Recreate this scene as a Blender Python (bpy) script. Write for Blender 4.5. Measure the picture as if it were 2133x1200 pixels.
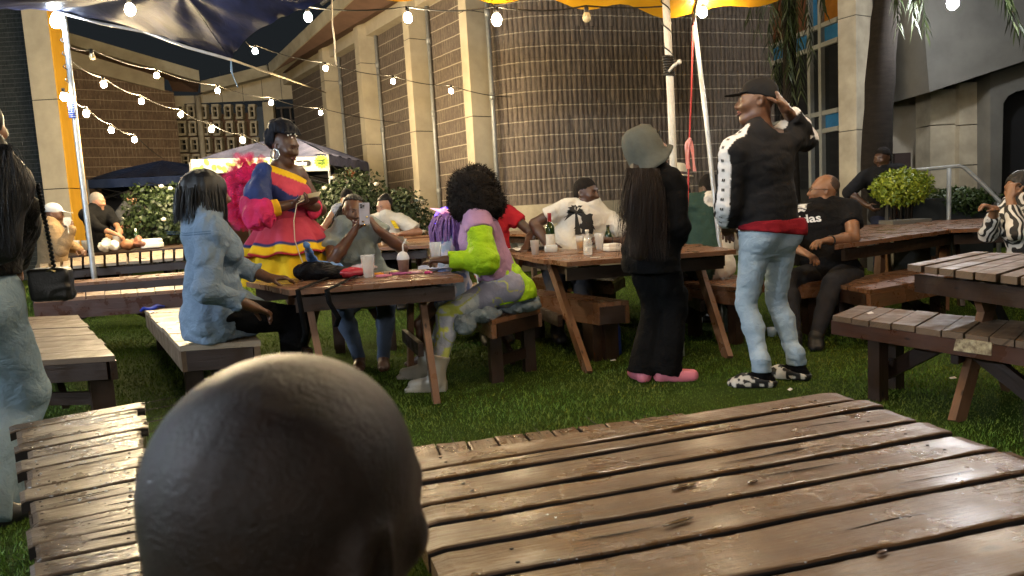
import bpy, bmesh, math, random
import numpy as np
from mathutils import Vector, Matrix
from mathutils.bvhtree import BVHTree
for _o in list(bpy.data.objects): bpy.data.objects.remove(_o)
S = bpy.context.scene
COL = S.collection
rad = math.radians
rng = np.random.default_rng(7)
random.seed(7)

# ------------------------------------------------------------------ camera
FPX, PITCH, ROLL, CAMZ = 1500.0, 6.1, 3.3, 1.12
cam_d = bpy.data.cameras.new('camera'); cam = bpy.data.objects.new('camera', cam_d); COL.objects.link(cam)
_cp, _sp, _cr, _sr = math.cos(rad(PITCH)), math.sin(rad(PITCH)), math.cos(rad(ROLL)), math.sin(rad(ROLL))
C_F = np.array([0, _cp, -_sp]); _r0 = np.array([1., 0, 0]); _u0 = np.array([0, _sp, _cp])
C_R = _r0 * _cr - _u0 * _sr          # horizon climbs to the right in the picture
C_U = _u0 * _cr + _r0 * _sr
cam.matrix_world = Matrix(((C_R[0], C_U[0], -C_F[0], 0), (C_R[1], C_U[1], -C_F[1], 0), (C_R[2], C_U[2], -C_F[2], CAMZ), (0, 0, 0, 1)))
cam_d.sensor_width = 36.0; cam_d.lens = FPX / 2133 * 36.0
cam_d.clip_start = 0.02; cam_d.clip_end = 400
cam_d.dof.use_dof = True; cam_d.dof.focus_distance = 4.6; cam_d.dof.aperture_fstop = 9.0
S.camera = cam
CAM = np.array([0, 0, CAMZ])
def ray(u, v):
    return C_F + C_R * ((u - 1066.5) / FPX) - C_U * ((v - 600) / FPX)
def D(u, v, y):                      # where the sight line of a photo pixel reaches the depth y
    r = ray(u, v); return CAM + r * (y / r[1])
def P(u, v, z):                      # where it reaches the height z
    r = ray(u, v); return CAM + r * ((z - CAMZ) / r[2])

# ------------------------------------------------------------------ night sky, moon, exposure
W = bpy.data.worlds.new('World'); S.world = W; W.use_nodes = True
_n = W.node_tree.nodes; _bg = _n['Background']
_sky = _n.new('ShaderNodeTexSky'); _sky.sky_type = 'NISHITA'; _sky.sun_disc = False
_sky.sun_elevation = rad(-4.0); _sky.sun_rotation = rad(250)
_add = _n.new('ShaderNodeMix'); _add.data_type = 'RGBA'; _add.blend_type = 'ADD'; _add.inputs[0].default_value = 1.0
W.node_tree.links.new(_sky.outputs[0], _add.inputs[6]); _add.inputs[7].default_value = (.042, .055, .062, 1)   # town glow on the night sky
W.node_tree.links.new(_add.outputs[2], _bg.inputs[0]); _bg.inputs[1].default_value = 0.10
sun_d = bpy.data.lights.new('moon', 'SUN'); sun_d.energy = 0.02; sun_d.angle = rad(2); sun_d.color = (0.75, 0.85, 1)
sun = bpy.data.objects.new('moon', sun_d); COL.objects.link(sun); sun.rotation_euler = (rad(55), 0, rad(-40))
S.view_settings.view_transform = 'Standard'; S.view_settings.look = 'None'
S.view_settings.exposure = 0.97; S.view_settings.gamma = 1.0
S.cycles.max_bounces = 6; S.cycles.diffuse_bounces = 3; S.cycles.glossy_bounces = 3; S.cycles.transmission_bounces = 6
S.cycles.transparent_max_bounces = 8; S.cycles.sample_clamp_indirect = 4.0; S.cycles.use_denoising = True
S.cycles.caustics_reflective = False; S.cycles.caustics_refractive = False

# ------------------------------------------------------------------ naming
def empty(name, label, cat, loc, group=None):
    o = bpy.data.objects.new(name, None); COL.objects.link(o); o.location = tuple(float(x) for x in loc)
    o.empty_display_size = 0.1
    o['label'] = label; o['category'] = cat
    if group: o['group'] = group
    return o
def tag(o, label=None, cat=None, group=None, kind=None):
    if label: o['label'] = label
    if cat: o['category'] = cat
    if group: o['group'] = group
    if kind: o['kind'] = kind
    return o

# ------------------------------------------------------------------ mesh builder
class MB:
    def __init__(s): s.v = []; s.f = []; s.uv = []; s.m = []; s.sm = []
    def face(s, pts, uvs=None, m=0, smooth=False):
        b = len(s.v); s.v += [tuple(float(c) for c in p) for p in pts]
        s.f.append(list(range(b, b + len(pts)))); s.uv.append(uvs or [(0, 0)] * len(pts)); s.m.append(m); s.sm.append(smooth)
    def raw(s, vs, fs, m=0, smooth=True, uvs=None):
        b = len(s.v); s.v += [tuple(float(c) for c in p) for p in vs]
        for i, f in enumerate(fs):
            s.f.append([b + k for k in f]); s.uv.append([uvs[k] for k in f] if uvs is not None else [(0, 0)] * len(f)); s.m.append(m); s.sm.append(smooth)
    def hexa(s, q, m=0, grain=0, jit=True):
        # q: 8 corners, bottom 4 then top 4 (same winding). uv runs along the longest edge
        q = [np.asarray(p, float) for p in q]
        ex = np.linalg.norm(q[1] - q[0]); ey = np.linalg.norm(q[3] - q[0]); ez = np.linalg.norm(q[4] - q[0])
        off = rng.uniform(0, 40, 2) if jit else (0, 0)
        faces = [(4, 5, 6, 7), (0, 3, 2, 1), (0, 1, 5, 4), (1, 2, 6, 5), (2, 3, 7, 6), (3, 0, 4, 7)]
        dims = np.array([ex, ey, ez]); ax = int(np.argmax(dims))
        loc = [np.array(c, float) * dims for c in ((0,0,0),(1,0,0),(1,1,0),(0,1,0),(0,0,1),(1,0,1),(1,1,1),(0,1,1))]
        b = len(s.v); s.v += [tuple(p) for p in q]
        oth = [i for i in range(3) if i != ax]
        for f in faces:
            s.f.append([b + k for k in f])
            s.uv.append([(loc[k][ax] + off[0], loc[k][oth[0]] + loc[k][oth[1]] + off[1]) for k in f]); s.m.append(m); s.sm.append(False)
    def box(s, c, half, R=None, m=0):
        c = np.asarray(c, float); R = np.eye(3) if R is None else np.asarray(R)   # rows = axes
        hx, hy, hz = half; pts = []
        for z in (-hz, hz):
            for x, y in ((-hx, -hy), (hx, -hy), (hx, hy), (-hx, hy)):
                pts.append(c + R[0] * x + R[1] * y + R[2] * z)
        s.hexa(pts, m)
    def beam(s, a, b, w, h, up=(0, 0, 1), m=0):
        a = np.asarray(a, float); b = np.asarray(b, float); d = b - a; L = np.linalg.norm(d); d = d / L
        up = np.asarray(up, float)
        if abs(np.dot(up, d)) > .98: up = np.array([0, 1., 0])
        x = np.cross(d, up); x /= np.linalg.norm(x); z = np.cross(x, d)
        s.box((a + b) / 2, (L / 2, w / 2, h / 2), (d, -x, z) if np.dot(np.cross(d, -x), z) > 0 else (d, x, z), m)
    def tube(s, pts, r, n=8, m=0, caps=True, smooth=True):
        pts = [np.asarray(p, float) for p in pts]; k = len(pts); rs = [r] * k if np.isscalar(r) else list(r)
        t0 = pts[1] - pts[0]; up = np.array([0, 0, 1.]) if abs(t0[2]) < .9 * np.linalg.norm(t0) else np.array([1., 0, 0])
        b = len(s.v); L = 0
        rows = []
        for i, p in enumerate(pts):
            t = pts[min(i + 1, k - 1)] - pts[max(i - 1, 0)]; t /= (np.linalg.norm(t) + 1e-9)
            x = np.cross(up, t); x /= (np.linalg.norm(x) + 1e-9); y = np.cross(t, x); up = y
            if i: L += np.linalg.norm(p - pts[i - 1])
            for j in range(n):
                a = 2 * math.pi * j / n; s.v.append(tuple(p + rs[i] * (x * math.cos(a) + y * math.sin(a))))
            rows.append(L)
        for i in range(k - 1):
            for j in range(n):
                j2 = (j + 1) % n
                s.f.append([b + i * n + j, b + i * n + j2, b + (i + 1) * n + j2, b + (i + 1) * n + j])
                s.uv.append([(rows[i], j / n * .2), (rows[i], (j + 1) / n * .2), (rows[i + 1], (j + 1) / n * .2), (rows[i + 1], j / n * .2)]); s.m.append(m); s.sm.append(smooth)
        if caps:
            for i, rev in ((0, True), (k - 1, False)):
                f = [b + i * n + j for j in range(n)]
                s.f.append(f[::-1] if rev else f); s.uv.append([(0, 0)] * n); s.m.append(m); s.sm.append(False)
    def lathe(s, prof, c, n=16, axis=(0, 0, 1), m=0, smooth=True):
        c = np.asarray(c, float); z = np.asarray(axis, float); z /= np.linalg.norm(z)
        x = np.cross(z, (0.3, 1, 0.1)); x /= np.linalg.norm(x); y = np.cross(z, x); b = len(s.v)
        for r, h in prof:
            for j in range(n):
                a = 2 * math.pi * j / n; s.v.append(tuple(c + z * h + max(r, 1e-4) * (x * math.cos(a) + y * math.sin(a))))
        for i in range(len(prof) - 1):
            for j in range(n):
                j2 = (j + 1) % n
                s.f.append([b + i * n + j, b + i * n + j2, b + (i + 1) * n + j2, b + (i + 1) * n + j])
                s.uv.append([(j / n, prof[i][1]), ((j + 1) / n, prof[i][1]), ((j + 1) / n, prof[i + 1][1]), (j / n, prof[i + 1][1])]); s.m.append(m); s.sm.append(smooth)
    def grid(s, fn, nu, nv, m=0, smooth=True, uvscale=(1, 1)):
        b = len(s.v)
        for i in range(nu + 1):
            for j in range(nv + 1): s.v.append(tuple(float(c) for c in fn(i / nu, j / nv)))
        for i in range(nu):
            for j in range(nv):
                s.f.append([b + i * (nv + 1) + j, b + (i + 1) * (nv + 1) + j, b + (i + 1) * (nv + 1) + j + 1, b + i * (nv + 1) + j + 1])
                s.uv.append([(i / nu * uvscale[0], j / nv * uvscale[1]), ((i + 1) / nu * uvscale[0], j / nv * uvscale[1]), ((i + 1) / nu * uvscale[0], (j + 1) / nv * uvscale[1]), (i / nu * uvscale[0], (j + 1) / nv * uvscale[1])]); s.m.append(m); s.sm.append(smooth)
    def ball(s, c, r, n=12, m=0, R=None):
        r = (r, r, r) if np.isscalar(r) else r; R = np.eye(3) if R is None else np.asarray(R); c = np.asarray(c, float); b = len(s.v); h = n // 2
        for i in range(h + 1):
            for j in range(n):
                t = math.pi * i / h; p = 2 * math.pi * j / n
                l = (r[0] * math.sin(t) * math.cos(p), r[1] * math.sin(t) * math.sin(p), r[2] * math.cos(t))
                s.v.append(tuple(c + R[0] * l[0] + R[1] * l[1] + R[2] * l[2]))
        for i in range(h):
            for j in range(n):
                j2 = (j + 1) % n
                s.f.append([b + i * n + j, b + (i + 1) * n + j, b + (i + 1) * n + j2, b + i * n + j2]); s.uv.append([(j / n, i / h), (j / n, (i + 1) / h), ((j + 1) / n, (i + 1) / h), ((j + 1) / n, i / h)]); s.m.append(m); s.sm.append(True)
    def build(s, name, mats, parent=None, bevel=0):
        mats = mats if isinstance(mats, (list, tuple)) else [mats]
        me = bpy.data.meshes.new(name)
        V = np.array(s.v, float).reshape(-1, 3)
        if parent is not None: V = V - wpos(parent)
        cnt = np.array([len(f) for f in s.f]); li = np.concatenate([np.array(f) for f in s.f]) if len(s.f) else np.zeros(0, int)
        me.vertices.add(len(V)); me.vertices.foreach_set('co', V.ravel())
        me.loops.add(len(li)); me.loops.foreach_set('vertex_index', li.astype(np.int32))
        me.polygons.add(len(cnt)); st = np.concatenate([[0], np.cumsum(cnt)[:-1]])
        me.polygons.foreach_set('loop_start', st.astype(np.int32)); me.polygons.foreach_set('loop_total', cnt.astype(np.int32))
        me.polygons.foreach_set('material_index', np.array(s.m, np.int32)); me.polygons.foreach_set('use_smooth', np.array(s.sm, bool))
        ul = me.uv_layers.new(name='UVMap'); ul.data.foreach_set('uv', np.array([c for f in s.uv for c in f], float).ravel())
        for m in mats: me.materials.append(m)
        me.update(calc_edges=True); me.validate()
        o = bpy.data.objects.new(name, me); COL.objects.link(o)
        if parent is not None: o.parent = parent
        if bevel:
            bm = bmesh.new(); bm.from_mesh(me)
            bmesh.ops.bevel(bm, geom=[e for e in bm.edges if len(e.link_faces) == 2 and e.calc_face_angle(0) > .7], offset=bevel, segments=1, affect='EDGES', profile=.5)
            bm.to_mesh(me); bm.free()
        return o
def wpos(o):
    p = np.zeros(3)
    while o is not None: p = p + np.array(o.location); o = o.parent
    return p

# ------------------------------------------------------------------ materials
def _mix(nt, fac, a, b):
    m = nt.nodes.new('ShaderNodeMix'); m.data_type = 'RGBA'
    for k, x in ((0, fac), (6, a), (7, b)):
        if hasattr(x, 'links') or isinstance(x, bpy.types.NodeSocket): nt.links.new(x, m.inputs[k])
        else: m.inputs[k].default_value = x if k == 0 else (*x[:3], 1)
    return m.outputs[2]
def _ramp(nt, x, lo, hi):
    m = nt.nodes.new('ShaderNodeMapRange'); m.inputs[1].default_value = lo; m.inputs[2].default_value = hi; m.clamp = True
    nt.links.new(x, m.inputs[0]); return m.outputs[0]
def _noise(nt, co, scale, detail=4, rough=.6, sc3=None, dist=0):
    if sc3 is not None:
        mp = nt.nodes.new('ShaderNodeMapping'); mp.inputs['Scale'].default_value = sc3; nt.links.new(co, mp.inputs[0]); co = mp.outputs[0]
    n = nt.nodes.new('ShaderNodeTexNoise'); n.inputs['Scale'].default_value = scale; n.inputs['Detail'].default_value = detail; n.inputs['Roughness'].default_value = rough; n.inputs['Distortion'].default_value = dist
    nt.links.new(co, n.inputs['Vector']); return n.outputs['Fac']
def _bump(nt, h, strength, dist=.01, prev=None):
    b = nt.nodes.new('ShaderNodeBump'); b.inputs['Strength'].default_value = strength; b.inputs['Distance'].default_value = dist
    nt.links.new(h, b.inputs['Height'])
    if prev is not None: nt.links.new(prev, b.inputs['Normal'])
    return b.outputs[0]
def newmat(name):
    m = bpy.data.materials.new(name); m.use_nodes = True; nt = m.node_tree; b = nt.nodes['Principled BSDF']
    tc = nt.nodes.new('ShaderNodeTexCoord'); return m, nt, b, tc
def mat(name, col, rough=.7, var=.25, scale=8, bump=0, bscale=60, spec=.4, metal=0, sheen=0, sc3=None, col2=None, coat=0, trans=0, alpha=1, emit=None, estr=0, sss=0):
    m, nt, b, tc = newmat(name); co = tc.outputs['Object']
    col2 = col2 or tuple(c * (1 - var) for c in col)
    f = _ramp(nt, _noise(nt, co, scale, sc3=sc3), .3, .7)
    nt.links.new(_mix(nt, f, col, col2), b.inputs['Base Color'])
    b.inputs['Roughness'].default_value = rough; b.inputs['Metallic'].default_value = metal; b.inputs['Specular IOR Level'].default_value = spec
    b.inputs['Sheen Weight'].default_value = sheen; b.inputs['Coat Weight'].default_value = coat; b.inputs['Coat Roughness'].default_value = .15
    b.inputs['Transmission Weight'].default_value = trans; b.inputs['Alpha'].default_value = alpha
    if emit: b.inputs['Emission Color'].default_value = (*emit, 1); b.inputs['Emission Strength'].default_value = estr
    if bump: nt.links.new(_bump(nt, _noise(nt, co, bscale, sc3=sc3), bump, .004), b.inputs['Normal'])
    return m
def cloth(name, col, rough=.85, wr=.35, weave=400, var=.3, sheen=.0, col2=None):
    m, nt, b, tc = newmat(name); co = tc.outputs['Object']
    f = _ramp(nt, _noise(nt, co, 5, 5), .3, .7)
    nt.links.new(_mix(nt, f, col, col2 or tuple(c * (1 - var) for c in col)), b.inputs['Base Color'])
    b.inputs['Roughness'].default_value = rough; b.inputs['Sheen Weight'].default_value = sheen; b.inputs['Specular IOR Level'].default_value = .1
    n1 = _bump(nt, _noise(nt, co, 14, 3, .5, dist=.6), wr, .03)
    n1 = _bump(nt, _noise(nt, co, 1, 3, .55, sc3=(26, 26, 38), dist=1.6), wr * .55, .012, n1)
    nt.links.new(_bump(nt, _noise(nt, co, weave, 1), .15, .002, n1), b.inputs['Normal'])
    return m
def vcloth(name, rough=.85, wr=.35):
    m, nt, b, tc = newmat(name); co = tc.outputs['Object']
    a = nt.nodes.new('ShaderNodeVertexColor'); a.layer_name = 'Col'
    f = _ramp(nt, _noise(nt, co, 6, 5), .25, .75)
    mm = nt.nodes.new('ShaderNodeMix'); mm.data_type = 'RGBA'; mm.blend_type = 'MULTIPLY'; mm.inputs[0].default_value = 1
    g = nt.nodes.new('ShaderNodeMapRange'); g.inputs[3].default_value = .72; g.inputs[4].default_value = 1.0; nt.links.new(f, g.inputs[0])
    nt.links.new(a.outputs[0], mm.inputs[6]); nt.links.new(g.outputs[0], mm.inputs[7])
    nt.links.new(mm.outputs[2], b.inputs['Base Color']); b.inputs['Roughness'].default_value = rough; b.inputs['Specular IOR Level'].default_value = .25
    nt.links.new(_bump(nt, _noise(nt, co, 14, 3, .5, dist=.6), wr, .03), b.inputs['Normal'])
    return m
def skin(name, col, rough=.42, gloss=.5):
    m, nt, b, tc = newmat(name); co = tc.outputs['Object']
    f = _ramp(nt, _noise(nt, co, 18, 5), .3, .7)
    nt.links.new(_mix(nt, f, col, tuple(c * .72 for c in col)), b.inputs['Base Color'])
    b.inputs['Roughness'].default_value = rough; b.inputs['Specular IOR Level'].default_value = gloss
    b.inputs['Subsurface Weight'].default_value = .06; b.inputs['Subsurface Radius'].default_value = (.01, .004, .002)
    nt.links.new(_bump(nt, _noise(nt, co, 220, 3), .12, .002), b.inputs['Normal'])
    return m
def wood(name, c1, c2, c3, rough=.5, gl=.5, wear=.5, bmp=.6, coat=0):
    # uv.x runs along the plank; every plank is an island with its own tone
    m, nt, b, tc = newmat(name); co = tc.outputs['UV']
    g1 = _noise(nt, co, 1, 6, .65, sc3=(2.2, 38, 1), dist=.4)
    g2 = _noise(nt, co, 1, 3, .6, sc3=(9, 150, 1))
    ob = tc.outputs['Object']; st = _ramp(nt, _noise(nt, ob, 4, 6, .7), .34, .72)
    geo = nt.nodes.new('ShaderNodeNewGeometry'); isl = geo.outputs['Random Per Island']
    base = _mix(nt, _ramp(nt, g1, .35, .65), c1, c2)
    base = _mix(nt, isl, base, _mix(nt, .45, base, c3))
    mw = nt.nodes.new('ShaderNodeMath'); mw.operation = 'MULTIPLY'; mw.inputs[1].default_value = wear; nt.links.new(st, mw.inputs[0])
    base = _mix(nt, mw.outputs[0], base, c3)
    kn = nt.nodes.new('ShaderNodeTexVoronoi'); kn.inputs['Scale'].default_value = 1; mp = nt.nodes.new('ShaderNodeMapping'); mp.inputs['Scale'].default_value = (5.5, 13, 1)
    nt.links.new(co, mp.inputs[0]); nt.links.new(mp.outputs[0], kn.inputs['Vector'])
    kr = nt.nodes.new('ShaderNodeMapRange'); kr.inputs[1].default_value = .05; kr.inputs[2].default_value = .13; kr.inputs[3].default_value = 1; kr.inputs[4].default_value = 0; kr.clamp = True
    nt.links.new(kn.outputs['Distance'], kr.inputs[0])
    base = _mix(nt, kr.outputs[0], base, tuple(c * .25 for c in c2))
    dk = _ramp(nt, g2, .62, .75); md = nt.nodes.new('ShaderNodeMath'); md.operation = 'MULTIPLY'; md.inputs[1].default_value = .55; nt.links.new(dk, md.inputs[0])
    base = _mix(nt, md.outputs[0], base, tuple(c * .35 for c in c2))
    nt.links.new(base, b.inputs['Base Color'])
    r = nt.nodes.new('ShaderNodeMapRange'); r.inputs[1].default_value = .3; r.inputs[2].default_value = .7; r.inputs[3].default_value = max(.10, rough - .27); r.inputs[4].default_value = rough + .2
    nt.links.new(_noise(nt, ob, 7, 4), r.inputs[0]); nt.links.new(r.outputs[0], b.inputs['Roughness'])
    b.inputs['Specular IOR Level'].default_value = gl; b.inputs['Coat Weight'].default_value = coat; b.inputs['Coat Roughness'].default_value = .22
    n1 = _bump(nt, g1, bmp * .5, .006); n1 = _bump(nt, g2, bmp * .6, .003, n1)
    nt.links.new(_bump(nt, _noise(nt, ob, 45, 4), bmp * .35, .004, n1), b.inputs['Normal'])
    return m
def brick(name, c1, c2, mortar, bw=.083, rh=.232, ms=.011, rough=.75, bmp=1.0, gl=.35, soft=.5):
    # uv in metres; tall bricks stood on end, stacked in straight courses
    m, nt, b, tc = newmat(name); co = tc.outputs['UV']
    wv = _noise(nt, co, 6, 3)
    ad = nt.nodes.new('ShaderNodeVectorMath'); ad.operation = 'MULTIPLY_ADD'
    cx = nt.nodes.new('ShaderNodeCombineXYZ'); nt.links.new(wv, cx.inputs[0]); nt.links.new(wv, cx.inputs[1])
    ad.inputs[1].default_value = (.02, .02, 0); nt.links.new(cx.outputs[0], ad.inputs[0]); nt.links.new(co, ad.inputs[2])
    bt = nt.nodes.new('ShaderNodeTexBrick'); bt.offset = 0.0; bt.squash = 1.0
    bt.inputs['Scale'].default_value = 1; bt.inputs['Brick Width'].default_value = bw; bt.inputs['Row Height'].default_value = rh
    bt.inputs['Mortar Size'].default_value = ms; bt.inputs['Mortar Smooth'].default_value = .35; bt.inputs['Bias'].default_value = 0
    bt.inputs['Color1'].default_value = (*c1, 1); bt.inputs['Color2'].default_value = (*c2, 1); bt.inputs['Mortar'].default_value = (*c2, 1)
    nt.links.new(ad.outputs[0], bt.inputs['Vector'])
    # bed joints are clean, the upright joints are patchy
    sx = nt.nodes.new('ShaderNodeSeparateXYZ'); nt.links.new(ad.outputs[0], sx.inputs[0])
    dv = nt.nodes.new('ShaderNodeMath'); dv.operation = 'DIVIDE'; dv.inputs[1].default_value = rh; nt.links.new(sx.outputs[1], dv.inputs[0])
    fr = nt.nodes.new('ShaderNodeMath'); fr.operation = 'FRACT'; nt.links.new(dv.outputs[0], fr.inputs[0])
    pp = nt.nodes.new('ShaderNodeMath'); pp.operation = 'PINGPONG'; pp.inputs[1].default_value = .5; nt.links.new(fr.outputs[0], pp.inputs[0])
    bed = nt.nodes.new('ShaderNodeMapRange'); bed.inputs[1].default_value = .02; bed.inputs[2].default_value = .05; bed.inputs[3].default_value = 1; bed.inputs[4].default_value = 0; bed.clamp = True
    nt.links.new(pp.outputs[0], bed.inputs[0])
    patch = _ramp(nt, _noise(nt, co, 2.3, 5, .7), .45, .66)
    mu = nt.nodes.new('ShaderNodeMath'); mu.operation = 'MULTIPLY'; nt.links.new(bt.outputs['Fac'], mu.inputs[0]); nt.links.new(patch, mu.inputs[1])
    ms2 = nt.nodes.new('ShaderNodeMath'); ms2.operation = 'MULTIPLY'; ms2.inputs[1].default_value = soft; nt.links.new(mu.outputs[0], ms2.inputs[0])
    mx = nt.nodes.new('ShaderNodeMath'); mx.operation = 'MAXIMUM'; nt.links.new(ms2.outputs[0], mx.inputs[0]); nt.links.new(bed.outputs[0], mx.inputs[1])
    face = _mix(nt, _ramp(nt, _noise(nt, co, 26, 5, .7, sc3=(1, .35, 1)), .3, .7), bt.outputs['Color'], tuple(c * .55 for c in c2))
    nt.links.new(_mix(nt, mx.outputs[0], face, mortar), b.inputs['Base Color'])
    b.inputs['Roughness'].default_value = rough; b.inputs['Specular IOR Level'].default_value = gl
    iv = nt.nodes.new('ShaderNodeMath'); iv.operation = 'SUBTRACT'; iv.inputs[0].default_value = 1; nt.links.new(bt.outputs['Fac'], iv.inputs[1])
    n1 = _bump(nt, iv.outputs[0], bmp, .02); nt.links.new(_bump(nt, _noise(nt, co, 40, 5, .7, sc3=(1, .3, 1)), bmp * .6, .01, n1), b.inputs['Normal'])
    return m
M = {}
M['wood_red'] = wood('stained_wood', (.17, .062, .026), (.085, .03, .014), (.22, .13, .075), .36, .5, .35)
M['wood_near'] = wood('wet_near_wood', (.145, .066, .020), (.068, .030, .010), (.100, .049, .018), .38, .45, .8, 1.4, .20)
M['wood_wet'] = wood('wet_bench_wood', (.095, .062, .038), (.055, .034, .02), (.13, .098, .068), .34, .4, .7, 1.0)
M['wood_grey'] = wood('weathered_wood', (.125, .080, .05), (.078, .048, .03), (.16, .118, .082), .55, .2, .6)
M['wood_pale'] = wood('pale_top_wood', (.24, .185, .125), (.165, .12, .08), (.31, .25, .18), .45, .45, .6)
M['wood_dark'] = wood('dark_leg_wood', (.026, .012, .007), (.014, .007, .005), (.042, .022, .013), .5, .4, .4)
M['wood_maroon'] = wood('maroon_board_wood', (.052, .017, .010), (.03, .011, .007), (.08, .04, .025), .4, .4, .4)
M['wood_leg'] = wood('leg_wood', (.20, .085, .04), (.12, .05, .024), (.24, .14, .08), .45, .4, .4)
M['concrete'] = mat('beige_render', (.47, .41, .30), .9, .22, 3, .5, 55, .2)
M['concrete_side'] = M['concrete']
M['plinth'] = mat('rough_concrete', (.46, .40, .28), .95, .3, 4, .7, 40, .2)
M['roofband'] = mat('roof_concrete', (.40, .36, .26), .9, .3, 2, .4, 40, .2, col2=(.22, .19, .13))
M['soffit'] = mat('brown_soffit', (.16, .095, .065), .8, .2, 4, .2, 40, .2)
M['yellow_panel'] = mat('yellow_paint', (.75, .40, .04), .6, .2, 5, .2, 30, .3, sc3=(1, 1, .25))
M['grey_concrete'] = mat('grey_concrete', (.15, .145, .13), .9, .35, 1.6, .3, 60, .2)
M['stone'] = mat('pale_stone', (.48, .42, .31), .85, .45, 2.2, .3, 50, .25)
M['brick_brown'] = brick('brown_brick', (.20, .157, .122), (.16, .124, .098), (.42, .37, .285))
M['brick_red'] = brick('red_brick', (.29, .195, .135), (.21, .142, .10), (.46, .37, .27), soft=.9)
M['brick_dark'] = brick('grey_glazed_brick', (.055, .06, .058), (.04, .045, .045), (.11, .115, .11), bw=.222, rh=.08, ms=.008, rough=.22, gl=.6, bmp=.5, soft=.4)
M['black_metal'] = mat('black_metal', (.02, .02, .02), .5, .2)
M['pole'] = mat('galvanised_pole', (.55, .58, .6), .38, .25, 20, .1, 60, .5, metal=.6)
M['white_pole'] = mat('white_painted_pole', (.72, .70, .62), .5, .3, 12, .2, 40, .4)
M['rail'] = mat('grey_rail', (.33, .34, .33), .45, .25, 12, 0, 40, .5, metal=.3)
M['cable'] = mat('black_cable', (.015, .013, .01), .6, .2)
M['rope'] = mat('pale_rope', (.6, .52, .38), .9, .3, 200)
M['redrope'] = mat('red_rope', (.45, .05, .05), .8, .3, 200)
M['ribbon'] = mat('pink_ribbon', (.75, .42, .42), .6, .35, 30, col2=(.75, .25, .22))
M['glass_dark'] = mat('dark_glass', (.01, .012, .014), .12, .2, spec=.5)
M['glass_blue'] = mat('blue_glass', (.03, .16, .36), .25, .3, spec=.5)
M['glass_orange'] = mat('orange_glass', (.30, .12, .015), .25, .3, spec=.5)
M['glass_redbrown'] = mat('rust_glass', (.12, .045, .02), .3, .3, spec=.5)
M['frame'] = mat('window_frame', (.30, .31, .29), .5, .2)
M['black'] = cloth('black_fabric', (.0055, .0055, .006), .95, .5)
# ================================================================== the place
def g(x, y):
    return min(.25, .045 * max(0., -x - .4)) + min(.12, .03 * max(0., y - 5))
def G3(p): return np.array([p[0], p[1], g(p[0], p[1])])
def unit(v): v = np.asarray(v, float); return v / np.linalg.norm(v)
def onplane(u, v, a, d):             # pixel ray against the vertical plane through a along d
    n = np.array([d[1], -d[0], 0.]); r = ray(u, v); t = np.dot(n, np.asarray(a) - CAM) / np.dot(n, r); return CAM + r * t
def quad_slab(mb, pts, thick, m=0):  # a polygonal slab: pts is its front outline (quad), thick a vector to its back
    pts = [np.asarray(p, float) for p in pts]; t = np.asarray(thick, float); mb.hexa([p for p in pts] + [p + t for p in pts], m)

# ---- lawn
def lawn():
    mb = MB(); xs = np.concatenate([np.linspace(-40, -9, 8), np.linspace(-8, 8, 65), np.linspace(9, 40, 8)]); ys = np.concatenate([np.linspace(-12, 0, 7), np.linspace(.25, 14, 56), np.linspace(15, 60, 10)])
    nx, ny = len(xs), len(ys); vs = []
    for x in xs:
        for y in ys: vs.append((x, y, g(x, y) + .006 * math.sin(x * 3.1 + y) * math.sin(y * 2.3 - x)))
    mb.raw(vs, [[i * ny + j, (i + 1) * ny + j, (i + 1) * ny + j + 1, i * ny + j + 1] for i in range(nx - 1) for j in range(ny - 1)])
    m, nt, b, tc = newmat('turf'); co = tc.outputs['Object']
    c = _mix(nt, _ramp(nt, _noise(nt, co, 1.1, 5, .65), .35, .65), (.045, .088, .010), (.075, .115, .016))
    c = _mix(nt, _ramp(nt, _noise(nt, co, 90, 3, .7), .35, .7), c, (.018, .034, .005))
    nt.links.new(c, b.inputs['Base Color']); b.inputs['Roughness'].default_value = .95; b.inputs['Specular IOR Level'].default_value = .1
    nt.links.new(_bump(nt, _noise(nt, co, 110, 3, .8), 1, .02), b.inputs['Normal'])
    tag(mb.build('lawn', m), kind='structure')
lawn()
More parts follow.
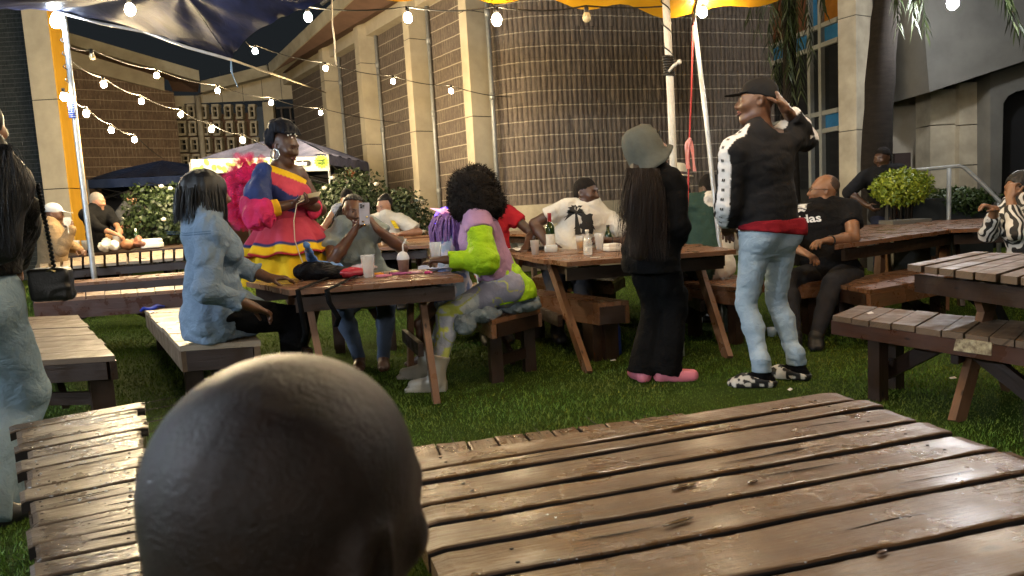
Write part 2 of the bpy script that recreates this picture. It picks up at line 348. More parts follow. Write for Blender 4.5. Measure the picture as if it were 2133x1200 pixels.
def grass():
    # short turf blades over the visible lawn, denser near the camera
    n = 260000
    y = 1.0 + 10.5 * rng.random(n) ** 1.35; x = (rng.random(n) * 2 - 1) * (.85 * y + .6) + 0.02 * y
    z = np.array([g(a, b) for a, b in zip(x, y)])
    cl = .5 + .5 * np.sin(x * 2.7 + 1.3 * np.sin(y * 2.1)) * np.sin(y * 3.3 + np.sin(x * 1.7)); h = (.009 + .014 * rng.random(n)) * (.75 + .5 * cl); w = .0025 + .0011 * y / 3
    a = rng.random(n) * 2 * np.pi; le = h * (.3 + .9 * rng.random(n)); la = rng.random(n) * 2 * np.pi
    dx, dy = np.cos(a) * w, np.sin(a) * w
    V = np.empty((n, 3, 3)); V[:, 0] = np.stack([x - dx, y - dy, z - .004], 1); V[:, 1] = np.stack([x + dx, y + dy, z - .004], 1)
    V[:, 2] = np.stack([x + np.cos(la) * le, y + np.sin(la) * le, z + h], 1)
    me = bpy.data.meshes.new('grass'); me.vertices.add(3 * n); me.vertices.foreach_set('co', V.ravel())
    me.loops.add(3 * n); me.loops.foreach_set('vertex_index', np.arange(3 * n, dtype=np.int32)); me.polygons.add(n)
    me.polygons.foreach_set('loop_start', np.arange(0, 3 * n, 3, dtype=np.int32)); me.polygons.foreach_set('loop_total', np.full(n, 3, np.int32))
    me.update(calc_edges=True)
    m, nt, b, tc = newmat('grass_blades'); geo = nt.nodes.new('ShaderNodeNewGeometry'); co = tc.outputs['Object']
    c = _mix(nt, geo.outputs['Random Per Island'], (.065, .145, .014), (.15, .25, .03))
    c = _mix(nt, _ramp(nt, _noise(nt, co, 1.3, 4), .4, .65), c, (.12, .15, .022))
    nt.links.new(c, b.inputs['Base Color']); b.inputs['Roughness'].default_value = .6; b.inputs['Specular IOR Level'].default_value = .25
    me.materials.append(m); o = bpy.data.objects.new('grass_blades', me); COL.objects.link(o); tag(o, kind='stuff', label='short green turf covering the courtyard ground', cat='grass')
grass()

# ---- right wing: brick bays between beige piers, curved brick corner, flat brick wall
A = D(1008, 440, 12.3); A[2] = 0; B = D(640, 460, 19.5); B[2] = 0
RD = unit(B - A); RN = np.array([-RD[1], RD[0], 0.]); RN = RN if RN[1] < 0 else -RN      # RN points into the courtyard
C1 = D(1238, 430, 11.9); C1[2] = 0; C2 = D(1640, 400, 13.0); C2[2] = 0; FD = unit(C2 - C1)
_s = np.linalg.solve(np.array([[-RD[0], -FD[0]], [-RD[1], -FD[1]]]), (C1 - A)[:2]); T0 = A - RD * _s[0]
def wall_strip(mb, pts, z0, z1, u0=0., m=0, rows=1, smooth=False):
    pts = [np.asarray(p, float) for p in pts]; L = u0
    z1s = z1 if isinstance(z1, (list, tuple)) else [z1] * len(pts)
    for i in range(len(pts) - 1):
        a, b = pts[i], pts[i + 1]; l = np.linalg.norm((b - a)[:2])
        mb.face([(a[0], a[1], z0), (b[0], b[1], z0), (b[0], b[1], z1s[i + 1]), (a[0], a[1], z1s[i])], [(L, z0), (L + l, z0), (L + l, z1s[i + 1]), (L, z1s[i])], m, smooth); L += l
    return L
rw = empty('brick_wing', 'long brown brick wing with beige piers running back along the right of the courtyard', 'building', A)
mb = MB(); wall_strip(mb, [B + RD * .3, A], -.1, [5.1, 5.2]); o = mb.build('brick_wall', M['brick_brown'], rw)
# curved corner and flat wall with every upright brick modelled as a rib
def ribs():
    path = []
    for i in range(200): t = i / 199; path.append((1 - t) ** 2 * A + 2 * t * (1 - t) * T0 + t * t * C1)
    path += [C1 + (C2 - C1) * t for t in np.linspace(0, 1, 200)[1:]]
    path = np.array(path); s = np.concatenate([[0], np.cumsum(np.linalg.norm(np.diff(path, axis=0), axis=1))])
    def at(q): return np.array([np.interp(q, s, path[:, k]) for k in range(3)])
    mb = MB(); bw = .083; k = int(s[-1] / bw); nrow = 25
    for i in range(k):
        q = i * bw; p0, p1 = at(q), at(q + bw); t = unit(p1 - p0); n = np.array([t[1], -t[0], 0])
        for r in range(nrow):
            j = rng.normal(0, .006); tw = rng.normal(0, .0035); z0 = 1.2 + r * .232; z1 = z0 + .232
            prof = [(0.0, -.012), (.10, .004 + j + tw), (.5, .012 + j), (.90, .004 + j - tw), (1, -.012)]
            for (a0, d0), (a1, d1) in zip(prof[:-1], prof[1:]):
                e0 = p0 + (p1 - p0) * a0 + n * d0; e1 = p0 + (p1 - p0) * a1 + n * d1
                mb.face([(e0[0], e0[1], z0), (e1[0], e1[1], z0), (e1[0], e1[1], z1), (e0[0], e0[1], z1)], [(q + bw * a0, z0 + .011), (q + bw * a1, z0 + .011), (q + bw * a1, z1 + .011), (q + bw * a0, z1 + .011)])
    mb.build('curved_brick_wall', M['brick_brown'], rw)
    mb = MB(); pts = [at(q) + np.array([0, 0, 0]) for q in np.linspace(0, s[-1], 90)]
    pr = [p + np.array([unit(pts[min(i + 1, 89)] - pts[max(i - 1, 0)])[1], -unit(pts[min(i + 1, 89)] - pts[max(i - 1, 0)])[0], 0]) * .05 for i, p in enumerate(pts)]
    wall_strip(mb, pr, -.1, 1.2, smooth=True)
    for a, b, c, d in zip(pr[:-1], pr[1:], pts[1:], pts[:-1]): mb.face([(a[0], a[1], 1.2), (b[0], b[1], 1.2), (c[0], c[1], 1.2), (d[0], d[1], 1.2)])
    mb.build('plinth', M['plinth'], rw)
ribs()
def ztop(s): return 5.22 - .01 * s     # roof line of the wing falls towards the back
for u in (986, 866, 761, 684):
    e = onplane(u, 250, A + RN * .37, RD); e[2] = 0; mb = MB(); sdist = np.dot(e - A, RD); zt = ztop(sdist) + .02
    zs = [-.1, 1.02, 2.66, 4.30, zt]
    for z0, z1 in zip(zs[:-1], zs[1:]):
        c = e + RD * .11 - RN * .185; mb.box(c + np.array([0, 0, (z0 + z1) / 2]), (.11, .20, (z1 - z0) / 2 - .007), (RD, RN, (0, 0, 1)))
    mb.box(c + np.array([0, 0, zt / 2]), (.10, .19, zt / 2), (RD, RN, (0, 0, 1)), 1)
    mb.build('pier', [M['concrete'], M['black_metal']], rw)
    pp = e - RD * .10 - RN * .32; mb = MB(); mb.tube([pp + np.array([0, 0, .1]), pp + np.array([0, 0, zt])], .035, 8)
    for z in (1.5, 2.9, 4.2): mb.tube([pp + np.array([0, 0, z]), pp + np.array([0, 0, z + .12])], .046, 8)
    mb.build('downpipe', M['rail'], rw)
# beam along the wall head, soffit and fascia
def strip3(mb, a, b, off0, off1, za0, zb0, za1, zb1, m=0):
    p = [a + RN * off0, b + RN * off0, b + RN * off1, a + RN * off1]; z = (za0, zb0, zb1, za1)
    mb.face([(q[0], q[1], zz) for q, zz in zip(p, z)], None, m)
E0 = A - RD * 3.0; E1 = B + RD * .3; L1 = np.linalg.norm(E1 - A)
mb = MB(); za, zb = ztop(-3.0), ztop(L1)
strip3(mb, E0, E1, .22, .22, za - .34, zb - .34, za, zb); strip3(mb, E0, E1, 0, .22, za - .34, zb - .34, za - .34, zb - .34); mb.build('wall_beam', M['concrete'], rw)
F1 = A + RD * 7.7; fz = lambda s: 5.34 - .075 * s; s1 = 7.7
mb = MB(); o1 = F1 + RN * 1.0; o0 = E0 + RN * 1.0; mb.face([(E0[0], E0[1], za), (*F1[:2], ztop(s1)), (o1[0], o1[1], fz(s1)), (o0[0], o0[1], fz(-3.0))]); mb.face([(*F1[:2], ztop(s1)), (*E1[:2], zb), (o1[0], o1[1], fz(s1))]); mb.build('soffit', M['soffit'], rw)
mb = MB(); quad_slab(mb, [(o0[0], o0[1], fz(-3.0) - .01), (o1[0], o1[1], fz(s1) - .01), (o1[0], o1[1], fz(s1) + .26), (o0[0], o0[1], fz(-3.0) + .26)], -RN * .25); mb.build('fascia', M['roofband'], rw)
tagless = None
# ---- back wall of the courtyard with the precast screen
bk = empty('screen_wall', 'beige back wall with a pierced concrete screen and dark windows at the courtyard end', 'building', D(500, 440, 19.5))
BA = D(355, 440, 19.6); BB = D(660, 440, 19.9); BD = unit(np.array([BB[0] - BA[0], BB[1] - BA[1], 0]))
BNn = np.array([BD[1], -BD[0], 0.])
def bkp(u, v, off=0.): return onplane(u, v, BA + BNn * off, BD)
def bkbox(mb, u0, v0, u1, v1, off, th, m=0):   # a box seen from (u0,v0) to (u1,v1) in the photo, standing off the wall plane by off
    um = (u0 + u1) / 2; a = bkp(u0, (v0 + v1) / 2, off); b = bkp(u1, (v0 + v1) / 2, off); zt = bkp(um, v0, off)[2]; zb = bkp(um, v1, off)[2]
    q = [(a[0], a[1], zb), (b[0], b[1], zb), (b[0], b[1], zt), (a[0], a[1], zt)]; quad_slab(mb, q, -BNn * th, m)
mb = MB(); tp = [bkp(350, 200), bkp(412, 199), bkp(470, 180), bkp(560, 156), bkp(640, 132), bkp(668, 124)]; zl = bkp(460, 213)[2]; mb.face([(tp[0][0], tp[0][1], zl), (tp[-1][0], tp[-1][1], zl)] + tp[::-1]); wall_strip(mb, [BA - BD * .6, BA + BD * .1], -.1, 4.6); mb.build('upper_wall', M['concrete'], bk)
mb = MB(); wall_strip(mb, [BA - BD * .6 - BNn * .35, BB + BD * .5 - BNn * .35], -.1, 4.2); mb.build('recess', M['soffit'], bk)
for ua, ub in ((365, 383), (389, 405), (416, 430), (440, 455), (466, 481), (491, 505), (517, 531)):
    for k in range(6):
        va = 217 + k * 34.5; vb = va + 31; mb = MB(); sh = (k * 34) * .11; a_, b_ = ua + sh, ub + sh
        for (x0, y0, x1, y1) in ((a_, va, b_, va + 5), (a_, vb - 5, b_, vb), (a_, va + 5, a_ + 3.6, vb - 5), (b_ - 3.6, va + 5, b_, vb - 5)): bkbox(mb, x0, y0, x1, y1, .05, .25)
        bkbox(mb, a_ + 3.6, va + 13, b_ - 3.6, va + 15, 0, .1); bkbox(mb, a_ + 3.6, va + 5, b_ - 3.6, vb - 5, -.12, .03, 1)
        mb.build('screen_block', [M['stone'], M['glass_dark']], bk)
for (u0, u1, v0) in ((536, 553, 222),):
    mb = MB(); bkbox(mb, u0, v0, u1 + 10, 420, -.1, .05); mb.build('blue_panel', mat('dark_blue_panel', (.03, .045, .07), .5), bk)
mb = MB(); bkbox(mb, 556, 212, 577, 430, .05, .3); mb.build('pier', M['concrete'], bk)
mb = MB(); bkbox(mb, 630, 205, 662, 430, .03, .3); mb.build('pier', M['concrete'], bk)
mb = MB(); bkbox(mb, 575, 222, 640, 430, -.2, .05)
win = mb.build('window', M['glass_dark'], bk); mb = MB()
for i in range(4): bkbox(mb, 575 + i * 18, 222, 578 + i * 18, 430, -.12, .07)
for v in (222, 250, 278, 306, 334): bkbox(mb, 575, v, 640, v + 3, -.115, .07)
mb.build('frame', mat('dark_window_frame', (.06, .045, .035), .6), win)
for u in (460, 504, 545, 585): mb = MB(); bkbox(mb, u, 150, u + 1.0, 214, .004, .01); mb.build('joint', M['black_metal'], bk)
mb = MB(); q = [bkp(410, 190, .15), bkp(414, 260, .15), bkp(424, 335, .15)]; mb.tube([bkp(411, 200, .15), (q[0][0], q[0][1], 3.5), (q[0][0], q[0][1], 0)], .075, 10); mb.build('downpipe', M['stone'], bk)
# roof over the back wall
mb = MB(); BO = .9
t0, t1, b0, b1 = bkp(418, 169, BO), bkp(556, 135, BO), bkp(418, 193, BO), bkp(559, 157, BO)
quad_slab(mb, [b0, b1, t1, t0], -BNn * .25); w0 = bkp(405, 199, 0); w1 = bkp(640, 132, 0)
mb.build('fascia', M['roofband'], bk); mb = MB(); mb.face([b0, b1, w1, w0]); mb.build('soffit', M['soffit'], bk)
# ---- left wing
LA = D(100, 300, 17.4); LB = D(362, 300, 19.0); LDv = unit(np.array([LB[0] - LA[0], LB[1] - LA[1], 0])); LN = np.array([LDv[1], -LDv[0], 0.])
def lp(u, v, off=0.): return onplane(u, v, LA + LN * off, LDv)
lw = empty('brick_wing', 'red brown brick wing under a sloping roof at the far left of the courtyard', 'building', LA)
a, b = lp(100, 126), lp(362, 192); mb = MB(); l = np.linalg.norm((b - a)[:2])
mb.face([(a[0], a[1], -.1), (b[0], b[1], -.1), b, a], [(0, -.1), (l, -.1), (l, b[2]), (0, a[2])]); c = b - LN * .8; mb.face([(b[0], b[1], -.1), (c[0], c[1], -.1), (c[0], c[1], b[2]), b], [(l, -.1), (l + .8, -.1), (l + .8, b[2]), (l, b[2])])
mb.build('brick_wall', M['brick_red'], lw)
mb = MB(); quad_slab(mb, [lp(100, 128, .12), lp(343, 189, .12), lp(341, 152, .12), lp(100, 88, .12)], -LN * .3); mb.build('wall_beam', M['concrete'], lw)
mb = MB(); quad_slab(mb, [lp(95, 78, 1.1), lp(416, 169, 1.1), lp(414, 147, 1.1), lp(95, 54, 1.1)], -LN * .25); mb.build('fascia', M['roofband'], lw)
mb = MB(); mb.face([lp(95, 78, 1.1), lp(416, 169, 1.1), lp(362, 170, .0), lp(100, 92, .0)]); e0, e1 = lp(416, 169, 1.1), lp(416, 169, 1.1) - LN * 2.0; mb.face([lp(343, 150, .1), lp(416, 169, 1.1), bkp(412, 192, .2), bkp(360, 190, 0.1)])
mb.build('soffit', M['soffit'], lw)
# ---- dark glazed wall and the big column at the left edge
lw2 = empty('glazed_wall', 'dark grey glazed brick wall left of the big beige column', 'wall', D(-40, 440, 13.3))
a, b = D(-260, 300, 13.3), D(110, 300, 13.3); mb = MB(); l = b[0] - a[0]
mb.face([(a[0], a[1], -.1), (b[0], b[1], -.1), (b[0], b[1], 6.5), (a[0], a[1], 6.5)], [(0, -.1), (l, -.1), (l, 6.5), (0, 6.5)]); mb.build('brick_face', M['brick_dark'], lw2)
cl = empty('column', 'tall beige rendered column with a yellow side at the left edge of the courtyard', 'column', D(110, 440, 12.9))
e0 = D(66, 200, 12.9); e1 = D(118, 200, 12.9); w = e1[0] - e0[0]; mb = MB()
zs = [-.1, D(90, 395, 12.9)[2], D(90, 208, 12.9)[2], 5.6]
for z0, z1 in zip(zs[:-1], zs[1:]): mb.box(((e0[0] + e1[0]) / 2, 12.9 + .27, (z0 + z1) / 2), (w / 2, .27, (z1 - z0) / 2 - .008))
mb.box(((e0[0] + e1[0]) / 2, 12.9 + .27, 2.8), (w / 2 - .02, .25, 2.7), None, 1); mb.build('shaft', [M['concrete'], M['black_metal']], cl)
mb = MB(); x1 = e1[0] + .012
for z0, z1 in zip(zs[:-1], zs[1:]): mb.box((x1, 12.9 + .275, (z0 + z1) / 2), (.012, .262, (z1 - z0) / 2 - .008))
mb.build('yellow_side', M['yellow_panel'], cl)
# ---- stained glass window wall and column at the right
ww = empty('window_wall', 'tall window wall with blue and orange glass panes beside the right column', 'window', D(1690, 440, 12.2))
WA = D(1610, 300, 13.0); WB = D(1752, 300, 11.2); WD = unit(np.array([WB[0] - WA[0], WB[1] - WA[1], 0])); WN = np.array([WD[1], -WD[0], 0.])
def wp(u, v, off=0.): return onplane(u, v, WA + WN * off, WD)
zt = [wp(1745, v)[2] for v in (42, 84, 230, 268)]; us = [1600, 1693, 1716, 1752]; xs = [wp(u, 200) for u in us]
zz = [0] + zt[::-1] + [7.5]
cols = [['glass_dark'] * 3, ['glass_dark', 'glass_dark', 'glass_blue'], ['glass_dark'] * 3, ['glass_blue', 'glass_dark', 'glass_blue'], ['glass_redbrown', 'glass_blue', 'glass_orange']]
for r in range(5):
    for c in range(3):
        a, b = xs[c], xs[c + 1]; mb = MB(); mb.face([(a[0], a[1], zz[r]), (b[0], b[1], zz[r]), (b[0], b[1], zz[r + 1]), (a[0], a[1], zz[r + 1])]); mb.build('pane', M[cols[r][c]], ww)
mb = MB()
for p in xs[1:3]: mb.beam((p[0], p[1], -.1) + WN * .03, (p[0], p[1], 7.5) + WN * .03, .07, .08, WN)
for z in zt: mb.beam(np.array([xs[0][0], xs[0][1], z]) + WN * .025, np.array([xs[3][0], xs[3][1], z]) + WN * .025, .075, .07, (0, 0, 1))
mb.build('frame', M['frame'], ww)
rc = empty('column', 'pale square column beside the stained glass window, right of the standing man', 'column', D(1768, 440, 11))
ca, cb = D(1747, 250, 11), D(1784, 250, 10.75); cd = unit(np.array([cb[0] - ca[0], cb[1] - ca[1], 0])); cn = np.array([cd[1], -cd[0], 0.]); cw = np.linalg.norm((cb - ca)[:2])
mb = MB(); zs = [-.1, wp(1765, 268)[2] - .05, D(1765, 40, 11)[2], 7.5]
for z0, z1 in zip(zs[:-1], zs[1:]): mid = (ca + cb) / 2 - cn * .2; mb.box((mid[0], mid[1], (z0 + z1) / 2), (cw / 2, .2, (z1 - z0) / 2 - .007), (cd, cn, (0, 0, 1)))
mb.box((mid[0], mid[1], 3.5), (cw / 2 - .015, .185, 3.5), (cd, cn, (0, 0, 1)), 1); mb.build('shaft', [M['stone'], M['black_metal']], rc)
# ---- grey hall at the right: wall, porch slab, stone piers, dark doorway
hall = empty('grey_hall', 'grey concrete hall with stone piers and a dark arched doorway at the far right', 'building', D(1950, 440, 11.5))
mb = MB(); wall_strip(mb, [D(1780, 300, 12.2), D(2075, 300, 11.3)], -.1, 7.5); mb.build('wall', mat('hall_render', (.40, .36, .29), .9, .3, 2, .3, 50, .2), hall)
for (u0, u1, d) in ((1938, 1994, 11.1), (1998, 2062, 11.0)):
    mb = MB(); a, b = D(u0, 300, d), D(u1, 300, d); zj = [-.1, D(2000, 345, d)[2], D(2000, 258 if u0 < 1990 else 345, d)[2] + (.6 if u0 > 1990 else 0), D(1966 if u0 < 1990 else 2030, 185 if u0 < 1990 else 170, d)[2]]
    for z0, z1 in zip(zj[:-1], zj[1:]): mb.box(((a[0] + b[0]) / 2, d + .2, (z0 + z1) / 2), ((b[0] - a[0]) / 2, .2, (z1 - z0) / 2 - .008))
    mb.build('pier', M['stone'], hall)
# porch: upper block with a sloping lower edge
mb = MB(); d = 10.3; pts = [D(1936, 192, d), D(2400, 40, d), D(2400, -500, d), D(1880, -500, d)]; quad_slab(mb, pts, (0, 1.3, 0)); mb.build('porch_block', M['grey_concrete'], hall)
mb = MB(); d = 10.7; jamb = [D(2062, 470, d), D(2092, 470, d), D(2100, 300, d), D(2064, 300, d)]; quad_slab(mb, [D(2063, 480, d), D(2084, 480, d), D(2090, 215, d), D(2063, 215, d)], (0, .4, 0))
pa = [(2063, 215), (2090, 215), (2100, 200), (2118, 190), (2180, 178), (2180, 110), (2063, 150)]
vs = [D(u, v, d) for u, v in pa]; mb.raw(vs + [v + np.array([0, .4, 0]) for v in vs], [[0, 1, 2, 3, 4, 5, 6]] + [[i, (i + 1) % 7, (i + 1) % 7 + 7, i + 7] for i in range(7)], smooth=False); mb.build('arch_frame', M['grey_concrete'], hall)
mb = MB(); a, b = D(2070, 300, 11.15), D(2350, 300, 10.9); wall_strip(mb, [a, b], -.1, 4.5); mb.build('doorway', mat('doorway_dark', (.008, .008, .009), .7), hall)
pl = MB(); a, b = D(1862, 352, 11.6), D(1895, 318, 11.6); pl.box(((a[0] + b[0]) / 2, 11.6, (a[2] + b[2]) / 2), ((b[0] - a[0]) / 2, .03, (b[2] - a[2]) / 2)); tag(pl.build('wall_plaque', mat('plaque_dark', (.045, .03, .028), .5), None), 'dark square plaque on the grey hall wall behind the palm trunk', 'plaque')
# ---- palm trees
def leafmat(name, c1, c2, rough=.5):
    m, nt, b, tc = newmat(name); geo = nt.nodes.new('ShaderNodeNewGeometry')
    nt.links.new(_mix(nt, geo.outputs['Random Per Island'], c1, c2), b.inputs['Base Color']); b.inputs['Roughness'].default_value = rough; b.inputs['Specular IOR Level'].default_value = .35
    return m
M['palm'] = leafmat('palm_leaf', (.016, .028, .008), (.05, .065, .022)); M['bark'] = mat('palm_bark', (.020, .016, .013), .95, .5, 6, 1, 25, .2, sc3=(1, 1, 4))
def frond(mb, p0, p1, sag, L=.42, n=60):
    p0 = np.asarray(p0, float); p1 = np.asarray(p1, float); c = (p0 + p1) / 2 + np.array([0, 0, sag]); prev = None
    for i in range(n + 1):
        t = i / n; p = (1 - t) ** 2 * p0 + 2 * t * (1 - t) * c + t * t * p1; tg = unit(2 * (1 - t) * (c - p0) + 2 * t * (p1 - c)); sd = unit(np.cross(tg, (0.2, .3, 1)))
        if prev is not None and i % 3 == 0: mb.tube([pp, p], .012 * (1 - .6 * t), 5)
        if i % 3 == 0: pp = p
        prev = p
        if t < .08: continue
        for sgn in (-1, 1):
            l = L * (.55 + .45 * math.sin(math.pi * min(1, t * 1.05))) * rng.uniform(.75, 1.1); d = unit(sd * sgn * .5 + tg * .65 + np.array([0, 0, -.75]) + rng.normal(0, .13, 3)); d2 = unit(d + np.array([0, 0, -.7])); w = unit(np.cross(d, sd + rng.normal(0, .5, 3))) * .011
            a = p; b = p + d * l * .5; e = b + d2 * l * .5
            mb.face([a - w, a + w, b + w, b - w]); mb.face([b - w, b + w, e, e])
def palm(label, trunk, crown, fr, r):
    pt = empty('palm_tree', label, 'tree', G3(trunk[0])); mb = MB(); pts = []; n = 14
    for i in range(n + 1):
        q = i / n * (len(trunk) - 1); k = min(int(q), len(trunk) - 2); pts.append(trunk[k] + (trunk[k + 1] - trunk[k]) * (q - k))
    mb.tube(pts, [r * (1.15 - .25 * i / n) * (1 + .05 * math.sin(i * 2.3)) for i in range(n + 1)], 14); mb.build('trunk', M['bark'], pt)
    for p1, sag in fr: mb = MB(); frond(mb, crown, p1, sag); mb.build('frond', M['palm'], pt)
d = 9.3; tr = [D(1822, 470, d), D(1826, 300, d), D(1836, 120, d), D(1850, -20, d), D(1862, -330, d)]; tr[0][2] = 0; cr = tr[-1]
palm('dark leaning palm with a bare trunk in front of the grey hall', tr, cr, [(D(1870, 60, 9.0), .5), (D(1905, 48, 8.8), .55), (D(1930, 70, 9.6), .6), (D(2010, -60, 9.2), .5), (D(1760, -140, 9.5), .4), (D(1850, -100, 10), .5), (D(2115, 60, 8.8), 1.0), (D(2140, 100, 9.2), 1.0)], .165)
d = 10.2; tr = [D(1655, 470, d), D(1645, 200, d), D(1642, -340, d)]; tr[0][2] = 0
palm('palm with a drooping skirt of fronds behind the man in the track jacket', tr, tr[-1], [(D(1650, 215, 10.0), .5), (D(1615, 165, 10.1), .9), (D(1600, 120, 9.8), .8), (D(1668, 190, 9.9), .7), (D(1580, 60, 9.7), .8), (D(1690, 120, 10.0), .8), (D(1560, 40, 10), .7), (D(1640, 150, 9.7), .6), (D(1715, 20, 9.8), .6), (D(1625, 200, 10.3), .6)], .09)
# ---- shrubs
def shrub(label, name, c, rads, n, m, leaf=.05, stems=True, flowers=None, lump=.5):
    c = np.asarray(c, float); e = empty(name, label, 'shrub', (c[0], c[1], g(c[0], c[1]))); mb = MB(); lob = [(unit(rng.normal(size=3)), rng.uniform(.1, .45)) for _ in range(14)]
    for i in range(n):
        u = unit(rng.normal(size=3)); rr = (1 - abs(rng.normal(0, .17))) * (1 + lump * max((np.dot(u, q) ** 6) * s * 2 - .3 for q, s in lob))
        if rng.random() < .3: rr *= rng.uniform(.4, 1)
        p = c + u * np.array(rads) * rr
        if p[2] < g(p[0], p[1]) + .03: continue
        nrm = unit(u + rng.normal(0, .7, 3)); t = unit(np.cross(nrm, rng.normal(size=3))); s = np.cross(nrm, t); l = leaf * rng.uniform(.6, 1.3)
        mb.face([p, p + t * l * .5 + s * l * .28, p + t * l, p + t * l * .5 - s * l * .28])
    mb.build('foliage', m, e); mb = MB()
    for i in range(9): a = i * .7; mb.tube([(c[0] + .08 * math.cos(a), c[1] + .08 * math.sin(a), g(c[0], c[1])), (c[0] + rads[0] * .35 * math.cos(a), c[1] + rads[1] * .35 * math.sin(a), c[2]), (c[0] + rads[0] * .6 * math.cos(a), c[1] + rads[1] * .6 * math.sin(a), c[2] + rads[2] * .5)], .014, 5)
    mb.build('stem', M['bark'], e)
    if flowers:
        mb = MB()
        for i in range(flowers):
            u = unit(rng.normal(size=3)); u[1] = -abs(u[1]); p = c + u * np.array(rads) * 1.03; mb.ball(p, (.04, .04, .03), 6)
        mb.build('blossom', mat('white_blossom', (.7, .66, .55), .7), e)
    return e
M['leaf_dark'] = leafmat('shrub_leaf', (.010, .020, .006), (.032, .05, .016)); M['leaf_lime'] = leafmat('lime_leaf', (.10, .16, .012), (.30, .34, .03)); M['leaf_mid'] = leafmat('mid_leaf', (.02, .04, .012), (.05, .08, .02))
def at(u, v, d): return D(u, v, d)
shrub('dark rose shrub with white blossom left behind the woman in the denim shirt', 'shrub', at(350, 470, 10.6), (.62, .5, .58), 5200, M['leaf_dark'], .07, flowers=14)
shrub('leafy rose shrub with pale blossom behind the woman holding up a phone', 'shrub', at(735, 452, 10.8), (.62, .5, .66), 5200, M['leaf_dark'], .075, flowers=14)
shrub('low rose shrub right of the woman in the white and yellow shirt', 'shrub', at(835, 470, 10.8), (.45, .4, .52), 3600, M['leaf_dark'], .07, flowers=8)
shrub('dark shrub between the two gazebos in front of the back wall', 'shrub', at(640, 445, 12.2), (.5, .5, .55), 3000, M['leaf_dark'], .07, flowers=6)
shrub('clipped round shrub with bright yellow green leaves before the railing', 'shrub', at(1878, 390, 8.3), (.33, .3, .215), 4200, M['leaf_lime'], .045, lump=.12)
shrub('low dark green shrub beside the rail post under the stone piers', 'shrub', at(1990, 420, 8.9), (.42, .3, .17), 3400, M['leaf_mid'], .05)
pt = empty('planter', 'dark planter trough holding the two clipped shrubs by the railing', 'planter', at(1935, 440, 8.6)); mb = MB(); a, b = at(1850, 440, 8.5), at(2070, 440, 8.9)
quad_slab(mb, [(a[0], a[1], 0), (b[0], b[1], 0), (b[0], b[1], .98), (a[0], a[1], .98)], (0, .5, 0)); mb.build('trough', mat('planter_dark', (.05, .055, .06), .7), pt)
mb = MB(); q = at(1885, 450, 7.9); mb.box((q[0], q[1], .36), (.2, .14, .36)); mb.box((q[0], q[1], .75), (.21, .15, .03)); tag(mb.build('stone_block', M['grey_concrete'], None), 'low grey stone block in front of the clipped yellow green shrub', 'block')
hr = empty('handrail', 'grey tubular handrail bending down towards the arched doorway', 'railing', at(1975, 450, 8.3)); mb = MB()
mb.tube([at(1880, 356, 8.4), at(1925, 353, 8.35), at(1998, 346, 8.3), at(2010, 350, 8.28), at(2045, 382, 8.2), at(2095, 432, 8.1), at(2130, 460, 8.0)], .022, 8); mb.build('rail', M['rail'], hr)
for u, v in ((1977, 350), (2082, 422)): p = at(u, v, 8.25); mb = MB(); mb.tube([p, (p[0], p[1], 0)], .024, 8); mb.build('post', M['rail'], hr)

# ---- gazebos
def gazebo(label, cs, zc, apex, val, mtop, post_m, name='gazebo', sag=.12, legs=True):
    # cs: 4 corner (x,y); canopy panels rise to apex; val: valance height
    ctr = np.mean(np.array(cs), 0); e = empty(name, label, 'gazebo', (ctr[0], ctr[1], g(*ctr))); mb = MB(); ap = np.array(apex)
    for i in range(4):
        a = np.array([*cs[i], zc]); b = np.array([*cs[(i + 1) % 4], zc])
        def fn(u, v, a=a, b=b):
            ed = a + (b - a) * u; p = ed + (ap - ed) * v; s = math.sin(math.pi * u) * (1 - v) * v * 4 * .5; wv = .02 * math.sin(9 * u * math.pi + 4 * v) * (1 - v); p = p.copy(); p[2] -= sag * s * 1.5 - wv - .10 * (1 - v) * v; return p
        mb.grid(fn, 24, 14)
        def vf(u, v, a=a, b=b):
            ed = a + (b - a) * u; nn = unit(np.cross(b - a, (0, 0, 1))); return ed + np.array([0, 0, -val * v]) + nn * .012 * math.sin(u * 34) * v + nn * .004
        mb.grid(vf, 40, 3)
    mb.build('canopy', mtop, e)
    for i in range(4):
        x, y = cs[i]; mb = MB(); mb.tube([(x, y, g(x, y)), (x, y, zc)], .02, 6); mb.build('leg', post_m, e)
        a = np.array([*cs[i], zc - .12]); b = np.array([*cs[(i + 1) % 4], zc - .12]); m_ = (a + b) / 2; mb = MB()
        mb.tube([a, m_ - np.array([0, 0, .3]), b], .013, 6); mb.tube([a - np.array([0, 0, .35]), m_ + np.array([0, 0, .0]), b - np.array([0, 0, .35])], .013, 6); mb.build('truss', M['black_metal'], e)
    return e
M['navy_fab'] = cloth('navy_fabric', (.022, .035, .085), .33, .5); M['slate_fab'] = cloth('slate_fabric', (.12, .125, .20), .6, .45, col2=(.05, .058, .11)); M['slate_dark'] = cloth('dark_slate_fabric', (.03, .035, .06), .5, .4)
y1 = 14.3; a = D(182, 385, y1); b = D(410, 377, y1 + .3); ap = D(338, 333, y1 + 1.5); zc = (D(182, 372, y1)[2] + D(400, 365, y1)[2]) / 2
gazebo('small navy blue gazebo left of the pierced screen', [(a[0], a[1]), (b[0] + .3, b[1]), (b[0] + .5, b[1] + 2.7), (a[0] + .1, a[1] + 2.7)], zc, (ap[0], ap[1], D(338, 333, y1 + 1.4)[2]), .17, M['navy_fab'], M['pole'])
c = D(200, 384, y1 - .02); 
